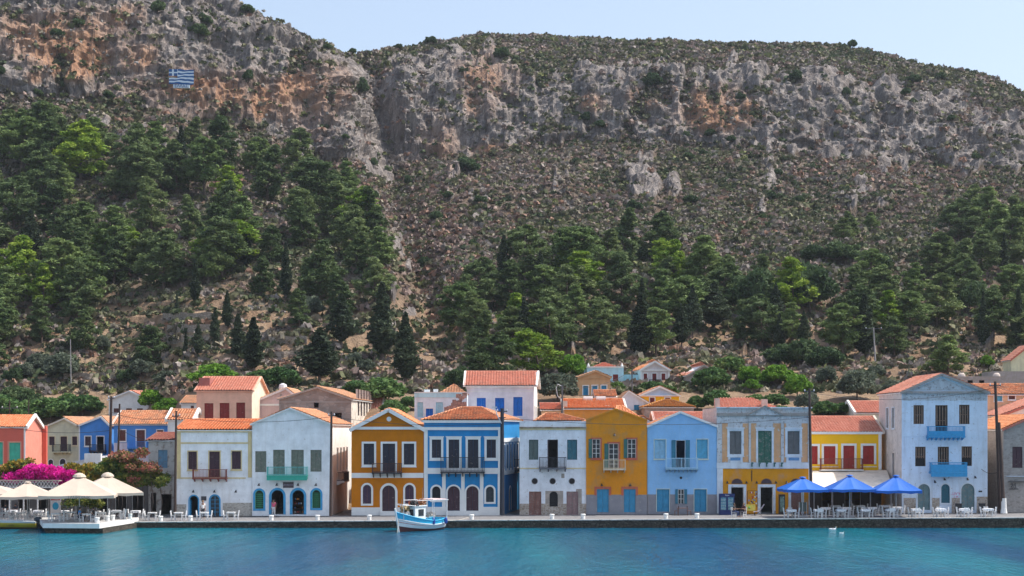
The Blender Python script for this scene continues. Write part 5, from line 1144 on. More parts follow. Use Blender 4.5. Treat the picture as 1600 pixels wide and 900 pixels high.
# left wood (polygon in terms of tree bases)
fill_poly([(-50,235),(60,222),(130,245),(205,262),(270,262),(350,258),(440,272),(510,292),(572,330),(600,400),(604,452),(585,520),(470,490),(330,455),(250,500),(120,520),(-50,560)],53,43,62,96,P8,holes=[(200,225,26,20),(215,352,60,13),(150,330,22,10),(298,505,44,46),(268,395,18,26),(390,300,14,12),(60,395,22,10)])
fill_poly([(-50,520),(120,530),(300,560),(300,585),(120,575),(-50,590)],52,28,52,72,['pine','pine','pine','bush'],holes=[(60,560,50,20),(170,572,60,14)])
fill_poly([(300,470),(470,500),(560,540),(420,520),(330,520)],46,34,60,78,['pine','cyp','pine'],holes=[(465,540,64,26)])
# middle wood
fill_poly([(705,460),(760,430),(860,420),(960,400),(1060,410),(1110,450),(1150,500),(1140,545),(1000,560),(860,575),(700,585),(690,520)],48,38,66,92,P8,holes=[(1010,470,26,16)])
# right wood
fill_poly([(1110,470),(1200,440),(1300,470),(1400,440),(1500,400),(1560,370),(1660,360),(1660,545),(1550,560),(1400,560),(1260,565),(1130,540)],50,38,62,88,P8+['bush'],holes=[(1290,440,60,34),(1300,500,24,26),(1185,510,22,14),(1420,410,50,24)])
for x,y,h in ((1520,350,60),(1545,372,78),(1500,382,70),(1585,365,60),(1600,400,80),(1575,420,80),(1330,372,44),(1318,380,40),(1360,366,34)): T_('pine',x,y,h,1.1)
# hand placed specials
for k,x,y,h,wf in [('piney',205,412,60,1.3),('piney',168,405,56,1.2),('piney',345,418,72,1.6),('piney',182,432,52,1.2),('piney',905,478,84,1.4),('piney',842,590,76,1.2),('piney',835,540,64,1.5),('piney',880,440,56,1.3),('piney',1045,430,58,1.0),('piney',110,470,60,1.2),
 ('cyp',500,600,88,2.0),('cyp',597,562,120,1.5),('cyp',634,598,110,1.25),('cyp',532,545,86,1.4),('cyp',395,580,84,1.7),('cyp',372,560,70,1.2),('cyp',1115,520,80,1.7),('cyp',1352,560,100,1.6),('cyp',1000,560,100,1.3),('cyp',1065,545,70,1.1),('cyp',1535,545,90,.8),('cyp',1592,545,95,.8),('cyp',1255,545,60,.9),('cyp',275,490,36,.7),('cyp',335,540,60,.9),('cyp',310,560,56,.9),('cyp',290,565,48,.8),('cyp',545,300,30,.7),
 ('pine',500,345,92,1.2),('pine',575,370,80,1.1),('pine',70,225,64,1.2),('pine',20,240,66,1.1),('pine',300,232,50,1.2),('pine',150,245,62,1.3),('pine',1480,590,66,1.25),('pine',760,600,80,1.1),
 ('olive',95,590,46,1.5),('olive',60,580,34,1.4),('olive',160,545,26,1.2),('olive',265,600,26,1.8),('olive',225,590,34,1.5),('olive',485,495,40,1.2),('olive',445,598,34,1.6),('olive',870,628,54,1.45),('olive',555,568,22,1.3),('olive',572,582,26,1.2),('olive',40,590,28,1.3),('olive',1340,625,56,1.35),('olive',1290,600,34,1.2),('olive',1370,590,24,1.4),
 ('bush',1245,575,52,1.6),('bush',1290,580,48,1.5),('bush',200,600,30,1.4),('bush',30,640,46,1.5),('bush',715,608,42,1.2),('bush',1210,570,34,1.4),('bush',18,600,30,1.3),
 ('bright',330,603,44,2.0),('bright',1170,600,36,1.4),('bright',1215,605,44,1.5),('bright',1245,622,46,1.2),('bright',1175,612,26,1.4),('bright',240,640,40,1.6),('bright',265,650,36,1.5),('bright',892,595,52,1.1),('bright',1542,545+30,26,1),
 ('fig',600,630,46,2.0),('fig',560,622,34,1.6),('fig',440,608,40,1.6),('fig',405,602,30,1.7),('fig',1120,640,36,1.6),('fig',1110,610,44,1.5),('fig',1090,640,26,1.4),('fig',962,590+22,20,1.6),('fig',1020,612,20,2.2),('fig',1045,616,18,2),('fig',80,660,44,1.9),('fig',130,650,40,1.7),('fig',40,660,40,1.6),('fig',5,655,46,1.5),('fig',105,640,30,1.5),('fig',1225,655,26,2.0),('fig',1290,650,28,1.8),('fig',1318,648,24,1.8),('fig',612,650,30,1.8),('fig',640,640,26,1.6),('olive',1262,640,34,1.4),('olive',1400,618,30,1.5),('bush',1420,612,24,1.6),('fig',1140,585,34,1.8),('fig',1395,640,26,1.4),('fig',1210,636,26,2.0),('fig',1180,632,20,1.9),
 # bushes on the bare slope and cliffs
 ('bush',382,22,20,1.4),('bush',1332,74,17,1.1),('bush',1513,110,9,1.0),('bush',672,70,16,1.5),('bush',548,80,13,1.2),('bush',622,78,11,1.8),('bush',505,78,12,1.5),('bush',550,150,34,1.0),('bush',310,60,30,1.3),('bush',320,40,22,1.2),('bush',245,22,26,1.1),('bush',385,128,22,.9),('bush',730,272,32,1.5),('bush',782,92,22,1.4),('bush',1020,140,32,1.1),('bush',1156,158,16,1.2),('bush',1426,130,17,1.7),('bush',1468,126,16,1.2),('bush',1410,150,16,1.2),('bush',1240,128,20,1.3),('bush',1108,214,16,1.3),('bush',1070,215,14,1.2),('bush',1140,222,14,1.2),('bush',1320,150,16,1.1),('bush',580,260,18,.9),('bush',635,290,20,1.0),('bush',700,310,15,1.4),('bush',750,318,16,1.6),('bush',935,200,16,1.3),('bush',915,192,20,1.1),('bush',1075,250,16,1.3),('bush',1100,245,14,1.2),('bush',1215,275,15,1.4),('bush',1248,318,16,1.3),('bush',1205,312,17,1.4),('bush',990,330,20,1.5),('bush',1080,318,18,1.5),('bush',1190,345,14,1.3),('bush',900,255,12,1.4),('bush',585,310,14,1.2),('bush',680,345,20,1.3),('bush',655,420,22,1.2),('bush',670,405,14,1.2),('bush',1520,250,14,1.2),('bush',1480,190,14,1.2),('bush',1555,178,14,1.3),('bush',1272,410,34,1.4),('bush',1318,412,40,1.7),('bush',1375,425,38,1.2),('bush',1345,440,26,1.2),('bush',170,155,16,1.4),('bush',60,150,14,1.3),('bush',90,60,20,1.2),('bush',125,42,16,1.5),('bush',5,120,22,1),('bush',740,385,14,1.2),('bush',530,218,12,1.2),('bush',415,65,10,1.2),('bush',1005,410,30,.9)]:
    T_(k,x,y,h,wf)
TREES=[t for t in TREES]
# order of each kind inside each landmark column, counted from the roofs upwards
def col_of(px):
    for i,(a,b,_) in enumerate(LAND):
        if a<=px<b: return i
    return 0 if px<0 else len(LAND)-1
ORD=['lowest','second','third','fourth','fifth','sixth','seventh','eighth','ninth','tenth','eleventh','twelfth','thirteenth','fourteenth','fifteenth','sixteenth','seventeenth','eighteenth','nineteenth','twentieth','twenty-first','twenty-second','twenty-third','twenty-fourth','twenty-fifth']
names={'pine':'green pine','piney':'yellow-green pine','cyp':'dark conical cypress','bush':'dark round bush','olive':'silvery olive tree','bright':'bright fresh-green shrub','fig':'broad-leaved green shrub'}
buck={}
for i,t in enumerate(TREES): buck.setdefault((t[0],col_of(t[1])),[]).append(i)
lab={}
for (k,c),L_ in buck.items():
    L_.sort(key=lambda i:-(TREES[i][2]-TREES[i][3]*.5))
    for r,i in enumerate(L_):
        if len(L_)==1: lab[i]='%s, the only one above %s'%(names[k],LAND[c][2])
        elif r==len(L_)-1: lab[i]='%s, highest one straight above %s'%(names[k],LAND[c][2])
        else: lab[i]='%s, %s%s above %s'%(names[k],ORD[r],' one straight' if r==0 else ' one up straight',LAND[c][2])
GRP={'pine':'pines on the hillside','piney':'pines on the hillside','cyp':'cypresses on the hillside','bush':'dark bushes on the hillside','olive':'olive trees above the village','bright':'bright shrubs above the village','fig':'leafy shrubs between the houses'}
CATN={'pine':'pine tree','piney':'pine tree','cyp':'cypress tree','bush':'bush','olive':'olive tree','bright':'shrub','fig':'shrub'}
for i,(k,px,py,hp,wf) in enumerate(TREES):
    nm,var,h0=KIND[k]; p=ground(px,py); cm,tm=var[i%len(var)]
    s=hp*p.y/FPX/h0
    r=empty(nm,(p.x,p.y,p.z-.15)); sw=s*wf*(1.25 if k in('pine','piney') else 1.0 if k=='cyp' else .74)
    r.scale=(sw,sw,s); r.rotation_euler=(0,0,g.random()*6.283)
    tag(r,lab[i],CATN[k],GRP[k])
    link('trunk',tm,r); link('crown',cm,r)
print('trees',len(TREES),{k:sum(1 for t in TREES if t[0]==k) for k in names})
# ================================================================ CLIMBERS (bougainvillea etc.)
def climber(name,label,cat,blobs,Y,mat,n=260,lsz=.11,seed=1,supp=True):
    g=np.random.default_rng(seed); C=[];Rr=[]
    cx=PX(sum(b[0] for b in blobs)/len(blobs),Y)
    for (px,py,rx,ry) in blobs:
        m=max(5,int(rx*ry/14)) 
        for k in range(m):
            a=g.random()*6.283; q=math.sqrt(g.random())
            C.append((PX(px+rx*q*math.cos(a)*.85,Y)-cx,g.normal()*.5,PZ(py+ry*q*math.sin(a)*.8,Y)-.6)); kk=.32+.45*g.random(); Rr.append((kk*1.25,kk,kk*.8))
    V=leafquads(g,np.array(C),np.array(Rr),n,lsz,.6,.15)
    r=empty(name,(cx,Y,.6)); tag(r,label,cat); link('foliage',crown_mesh('foliage',V,mat),r)
    s=MB(); 
    for b in blobs[::2]: s.tube([(PX(b[0],Y)-cx,0,0),(PX(b[0],Y)-cx+.2,.1,1.4),(PX(b[0],Y)-cx-.1,0,PZ(b[1],Y)-.6)],[.07,.05,.03],6)
    s.build('stem',bark,r); return r
mag=leafmat('magenta_bracts',(.62,.01,.34),(.85,.03,.52),rvar=0,scale=1.5,transl=.3); mix_g=leafmat('climber_green_orange',(.10,.15,.025),(.42,.22,.04),rvar=0,scale=2.2); gr2=leafmat('climber_green',(.05,.11,.025),(.26,.24,.05),rvar=0,scale=2.2); rusty=leafmat('rusty_bracts',(.12,.16,.04),(.50,.13,.14),rvar=0,scale=2.6)
climber('bougainvillea','vivid magenta bougainvillea spreading over the white pergola','bougainvillea',[(26,746,13,5),(42,743,14,8),(60,739,16,10),(78,738,15,12),(95,742,15,10),(112,746,12,7),(103,752,14,5)],161,mag,330,.10,1)
climber('climbing_plant','orange and green climber left of the magenta bougainvillea','climbing plant',[(5,735,12,8),(25,730,14,7),(38,727,10,6),(10,746,8,5)],162,mix_g,240,.11,2)
climber('climbing_plant','green climber with dull pink and yellowing leaves between the magenta bougainvillea and white shed','climbing plant',[(125,735,9,8),(140,738,12,10),(150,748,8,8),(112,731,8,4)],161.5,mix_g,240,.11,3)
climber('climbing_plant','large green climber with pink and orange flowers right of the cream parasols','climbing plant',[(170,730,14,12),(190,722,16,16),(182,740,20,14),(205,735,18,16),(222,745,18,14),(240,742,14,10),(250,750,9,8),(195,752,22,8),(175,748,14,8)],160.6,gr2,260,.12,4)
climber('climbing_plant','russet flowering sprays growing out of the large green climber','climbing plant',[(188,712,10,6),(200,718,8,8),(212,727,7,6),(210,752,6,7),(236,732,10,6),(218,708,8,4)],160.0,rusty,150,.11,5)
climber('potted_plant','leafy green plant with yellow flowers behind the jetty tables','plant',[(133,784,9,7),(150,786,9,6),(112,780,6,8)],156.5,gr2,200,.09,6)
# dry-stone terrace walls on the lower slope
tw=stone('terrace_stone',(.24,.19,.15),(.44,.37,.31),(.2,.16,.12),1.8,.6)
for (xa,xb,py,hh,l) in ((255,335,497,1.2,'short pale dry-stone wall on the bare patch inside the left wood'),(262,330,515,1.1,'second dry-stone wall below the short pale one in the left wood'),(255,350,532,1.1,'long dry-stone terrace wall under the gap in the left wood'),(420,480,534,1.2,'dry-stone terrace wall between the cypress and the olive on the left slope'),(430,500,556,1.0,'lower dry-stone terrace wall above the terracotta house'),(590,650,592,.9,'low dry-stone wall left of the gully foot'),(100,170,590,1.0,'low dry-stone wall above the azure houses')):
    pts=[ground(xa+(xb-xa)*k/10,py+math.sin(k*1.3)*1.0) for k in range(11)]; c=pts[5].copy(); s=MB()
    for a,b in zip(pts[:-1],pts[1:]):
        a=a-c;b=b-c; a.y-=.35; b.y-=.35
        s.add([(a.x,a.y,a.z-.6),(b.x,b.y,b.z-.6),(b.x,b.y,b.z+hh*.7),(a.x,a.y,a.z+hh*.7),(a.x,a.y+.6,a.z-.6),(b.x,b.y+.6,b.z-.6),(b.x,b.y+.6,b.z+hh*.7),(a.x,a.y+.6,a.z+hh*.7)],[(0,1,2,3),(3,2,6,7),(7,6,5,4),(0,3,7,4),(1,5,6,2)])
    tag(s.build('terrace_wall',tw,None,c),l,'wall','dry-stone walls on the slope')
# ================================================================ FURNITURE, PEOPLE, BOATS
wpnt=plain('white_furniture_paint',(.80,.80,.80),.55,.05); cloth=plain('white_tablecloth',(.82,.82,.84),.8,.05); cream=plain('cream_canvas',(.52,.43,.35),.85,.06,1.2); bluec=plain('blue_canvas',(.0,.115,.50),.6,.08,1.2)
def make_chair():
    r=empty('chair',(0,0,0))
    part('seat',r,wpnt,lambda s:s.box(-.20,.20,-.20,.20,.43,.465))
    def bk(s):
        for x in (-.18,.18): s.beam((x,.19,.44),(x,.25,.92),.05,.05)
        for z,y in ((.58,.212),(.70,.228),(.84,.245)): s.box(-.17,.17,y-.012,y+.012,z-.045,z+.045)
    part('backrest',r,wpnt,bk)
    for x in (-.175,.175):
        for y in (-.175,.175): part('leg',r,wpnt,lambda s:s.box(x-.026,x+.026,y-.026,y+.026,0,.43))
    part('stretcher',r,wpnt,lambda s:(s.box(-.16,.16,-.19,-.165,.2,.225),s.box(-.19,-.165,-.16,.16,.2,.225),s.box(.165,.19,-.16,.16,.2,.225)))
    return r
def make_table():
    r=empty('table',(0,0,0)); part('tabletop',r,wpnt,lambda s:(s.box(-.40,.40,-.40,.40,.72,.75),s.box(-.36,.36,-.36,.36,.64,.719)))
    for x in (-.34,.34):
        for y in (-.34,.34): part('leg',r,wpnt,lambda s:s.box(x-.022,x+.022,y-.022,y+.022,0,.64))
    return r
def make_cloth():
    s=MB(); n=24; 
    top=[];bot=[]
    for k in range(n*4):
        sd,t=divmod(k,n); t=t/n; P=[(-1,-1),(1,-1),(1,1),(-1,1)]; a,b=P[sd],P[(sd+1)%4]; x=a[0]+(b[0]-a[0])*t; y=a[1]+(b[1]-a[1])*t
        top.append((x*.415,y*.415,.758)); w_=1+.05*math.sin(k*.9)+.02*math.sin(k*2.3); bot.append((x*.43*w_,y*.43*w_,.53-.05*abs(t-.5)*2*(-1)-.06*(1-abs(t-.5)*2)*0))
    m=n*4; s.add(top+bot,[list(range(m))]+[(k,k+m,(k+1)%m+m,(k+1)%m) for k in range(m)]); return s.mesh('tablecloth',cloth)
chair0=make_chair(); table0=make_table(); clothm=make_cloth(); used={'c':False,'t':False}
def put(proto,key,loc,rz,label,group):
    o=proto if not used[key] else copy_tree(proto); used[key]=True
    o.location=loc; o.rotation_euler=(0,0,rz); o['label']=label; o['category']={'c':'chair','t':'table'}[key]; o['group']=group; return o
SIDE={'L':(-.50,0,-math.pi/2+math.pi,'left of the table'),'R':(.50,0,-math.pi/2,'right of the table'),'F':(0,-.52,math.pi,'at near side of table'),'B':(0,.52,0,'behind the table')}
def seat(px,Y,ref,sides,z=None,cl=True,grp='white tables along the quay',rz=0):
    x=PX(px,Y); z=zq(x)+.0 if z is None else z
    put(table0,'t',(x,Y,z),rz,'white table '+ref,grp)
    if cl:
        c=link('tablecloth',clothm,None,(x,Y,z),(0,0,rz)); tag(c,'white cloth on table '+ref,'tablecloth',None,None); c['group']='white tablecloths'
    for q in sides:
        dx,dy,r_,ph=SIDE[q]; ca,sa=math.cos(rz),math.sin(rz)
        # chair faces the table: backrest (+y local) away from it
        ang=math.atan2(dy,dx)-math.pi/2
        put(chair0,'c',(x+dx*ca-dy*sa,Y+dx*sa+dy*ca,z),ang+rz,'white chair %s %s'%(ph,ref),'white chairs along the quay')
for px,ref in ((1236.5,'by the water under the left blue parasol'),(1279,'by the water between left and middle blue parasols'),(1314,'by the water just left of the middle pole'),(1352,'by the water right of the middle pole'),(1391,'by the water under the right blue parasol'),(1431,'by the water before the left grey-teal arched door'),(1470,'by the water before the dark teal arched window'),(1507,'by the water before the right grey-teal arched door'),(1544,'by the water nearest the leaning utility poles')):
    seat(px,153.6,ref,'LRF' if int(px)%2 else 'LRB')
for px,ref in ((1290,'in the shaded second row left of the middle pole'),(1322,'in the shaded second row behind the middle pole'),(1362,'in the shaded second row between middle and right poles'),(1402,'in the shaded second row right of the right pole')):
    seat(px,157.4,ref,'LR',grp='white tables in the shade of the canopy')
for px,ref in ((1306,'deepest under the canopy, left one'),(1344,'deepest under the canopy, middle one'),(1382,'deepest under the canopy, right one')):
    seat(px,161.4,ref,'LR',grp='white tables in the shade of the canopy')
for px,Y,ref in ((238,154.4,'between the jetty and the left utility pole'),(279,154.2,'at the foot of the left utility pole'),(319,154.2,'in front of the small blue arched doors'),(361,154.2,'before the grey stone plinth')):
    seat(px,Y,ref,'LR',cl=False,grp='white tables before the white houses')
JT=.88
for px,Y,ref in ((88,147.0,'on the jetty, nearest its left corner'),(137,146.6,'on the jetty where two guests sit'),(112,149.8,'on the jetty, second row, left one'),(158,148.8,'on the jetty, near the slanting edge'),(184,150.8,'on the jetty, near its right corner')):
    seat(px,Y,ref,'LR' if px!=137 else 'LR',z=JT,cl=False,grp='white tables on the jetty')
for px,Y,ref in ((-20,154.6,'at the left edge behind the yellow boat bow'),(8,154.6,'by the bollard behind the yellow boat'),(34,154.6,'behind the middle of the yellow boat'),(60,154.8,'behind the outboard motor'),(20,158.6,'second row under the left cream parasol'),(60,158.2,'second row left of the menu board'),(100,157.6,'second row right of the menu board'),(150,156.8,'second row under the overlapping cream parasol'),(182,158.4,'second row before the large green climber'),(212,157.6,'second row right of the cream parasols')):
    seat(px,Y,ref,'LRB' if Y<156 else 'LR',cl=(Y>156),grp='white tables of the tavern')
# ---- parasols
def parasol(name,label,cxp,Y,apy,rpy,halfw,canvas,zg,group,cap=False,rz=0,drop=.28,txt=None):
    x=PX(cxp,Y); r=empty(name,(x,Y,zg),rz); tag(r,label,'parasol',group)
    za=PZ(apy,Y)-zg; ze=PZ(rpy,Y)-zg; h=halfw
    s=MB(); n=9; V=[];F=[]
    corners=[(-h,-h),(h,-h),(h,h),(-h,h)]
    # 8 ribs, cloth sags between ribs
    rim=[(-h,-h),(0,-h),(h,-h),(h,0),(h,h),(0,h),(-h,h),(-h,0)]
    m=8; sub=4
    for k in range(m):
        a=rim[k]; b=rim[(k+1)%m]
        g0=len(s.v)
        for i in range(n+1):
            t=i/n
            for q in range(sub+1):
                u=q/sub; ex=a[0]+(b[0]-a[0])*u; ey=a[1]+(b[1]-a[1])*u
                z=za+(ze-za)*(t**.94); z-=.10*math.sin(math.pi*u)*t*math.sin(math.pi*min(1,t)*.8)
                s.v.append((ex*(.02+.98*t),ey*(.02+.98*t),z))
        for i in range(n):
            for q in range(sub):
                o=g0+i*(sub+1)+q; s.f.append([o,o+sub+1,o+sub+2,o+1]); s.m.append(0)
        # valance
        for q in range(sub):
            u0,u1=q/sub,(q+1)/sub; sag=lambda u:.10*math.sin(math.pi*u)*math.sin(math.pi*.8)
            p=lambda u,dz:(a[0]+(b[0]-a[0])*u,a[1]+(b[1]-a[1])*u,ze-sag(u)-dz)
            sc=lambda u:drop-.06*abs(math.sin(u*math.pi*2))
            s.add([p(u0,0),p(u1,0),p(u1,sc(u1)),p(u0,sc(u0))],[(0,1,2,3)])
    s.build('canopy',canvas,r)
    if cap: s=MB(); s.lathe([(.62,-.10),(.5,.10),(.28,.24),(.05,.30)],(0,0,za-.05),10); s.build('vent_cap',canvas,r)
    else: s=MB(); s.lathe([(.34,-.02),(.3,.05),(.1,.10)],(0,0,za-.02),8); s.build('vent_cap',canvas,r)
    pm=plain('parasol_pole_grey',(.55,.55,.55),.4)
    s=MB(); s.tube([(0,0,0),(0,0,za-.02)],.045,8); s.build('pole',pm,r)
    for c in rim:
        s=MB(); s.beam((0,0,za-.1),(c[0]*.97,c[1]*.97,ze-.03),.03,.03); s.build('rib',pm,r)
    s=MB(); s.box(-.4,.4,-.4,.4,0,.10); s.build('base',plain('concrete_base',(.5,.5,.5)),r)
    if txt:
        o=link('lettering',text_mesh(txt,.32,plain('dark_print',(.08,.07,.08)),.002),r); o.location=(.25,-h-.01,ze-.17); o.rotation_euler=(R(90),0,0)
    return r
G1='cream parasols of the tavern'; G2='blue parasols over the right tables'
parasol('parasol','cream parasol cut by the left edge of the picture',-8,153.5,757,770,2.3,cream,.6,G1)
parasol('parasol','cream parasol with low pointed top, between the left edge and the menu board',43,152.5,753.5,774,2.5,cream,.6,G1,rz=R(14))
parasol('parasol','largest cream parasol over the jetty, its valance printed with dark lettering',124,147.6,743,772,3.25,cream,JT,G1,cap=True,rz=R(10),txt='Ι Λλφα αλος')
parasol('parasol','cream parasol behind the printed one, overlapping its right side',168,152.6,742,768,3.1,cream,JT,G1,cap=True,rz=R(16))
parasol('parasol','left blue parasol, in front of the ornate stained house',1254,154.4,746,763.5,2.0,bluec,zq(28),G2,rz=R(4))
parasol('parasol','middle blue parasol, in front of the bright yellow house',1327.6,154.4,743,763,2.05,bluec,zq(32),G2)
parasol('parasol','right blue parasol, beside the three-storey house',1400,154.6,743.4,765,2.1,bluec,zq(36),G2,rz=R(-5))
# ---- bollards
for px,Y,l in ((424,153.2,'white bollard in front of the left arched door of the white gabled house'),(496,153.2,'white bollard below the right arched window of the white gabled house'),(297.5,153.2,'white bollard between the two left café tables'),(577,153.0,'white bollard in front of the deep ochre house'),(737,152.9,'white bollard in front of the strong blue house'),(862.5,152.9,'white bollard below the dark arched window of the weathered house'),(911,152.9,'white bollard at the join of the weathered and mustard houses'),(1040.5,152.9,'white bollard below the left blue door of the light blue house'),(1089,152.9,'white bollard below the right blue door of the light blue house'),(251,152.9,'white bollard right of the jetty by the round-backed table'),(18,152.6,'white bollard behind the yellow boat'),(58,152.6,'white bollard behind the outboard motor')):
    x=PX(px,Y); s=MB(); s.lathe([(.20,0),(.19,.30),(.22,.34),(.24,.42),(.20,.48)],(0,0,0),12); o=s.build('bollard',wh,None,(x,Y,zq(x))); tag(o,l,'bollard','white bollards on the quay edge')
for px,Y,l in ((203,151.2,'white bollard at the right corner of the jetty'),(176,148.6,'white bollard half-way along the slanting jetty edge'),(168,147.4,'white bollard left of the half-way one on the slanting jetty edge'),(152,144.6,'white bollard at the front corner of the jetty')):
    x=PX(px,Y); s=MB(); s.lathe([(.20,0),(.19,.34),(.22,.38),(.22,.46),(.18,.5)],(0,0,0),12); o=s.build('bollard',wh,None,(x,Y,JT)); tag(o,l,'bollard','white bollards on the jetty')
# ---- utility poles and cables
wood2=plain('creosoted_pole',(.055,.035,.03),.85,.3,2); mgrey=plain('dark_metal',(.06,.065,.08),.6)
def pole(label,pxb,pyb,pxt,pyt,Y,r=.13,mat=wood2,cross=None,z0=None,extra=None,name='utility_pole'):
    zb=PZ(pyb,Y) if z0 is None else z0; xb=PX(pxb,Y); xt=PX(pxt,Y); zt=PZ(pyt,Y)
    e=empty(name,(xb,Y,zb)); tag(e,label,'pole')
    s=MB(); s.tube([(0,0,0),((xt-xb),0,zt-zb)],[r,r*.7],8); s.build('mast',mat,e)
    if cross: 
        for w_,dz in cross: s=MB(); s.box(xt-xb-w_,xt-xb+w_,-.05,.05,zt-zb-dz-.05,zt-zb-dz+.05); s.build('crossarm',mgrey,e)
        for sx in (-1,1): s=MB(); s.lathe([(.05,0),(.07,.08),(.03,.18)],(xt-xb+sx*cross[0][0]*.9,0,zt-zb-cross[0][1]+.05),6); s.build('insulator',plain('porcelain',(.6,.6,.62),.3),e)
    if extra: extra(e,xt-xb,zt-zb)
    return (xt,Y,zt)
pA=pole('dark utility pole at the left corner of the white house with ochre strips',273.4,800,275.4,642,158.6,.14,cross=[(.35,.5)])
pB=pole('dark utility pole at the right corner of the white gabled house',516.6,806,518,643,158.4,.15,cross=[(.3,.4)])
def lampx(e,x,z):
    s=MB(); s.tube([(x,-.1,z-1.6),(x-.5,-.2,z-.6),(x-.7,-.3,z+.1)],.05,6); s.build('lamp_arm',plain('pale_metal',(.6,.62,.66),.4),e)
    s=MB(); s.box(x-1.0,x-.5,-.5,-.2,z+.05,z+.16); s.build('lamp_head',plain('pale_metal',(.6,.62,.66),.4),e)
pC=pole('thick black utility pole with a pale lamp arm beside the strong blue house',784.6,805,784.6,638,158.6,.24,plain('tarred_pole',(.015,.02,.035),.7),cross=[(.5,.3),(.35,.9)],extra=lampx)
pD=pole('dark utility pole between the ornate house and the bright yellow house',1268,805,1264.6,607,158.8,.17,cross=[(.5,.3)])
pE=pole('tall dark utility pole in the alley right of the three-storey house',1563,802,1555,596,158.6,.19,cross=[(.55,.4)])
pF=pole('thick leaning utility pole with whitewashed foot beside the tall alley pole',1568.6,802,1561,660,158.0,.20,extra=lambda e,x,z:(lambda s:(s.lathe([(.34,0),(.27,.5),(.24,1.45)],(0,0,0),10),s.build('whitewashed_foot',wh,e)))(MB()))
pG=pole('dark utility pole rising left of the azure house with orange roof',171,740,174,619,163,.17,cross=[(.3,.2)])
pH=pole('thinner dark pole right of the tallest pole behind the climbers',184,735,187,631,164,.12)
pI=pole('metal mast with a hooked lamp arm behind the weathered white house',878,652,878.6,601,182,.12,plain('dark_metal',(.06,.065,.08)),z0=PZ(665,182),extra=lambda e,x,z:(lambda s:(s.tube([(x,0,z-.2),(x-.5,0,z+.05),(x-.68,0,z-.4),(x-.5,0,z-1.3),(x-.1,0,z-1.6)],.04,6),s.build('lamp_arm',plain('pale_metal',(.6,.62,.66),.4),e)))(MB()))
pJ=pole('grey utility pole with crossarm standing among the pines above the yellow house',1368,572,1365,512,232,.13,plain('grey_pole',(.32,.30,.30)),cross=[(1.2,.15)])
pK=pole('bare thin grey pole above the lilac-white house roof',827,588,825.6,534,226,.10,plain('grey_pole',(.32,.30,.30)))
pL=pole('slim dark pole on the slope right of the narrow cypress',661,600,660,560,215,.08)
pM=pole('thin pole on the slope above the azure house',111,600,110,530,250,.08,plain('grey_pole',(.32,.30,.30)))
pN=pole('slim dark pole beside the light blue hillside house',1009,630,988.6,574,206,.10) if False else pole('slim dark pole between the light blue and the cream hillside houses',987.6,634,987.6,576,204,.10,plain('dark_metal',(.06,.065,.08)))
pO=pole('slim brown pole behind the right half of the yellow house, up the slope',1464,582,1464,541,224,.09)
pP=pole('left bare dark pole on the slope behind the coral red house',15,662,15,626,200,.10,cross=[(1.0,.9)])
pQ=pole('right dark pole on the slope behind the coral red house',44,660,45,624,205,.09)
cab=plain('black_cable',(.02,.02,.025),.6)
def cable(label,a,b,sag=.8,r=.022):
    a=Vector(a);b=Vector(b); c=a.copy(); pts=[]
    for k in range(15):
        t=k/14; p=a.lerp(b,t)-c; p.z-=sag*4*t*(1-t); pts.append(p)
    s=MB(); s.tube(pts,r,5); o=s.build('cable',cab,None,c); tag(o,label,'cable','overhead cables between the poles')
def dn(p,d,dx=0): return (p[0]+dx,p[1],p[2]-d)
cable('overhead cable across the two white houses from the left utility pole',dn(pA,.6),dn(pB,.5),.5)
cable('overhead cable across the deep ochre and strong blue houses',dn(pB,.5),dn(pC,1.4),.5)
cable('overhead cable from the black lamp pole across the mustard gable to the ornate house',dn(pC,.9),dn(pD,2.8),.7)
cable('overhead cable across the three-storey house top from the ornate house pole',dn(pD,.4),dn(pE,.6),.9)
cable('overhead cable from the azure house pole to the left utility pole',dn(pG,1.6),dn(pA,.5),.5)
cable('overhead cable from the azure house pole out of the left edge',dn(pG,3.4),(PX(-60,160),160,PZ(650,160)),.8)
cable('lower overhead cable from the thinner pole to the left utility pole',dn(pH,2.5),dn(pA,2.6),.7)
cable('short overhead cable from the three-storey wall to the alley pole',(PX(1538,158.6),159.6,PZ(733,159)),(PX(1562,158.6),158.6,PZ(736,158.6)),.35)
cable('overhead cable leaving the alley pole past the right edge',dn(pE,.5),(PX(1680,160),160,PZ(610,160)),.6)
cable('slack overhead cable from the hooked mast to the pole by the hillside houses',dn(pI,.3),dn(pN,.2),.8)
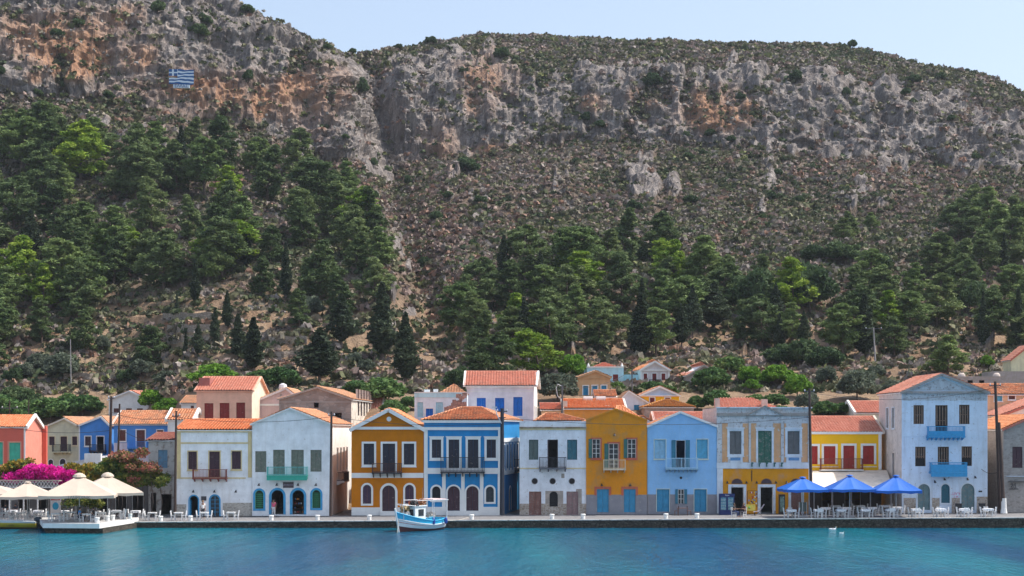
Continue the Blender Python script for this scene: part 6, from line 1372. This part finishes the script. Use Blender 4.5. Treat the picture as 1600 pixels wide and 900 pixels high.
# ---- painted flag on the cliff
def flag():
    c=ground(283,121); Y=c.y-2.0; w_=38.5*Y/FPX; h_=23*Y/FPX; s=MB(); n=24
    x0=PX(264,Y)-0; z1=PZ(108,Y)
    e=empty('painted_flag',(x0,Y,z1-h_)); tag(e,'blue and white striped flag with a cross painted on the orange cliff','flag')
    fb=plain('flag_blue',(.012,.10,.30),.8,.2,1.5); fw=plain('flag_white',(.62,.72,.80),.8,.1,1.5)
    wav=lambda x,i: .10*math.sin(x*1.1+i*.7)+.05*math.sin(x*2.9+i)- .06*x/ w_*2
    blue=MB(); white=MB(); d=.3
    def strip(mb,xa,xb,i,za,zb,yo):
        m=max(2,int((xb-xa)/w_*n)); 
        for k in range(m):
            a=xa+(xb-xa)*k/m; b=xa+(xb-xa)*(k+1)/m
            P=[(a,yo,za+wav(a,i+1)),(b,yo,za+wav(b,i+1)),(b,yo,zb+wav(b,i)),(a,yo,zb+wav(a,i))]
            mb.add(P+[(p[0],p[1]+d,p[2]) for p in P],[(0,1,2,3),(7,6,5,4),(0,4,5,1),(2,6,7,3)])
    for i in range(9):
        za=h_*(8-i)/9; zb=h_*(9-i)/9; xa=0 if i>4 else w_*.34
        strip(blue if i%2==0 else white,xa,w_,i,za,zb,0)
    q=h_*4/9
    for xa,xb,za,zb,mb in ((0,w_*.125,h_-q*.42,h_,blue),(w_*.2,w_*.34,h_-q*.42,h_,blue),(0,w_*.125,h_-q,h_-q*.62,blue),(w_*.2,w_*.34,h_-q,h_-q*.62,blue),(w_*.125,w_*.2,h_-q,h_,white),(0,w_*.125,h_-q*.62,h_-q*.42,white),(w_*.2,w_*.34,h_-q*.62,h_-q*.42,white)):
        mb.box(xa,xb,0,d,za,zb)
    white.box(w_*.34,w_*.36,-.01,d,h_-q,h_)
    b0=len(blue.v); blue.v+=white.v; blue.f+=[[i+b0 for i in f] for f in white.f]; blue.m+=[1]*len(white.f); blue.build('painted_stripes',[fb,fw],e)
    wp_=MB(); wp_.box(w_*.17,w_*.83,.04,d+.3,-.95,-.12); wp_.build('whitewash_strip',fw,e)
    o=link('lettering',text_mesh('ΕΛΛΑΣ',.95,fb,.02),e); o.location=(w_*.5,-.0,-.52); o.rotation_euler=(R(90),0,0)
    return e
flag()
# ---- people
skin_m=plain('skin_tone',(.42,.24,.17),.6,.05)
def skin_obj(name,pts,edges,rad,mat,parent,root=0):
    me=bpy.data.meshes.new(name); me.from_pydata(pts,edges,[]); me.materials.append(mat)
    o=link(name,me,parent)
    bm=bmesh.new(); bm.from_mesh(me); L=bm.verts.layers.skin.verify()
    for v in bm.verts: v[L].radius=(rad[v.index],)*2; v[L].use_root=(v.index==root)
    bm.to_mesh(me); bm.free()
    m=o.modifiers.new('skin','SKIN'); m.use_smooth_shade=True; m2=o.modifiers.new('sub','SUBSURF'); m2.levels=1; m2.render_levels=1
    return o
def person(label,x,y,z,rz,pose,top,bottom,hair,sleeve=.5):
    r=empty('person',(x,y,z),rz); tag(r,label,'person')
    hp=.93 if pose=='stand' else .50
    J={'pel':(0,0,hp),'bel':(0,.01,hp+.2),'che':(0,0 if pose=='stand' else -.03,hp+.40),'nb':(0,-.01,hp+.53),'hd0':(0,-.03,hp+.62),'hd1':(0,-.03,hp+.72),'hd2':(0,-.02,hp+.78),'nose':(0,-.125,hp+.665)}
    for s_,n_ in ((-1,'l'),(1,'r')):
        J['sh'+n_]=(s_*.17,0,hp+.48)
        if pose=='stand':
            J['el'+n_]=(s_*.23,.03,hp+.20); J['wr'+n_]=(s_*.24,-.06,hp-.04); J['hn'+n_]=(s_*.24,-.10,hp-.12)
            J['hi'+n_]=(s_*.09,0,hp-.05); J['kn'+n_]=(s_*.10,-.02,.48); J['an'+n_]=(s_*.11,.02,.08); J['to'+n_]=(s_*.12,-.16,.03)
        else:
            J['el'+n_]=(s_*.24,-.08,hp+.22); J['wr'+n_]=(s_*.15,-.32,hp+.27); J['hn'+n_]=(s_*.13,-.40,hp+.28)
            J['hi'+n_]=(s_*.10,-.02,hp-.02); J['kn'+n_]=(s_*.13,-.42,hp+.0); J['an'+n_]=(s_*.13,-.40,.08); J['to'+n_]=(s_*.14,-.56,.03)
        fd=Vector((0,-.5,-.85) if pose=='stand' else (0,-1,-.1)).normalized()
        for f in range(4):
            b=Vector(J['hn'+n_])+Vector(((f-1.5)*.022,0,0)); J['f%d%s'%(f,n_)]=tuple(b+fd*(.055-.006*abs(f-1.5))); J['g%d%s'%(f,n_)]=tuple(b+fd*.08+Vector((0,.02,-.01)))
        J['t'+n_]=tuple(Vector(J['hn'+n_])+Vector((-s_*.05,-.02,0)))
    RAD=dict(pel=.135,bel=.12,che=.145,nb=.055,hd0=.078,hd1=.092,hd2=.06,nose=.014)
    for n_ in 'lr': RAD.update({'sh'+n_:.062,'el'+n_:.042,'wr'+n_:.028,'hn'+n_:.034,'hi'+n_:.088,'kn'+n_:.058,'an'+n_:.038,'to'+n_:.035,'t'+n_:.010}); RAD.update({'%s%d%s'%(a,f,n_):.009 for a in 'fg' for f in range(4)})
    E=[('pel','bel'),('bel','che'),('che','nb'),('nb','hd0'),('hd0','hd1'),('hd1','hd2'),('hd0','nose')]
    for n_ in 'lr': E+=[('che','sh'+n_),('sh'+n_,'el'+n_),('el'+n_,'wr'+n_),('wr'+n_,'hn'+n_),('pel','hi'+n_),('hi'+n_,'kn'+n_),('kn'+n_,'an'+n_),('an'+n_,'to'+n_),('hn'+n_,'t'+n_)]+[('hn'+n_,'f%d%s'%(f,n_)) for f in range(4)]+[('f%d%s'%(f,n_),'g%d%s'%(f,n_)) for f in range(4)]
    ks=list(J); ix={k:i for i,k in enumerate(ks)}
    skin_obj('body',[J[k] for k in ks],[(ix[a],ix[b]) for a,b in E],[RAD[k] for k in ks],skin_m,r)
    def garment(name,keys,edges,mat,grow,over={}):
        P_=[over.get(k,J[k]) for k in keys]; ii={k:i for i,k in enumerate(keys)}
        skin_obj(name,P_,[(ii[a],ii[b]) for a,b in edges],[RAD[k]*1+grow for k in keys],mat,r)
    lerp=lambda a,b,t:tuple(Vector(J[a]).lerp(Vector(J[b]),t))
    garment('shirt',['bel','pel','che','shl','shr','ell','elr'],[('pel','bel'),('bel','che'),('che','shl'),('che','shr'),('shl','ell'),('shr','elr')],top,.018,{'ell':lerp('shl','ell',.7),'elr':lerp('shr','elr',.7)})
    garment('trousers',['pel','hil','hir','knl','knr','anl','anr'],[('pel','hil'),('pel','hir'),('hil','knl'),('hir','knr'),('knl','anl'),('knr','anr')],bottom,.014)
    s=MB(); s.lathe([(.02,.12),(.075,.10),(.108,.04),(.112,-.02),(.105,-.06)],(0,.0,hp+.71),12); s.build('hair',hair,r)
    return r
hb=plain('dark_hair',(.03,.02,.015),.6); hl=plain('light_brown_hair',(.22,.13,.07),.6)
cm=lambda n,c:plain(n,c,.85,.1)
x=PX(428,159.4); person('person in a pink top standing in the left arched shop door',x,159.3,zq(x),R(-20),'stand',cm('pink_shirt',(.70,.12,.22)),cm('white_trousers',(.7,.7,.7)),hb)
x=PX(317,157); person('person in a white shirt standing between the two small blue arched doors',x,157.0,zq(x),R(10),'stand',cm('white_shirt',(.78,.76,.74)),cm('black_trousers',(.03,.03,.035)),hl)
x=PX(124,147); person('seated person in a bright blue shirt at the jetty table, arms on the table',x+.12,146.6,JT,R(90),'sit',cm('blue_shirt',(.05,.30,.70)),cm('dark_trousers',(.05,.05,.07)),hb)
x=PX(150,147); person('seated person in a black top at the jetty table, facing the one in blue',x-.12,146.6,JT,R(-90),'sit',cm('black_top',(.02,.02,.025)),cm('grey_trousers',(.25,.25,.27)),hb)
x=PX(1147,155.2); person('seated person in dark clothes in front of the blue drinks fridge',x,155.2,zq(x),R(60),'sit',cm('black_top',(.02,.02,.025)),cm('navy_trousers',(.02,.04,.12)),hb)
x=PX(1161,155.2); person('seated person in dark clothes right of the other one, before the open shop door',x+.1,155.4,zq(x),R(-50),'sit',cm('dark_red_top',(.08,.02,.02)),cm('dark_trousers',(.05,.05,.07)),hl)
x=PX(6,159.5); person('seated person in black in the tavern shade at the left edge',x,160.0,.6,R(20),'sit',cm('black_top',(.02,.02,.025)),cm('dark_trousers',(.05,.05,.07)),hb)
x=PX(22,159.5); person('seated person in dark clothes in the tavern shade, right of the one at the edge',x,160.0,.6,R(-20),'sit',cm('dark_grey_top',(.05,.05,.06)),cm('dark_trousers',(.05,.05,.07)),hb)
# chairs for the two in front of the shop and those in the shade
bwn=plain('brown_chair_wood',(.20,.11,.09),.6)
for px,Y,l,rz in ((1147,155.2,'chair under the person before the drinks fridge',60),(1161.6,155.4,'chair under the person before the open shop door',-50),(6,160.0,'chair under the person in black at the left edge',20),(22,160.0,'chair under the second person in the tavern shade',-20)):
    o=copy_tree(chair0); xx=PX(px,Y); o.location=(xx,Y,zq(xx)); o.rotation_euler=(0,0,R(rz)); o['label']='white '+l; o['category']='chair'; o['group']='white chairs along the quay'
# ---- shop things
def fridge():
    x=PX(1135.4,158.9); e=empty('drinks_fridge',(x,158.9,zq(x))); tag(e,'navy blue double-door drinks fridge beside the ochre shop door','fridge'); nv=plain('navy_enamel',(.006,.022,.13),.35)
    part('cabinet',e,nv,lambda s:(s.box(-.72,.72,-.3,.35,0,2.05),)); part('header',e,nv,lambda s:s.box(-.74,.74,-.36,-.301,1.78,2.08))
    gm=plain('fridge_glass',(.10,.26,.36),.15,.5,5)
    for a in (-1,1):
        d=part('door',e,nv,lambda s:s.box(a*.35-.33,a*.35+.33,-.34,-.301,.42,1.76)); part('pane',d,gm,lambda s:s.box(a*.35-.26,a*.35+.26,-.352,-.341,.5,1.7))
        for k in range(4): part('shelf_of_bottles',d,plain('bottle_colours',(.25,.38,.42),.4,.8,14),lambda s:[s.box(a*.35-.24+q*.08,a*.35-.19+q*.08,-.366,-.353,.55+k*.28,.73+k*.28) for q in range(6)])
    o=link('lettering',text_mesh('Zωω',.18,plain('pale_print',(.7,.72,.78)),.003),e); o.location=(0,-.364,1.92); o.rotation_euler=(R(90),0,0)
fridge()
x=PX(1221.7,159.2); e=empty('display_fridge',(x,159.2,zq(x))); tag(e,'tall narrow black display fridge right of the open shop door','fridge')
part('cabinet',e,blackI,lambda s:s.box(-.28,.28,-.2,.3,0,1.95)); part('pane',e,plain('fridge_glass2',(.12,.20,.18),.2,.6,7),lambda s:s.box(-.2,.2,-.215,-.201,.3,1.75))
x=PX(1254.6,157.6); e=empty('menu_board',(x,157.6,zq(x))); tag(e,'grey-green menu board standing behind the left blue parasol table','menu board')
part('panel',e,plain('slate_green',(.10,.14,.13)),lambda s:s.box(-.34,.34,-.02,.02,.35,1.25)); [part('leg',e,wpnt,lambda s:s.box(a-.02,a+.02,-.03,.03,0,1.27)) for a in (-.36,.36)]
x=PX(87,156); e=empty('menu_board',(x,156,.6)); tag(e,'white-framed menu board with a round blue picture behind the jetty','menu board')
part('panel',e,plain('board_white',(.74,.70,.70)),lambda s:s.box(-.5,.5,-.03,.03,.5,1.95))
s=MB(); s.tpoly(frame((0,-.035,1.25),(1,0,0),(0,1,0)),[(.30*math.cos(k*.393),.36*math.sin(k*.393)) for k in range(16)],-.01,.0); s.build('picture',plain('board_blue',(.03,.36,.60)),e)
part('red_header',e,plain('board_red',(.5,.05,.04)),lambda s:s.box(-.45,.45,-.045,-.031,1.8,1.92)); [part('leg',e,wpnt,lambda s:s.box(a-.03,a+.03,-.03,.03,0,.5)) for a in (-.45,.45)]
# postcard racks with goods
x=PX(1176,159.2); e=empty('postcard_rack',(x,159.3,zq(x))); tag(e,'wall rack of colourful souvenirs between the two ochre shop doors','rack')
g=np.random.default_rng(4)
part('frame',e,blackI,lambda s:(s.box(-.5,-.46,-.05,.0,.8,2.3),s.box(.46,.5,-.05,.0,.8,2.3),s.box(-.5,.5,-.05,.0,2.28,2.32),s.box(-.5,.5,-.05,0,.8,.84)))
for nm,c in (('orange',(.60,.20,.02)),('white',(.7,.7,.66)),('red',(.45,.05,.03)),('yellow',(.7,.5,.05)),('blue',(.1,.25,.5))):
    part('souvenirs',e,plain('souvenir_'+nm,c),lambda s:[s.box(a,a+.12,-.1,-.03,b,b+.14) for a,b in zip(g.random(6)*.8-.45,g.random(6)*1.3+.85)])
x=PX(1175,157.6); e=empty('display_stand',(x,157.8,zq(x))); tag(e,'low yellow display stand with green fruit before the shop wall','stand')
part('panel',e,plain('stand_yellow',(.72,.58,.10)),lambda s:s.box(-.55,.35,-.03,.03,.45,1.05)); [part('leg',e,blackI,lambda s:s.box(a-.02,a+.02,-.03,.3,0,.45)) for a in (-.5,.3)]; part('fruit_picture',e,plain('stand_green',(.10,.30,.05)),lambda s:s.lathe([(.05,0),(.14,.1),(.05,.22)],(-.25,-.06,.65),8))
x=PX(1185.4,157.2); e=empty('sunbed_chair',(x,157.3,zq(x))); tag(e,'pale folding chair right of the yellow display stand','chair')
part('seat',e,plain('mauve_canvas',(.45,.40,.45)),lambda s:(s.beam((-.5,0,.35),(.1,0,.45),.5,.04,up=(0,0,1)),s.beam((.1,0,.45),(.55,0,1.1),.5,.04,up=(0,0,1)))); [part('leg',e,bwn,lambda s:s.beam((a,-.2,0),(b,-.2,.5),.03,.03)) for a,b in ((-.4,.2),(.3,-.3))]
# bench, table by the light blue house
x=PX(1066,158.6); e=empty('small_table',(x,158.4,zq(x))); tag(e,'small brown table under the window of the light blue house','table'); part('tabletop',e,bwn,lambda s:s.box(-.55,.55,-.3,.3,.68,.72)); [part('leg',e,bwn,lambda s:s.box(a-.02,a+.02,-.02,.02,0,.68)) for a in (-.45,.45)]
for px,l in ((1057,'brown chair left of the small table by the light blue house'),(1076.5,'brown chair right of the small table by the light blue house')):
    x=PX(px,158.6); e=empty('chair',(x,158.5,zq(x)),R(90 if px>1066 else -90)); tag(e,l,'chair','brown chairs by the light blue house'); part('seat',e,bwn,lambda s:s.box(-.2,.2,-.2,.2,.42,.46)); part('backrest',e,bwn,lambda s:(s.box(-.2,.2,.17,.2,.6,.9),s.box(-.2,-.16,.17,.2,.46,.9),s.box(.16,.2,.17,.2,.46,.9))); [part('leg',e,bwn,lambda s:s.box(a-.02,a+.02,b-.02,b+.02,0,.42)) for a in (-.17,.17) for b in (-.17,.17)]
for px,l in ((1498,'dark crate left of the right arched door of the three-storey house'),(1535,'dark crate right of the right arched door of the three-storey house')):
    x=PX(px,158.8); e=empty('planter_box',(x,158.9,zq(x))); tag(e,l,'box'); part('panel',e,blackI,lambda s:s.box(-.28,.28,-.16,.16,0,.95)); part('rim',e,blackI,lambda s:s.box(-.31,.31,-.19,.19,.951,1.0))
# souvenirs hung in the shop arches of the white gabled house
x=PX(466,160.6); e=empty('shop_shelf',(x,160.9,zq(x))); tag(e,'shelf of small wares inside the right arched shop door','shelf')
part('frame',e,plain('dark_shelf',(.08,.05,.04)),lambda s:[s.box(-.5,.5,-.12,.12,.3+k*.42,.33+k*.42) for k in range(4)]+[s.box(a-.02,a+.02,-.12,.12,0,1.8) for a in (-.5,.5)])
for nm,c in (('orange',(.60,.20,.02)),('white',(.7,.7,.66)),('red',(.45,.05,.03)),('blue',(.1,.25,.5))):
    part('wares',e,plain('souvenir_'+nm,c),lambda s:[s.box(a,a+.09,-.1,.0,.331+int(b)*.42,.33+int(b)*.42+.16) for a,b in zip(g.random(5)*.85-.45,g.random(5)*4)])
# gulls
for px,py,l,sc in ((1301,828,'larger white gull floating off the quay below the yellow house',1),(1315,833.6,'smaller white gull floating right of the larger one',.6)):
    Y=HC*FPX/(py-HOR); x=PX(px,Y); e=empty('gull',(x,Y,-.03)); e.scale=(sc,)*3; tag(e,l,'gull','gulls on the water')
    s=MB(); s.lathe([(.02,-.36),(.09,-.30),(.13,-.15),(.13,.05),(.09,.22),(.05,.30)],(0,0,0),10)
    s.v=[(p[2],p[0],p[1]*.8+.1) for p in s.v]; b=len(s.v)
    s.tube([(.24,0,.14),(.30,0,.26),(.33,0,.31)],[.05,.04,.05],8); s.tube([(.33,0,.31),(.43,0,.29)],[.025,.006],6,1); s.build('body',[plain('gull_white',(.85,.85,.85)),plain('beak_yellow',(.7,.45,.05))],e)
    s=MB(); s.add([(-.4,.0,.2),(.1,.13,.2),(.0,.14,.08),(-.4,-.0,.2),(.1,-.13,.2),(.0,-.14,.08)],[(0,1,2),(3,5,4)]); s.build('wing',plain('gull_grey',(.5,.5,.52)),e)
# ---- fishing boat
def hull(L,B,hb,hm,hs,name,mats,root,zsplit=(.62,.80),n=22,keel=-.35,bowrake=.35,transom=.55):
    """bow at +x. returns sheer function"""
    s=MB(); prof=[]
    nz=7
    for i in range(n+1):
        t=i/n; x=-L/2+L*t
        bw=B/2*(1-(max(0,t-.42)/.58)**2.3)*(transom+(1-transom)*min(1,t/.35)**.7); bw=max(bw,.015)
        sh=hm+(hb-hm)*max(0,(t-.35)/.65)**2+(hs-hm)*max(0,(.35-t)/.35)**1.6
        ring_=[]
        for k in range(nz+1):
            f=k/nz; z=keel+(sh-keel)*f; yb=bw*(math.sin(min(1,f*1.25)*math.pi/2)**.7)*(.86+.14*f); 
            xx=x+bowrake*(f-.5)*max(0,(t-.6)/.4)**2*2
            ring_.append((xx,yb,z))
        prof.append(ring_)
    def mi(f): return 0 if f<.36 else (1 if f<zsplit[0] else 2)
    for sgn in (1,-1):
        b0=len(s.v)
        for rg in prof: s.v+=[(x,y*sgn,z) for x,y,z in rg]
        for i in range(n):
            for k in range(nz):
                a=b0+i*(nz+1)+k; q=[a,a+nz+1,a+nz+2,a+1]; s.f.append(q if sgn<0 else q[::-1]); s.m.append(mi((k+.5)/nz))
    # transom
    rg=prof[0]; b0=len(s.v); s.v+=[(x,y,z) for x,y,z in rg]+[(x,-y,z) for x,y,z in rg]
    for k in range(nz): s.f.append([b0+k,b0+k+1,b0+nz+1+k+1,b0+nz+1+k]); s.m.append(mi((k+.5)/nz))
    s.build(name,mats,root)
    return prof
yel2=plain('boat_sky_blue',(.03,.42,.68),.45,.08); bwhite=plain('boat_white_paint',(.74,.76,.76),.5,.06,2); anti=plain('boat_bottom_red',(.10,.03,.03),.8)
stern=Vector((PX(687,151),150.9,0)); bow=Vector((PX(624.5,146.4),146.3,0)); cen=(stern+bow)/2+Vector((0,-.2,0)); L=(bow-stern).length; ang=math.atan2((bow-stern).y,(bow-stern).x)
BS=1.14; fb_=empty('fishing_boat',(cen.x,cen.y,0),ang); fb_.scale=(BS,)*3; tag(fb_,'small white and sky blue wooden fishing boat moored at the quay','boat')
pr_=hull(L-.3,2.35,1.55,.78,.95,'hull',[anti,bwhite,yel2],fb_,zsplit=(.73,.9),transom=.5,bowrake=.25)
part('sheer_stripe',fb_,plain('boat_red_stripe',(.40,.06,.05)),lambda s:[s.tube([(r_[4][0],sg*(r_[4][1]+.015),r_[4][2]+.06) for r_ in pr_],.022,5) for sg in (-1,1)])
part('rubbing_strake',fb_,bwhite,lambda s:[s.tube([(r_[5][0],sg*(r_[5][1]+.02),r_[5][2]+.03) for r_ in pr_],.04,5) for sg in (-1,1)])
part('gunwale',fb_,yel2,lambda s:[s.tube([(r_[7][0],sg*r_[7][1],r_[7][2]+.02) for r_ in pr_],.05,6) for sg in (-1,1)])
def deckf(s):
    for a,b in zip(pr_[:-1],pr_[1:]): s.add([(a[6][0],-a[6][1],a[6][2]-.12),(b[6][0],-b[6][1],b[6][2]-.12),(b[6][0],b[6][1],b[6][2]-.12),(a[6][0],a[6][1],a[6][2]-.12)],[(0,1,2,3)])
part('deck',fb_,plain('deck_grey_blue',(.35,.50,.58)),deckf)
part('stem_post',fb_,bwhite,lambda s:s.tube([(pr_[-1][0][0]+.03,0,-.4),(pr_[-1][3][0]+.05,0,.6),(pr_[-1][7][0]+.08,0,1.85)],.07,8))
wx=.25
def inv(px,py,Y): 
    v=Vector((PX(px,Y),Y,PZ(py,Y))); return v
wh_=part('wheelhouse',fb_,bwhite,lambda s:(s.box(wx-.15,wx+1.15,-.68,.68,.62,1.95),s.box(wx-.25,wx+1.25,-.76,.76,1.951,2.02)))
for a in ((wx+1.151,wx+1.17,-.52,-.04),(wx+1.151,wx+1.17,.04,.52)): part('window',wh_,GL_,lambda s:s.box(a[0],a[1],a[2],a[3],1.2,1.72))
for sg in (-1,1): part('window',wh_,GL_,lambda s:s.box(wx+.1,wx+.75,min(sg*.681,sg*.70),max(sg*.681,sg*.70),1.2,1.72))
part('door',wh_,yel2,lambda s:s.box(wx-.17,wx-.151,-.3,.3,.7,1.8))
def rig(s):
    for x_,y_,z_ in ((-2.5,-.75,2.35),(-2.5,.75,2.35),(-.6,-.95,2.35),(-.6,.95,2.35)): s.tube([(x_,y_,.8),(x_,y_,z_)],.03,6)
    for y_ in (-.85,.85): s.tube([(-2.7,y_*.9,2.36),(1.2,y_*.8,2.42)],.028,6)
    for x_ in (-2.5,-1.5,-.6): s.tube([(x_,-.85,2.36),(x_,.85,2.36)],.024,6)
part('canopy_frame',fb_,plain('pale_tube',(.66,.66,.68),.4),rig)
part('mast',fb_,plain('mast_brown',(.30,.16,.10)),lambda s:(s.tube([(-.3,0,.8),(-.35,0,3.4)],[.05,.03],8),s.tube([(2.2,.0,1.2),(2.25,0,2.6)],[.035,.02],6)))
part('net_winch',fb_,plain('winch_metal',(.45,.42,.40),.5),lambda s:(s.tube([(1.9,-.35,1.35),(1.9,.35,1.35)],.16,10),s.tube([(1.9,-.4,1.35),(1.9,-.36,1.35)],.26,12),s.tube([(1.9,.36,1.35),(1.9,.4,1.35)],.26,12)))
part('bow_rail',fb_,plain('pale_tube',(.66,.66,.68),.4),lambda s:(s.tube([(1.4,-.8,2.0),(2.5,-.35,2.15),(2.75,0,2.2),(2.5,.35,2.15),(1.4,.8,2.0)],.022,5),[s.tube([(a,b,1.0),(a,b,2.1)],.02,5) for a,b in ((1.5,-.75),(2.4,-.35),(1.5,.75),(2.4,.35))]))
def on_boat(name,label,cat,mt,loc,fn,mtn=None):
    m4=Matrix.Rotation(ang,4,'Z'); p=m4@(Vector(loc)*BS)+Vector((cen.x,cen.y,0)); s=MB(); fn(s); o=s.build(name,mt,None,p,(0,0,ang)); o.scale=(BS,)*3; tag(o,label,cat); return o
on_boat('crate','orange plastic crate on top of the fishing boat wheelhouse','crate',plain('orange_plastic',(.70,.13,.02),.5),(.75,0,2.03),lambda s:(s.box(-.32,.32,-.28,.28,0,.03),s.box(-.32,-.29,-.28,.28,.03,.27),s.box(.29,.32,-.28,.28,.03,.27),s.box(-.29,.29,-.28,-.25,.03,.27),s.box(-.29,.29,.25,.28,.03,.27)))
def netf(s):
    g=np.random.default_rng(9)
    for k in range(46):
        a=g.random()*6.28; rr=.42*math.sqrt(g.random()); p0=(rr*math.cos(a),rr*math.sin(a),.05+.4*g.random()*(1-rr)); a2=a+1+g.random(); p1=(rr*math.cos(a2),rr*math.sin(a2),p0[2]+.08*g.normal()); s.tube([p0,((p0[0]+p1[0])*.55,(p0[1]+p1[1])*.55,p0[2]+.1),p1],.04,5)
on_boat('fishing_net','yellowish heaped fishing net on the boat bow deck','net',plain('net_ochre',(.36,.26,.12)),(1.75,-.1,1.55),netf)
on_boat('fishing_net','black heaped net behind the winch of the fishing boat','net',plain('net_black',(.02,.02,.025)),(1.25,.45,1.95),netf)
on_boat('fishing_net','pale heaped net hanging in the stern frame of the fishing boat','net',plain('net_pale',(.55,.48,.42)),(-1.6,-.2,.95),netf)
on_boat('fishing_net','brown net bundle on the rear of the wheelhouse roof','net',plain('net_brown',(.26,.12,.06)),(.05,.2,2.03),netf)
on_boat('canvas_awning','narrow pink and white awning strip over the boat stern frame','awning',plain('awning_pink_white',(.66,.50,.50)),(-1.6,0,2.42),lambda s:s.box(-.9,.75,-.7,.7,0,.04))
for k,(x_,l) in enumerate(((-1.9,'dark blue fender hanging near the stern of the fishing boat'),(-.35,'blue rag fender hanging amidships on the fishing boat'))):
    yb=1.13; on_boat('fender',l,'fender',plain('fender_blue',(.01,.06,.32),.5),(x_,-yb if math.cos(ang)<0 and False else yb,.50),lambda s:s.lathe([(.03,-.02),(.13,.06),(.15,.25),(.12,.42),(.04,.5)],(0,0,0),10))
# mooring lines
cable_m=plain('mooring_rope',(.55,.5,.42))
def rope(label,a,b,sag=.3):
    a=Vector(a);b=Vector(b);c=a.copy();pts=[]
    for k in range(9):
        t=k/8;p=a.lerp(b,t)-c;p.z-=sag*4*t*(1-t);pts.append(p)
    s=MB(); s.tube(pts,.025,5); o=s.build('mooring_rope',cable_m,None,c); tag(o,label,'rope')
rope('mooring rope from the fishing boat stern to the quay bollard on its right',(stern.x,stern.y-.1,.9),(PX(737,152.9),152.9,zq(0)+.3),.25)
rope('anchor rope dropping from the fishing boat bow into the water',(bow.x-.05,bow.y-.35,1.2),(bow.x-.15,bow.y-1.0,-.1),.0)
# ---- yellow motor boat
yb_=empty('motor_boat',(PX(14,151.2),151.1,0),math.pi+R(1)); tag(yb_,'yellow open motor boat with white gunwale moored at the left edge','boat')
ylw=plain('boat_yellow',(.58,.42,.03),.45,.10,2); py_=hull(5.4,1.9,.85,.70,.66,'hull',[plain('boat_keel_brown',(.16,.10,.05)),ylw,bwhite],yb_,zsplit=(.80,.9),transom=.92,keel=-.25)
part('gunwale',yb_,bwhite,lambda s:[s.tube([(r_[7][0],sg*r_[7][1],r_[7][2]+.02) for r_ in py_],.06,6) for sg in (-1,1)])
def deck2(s):
    for a,b in zip(py_[:-1],py_[1:]): s.add([(a[5][0],-a[5][1],a[5][2]-.05),(b[5][0],-b[5][1],b[5][2]-.05),(b[5][0],b[5][1],b[5][2]-.05),(a[5][0],a[5][1],a[5][2]-.05)],[(0,1,2,3)])
part('floor',yb_,plain('boat_floor',(.5,.5,.5)),deck2)
for x_ in (-1.2,.4): part('thwart',yb_,bwhite,lambda s:s.box(x_-.14,x_+.14,-.82,.82,.50,.55))
o=link('lettering',text_mesh('LEΡΩΓ',.26,plain('boat_lettering',(.24,.18,.04)),.01),yb_); o.location=(-.45,.965,.33); o.rotation_euler=(R(90),0,math.pi)
om=empty('outboard_motor',(PX(60.5,151.2),151.0,0),math.pi); tag(om,'dark blue-black outboard motor on the stern of the yellow boat','outboard motor')
nb_=plain('motor_navy',(.012,.03,.055),.35)
s=MB(); s.lathe([(.10,.58),(.26,.62),(.30,.80),(.27,.98),(.14,1.08)],(0,0,0),12,sx=1.25,sy=.8); s.build('cowling',nb_,om)
part('leg',om,nb_,lambda s:(s.box(-.13,.16,-.09,.09,-.35,.60),s.box(-.25,.1,-.13,.13,.15,.5))); part('tiller',om,blackI,lambda s:s.beam((-.3,0,.80),(-.85,0,.84),.07,.07)); part('propeller',om,mgrey,lambda s:[s.beam((-.2,0,-.4),(-.2,.2*math.cos(k*2.09),-.4+.2*math.sin(k*2.09)),.08,.02) for k in range(3)])
for o in COL.objects:
    if o.parent is None and o.get('label') and not 4<=len(o['label'].replace('-',' ').split())<=16: print('LABEL',len(o['label'].split()),o.name,o['label'])
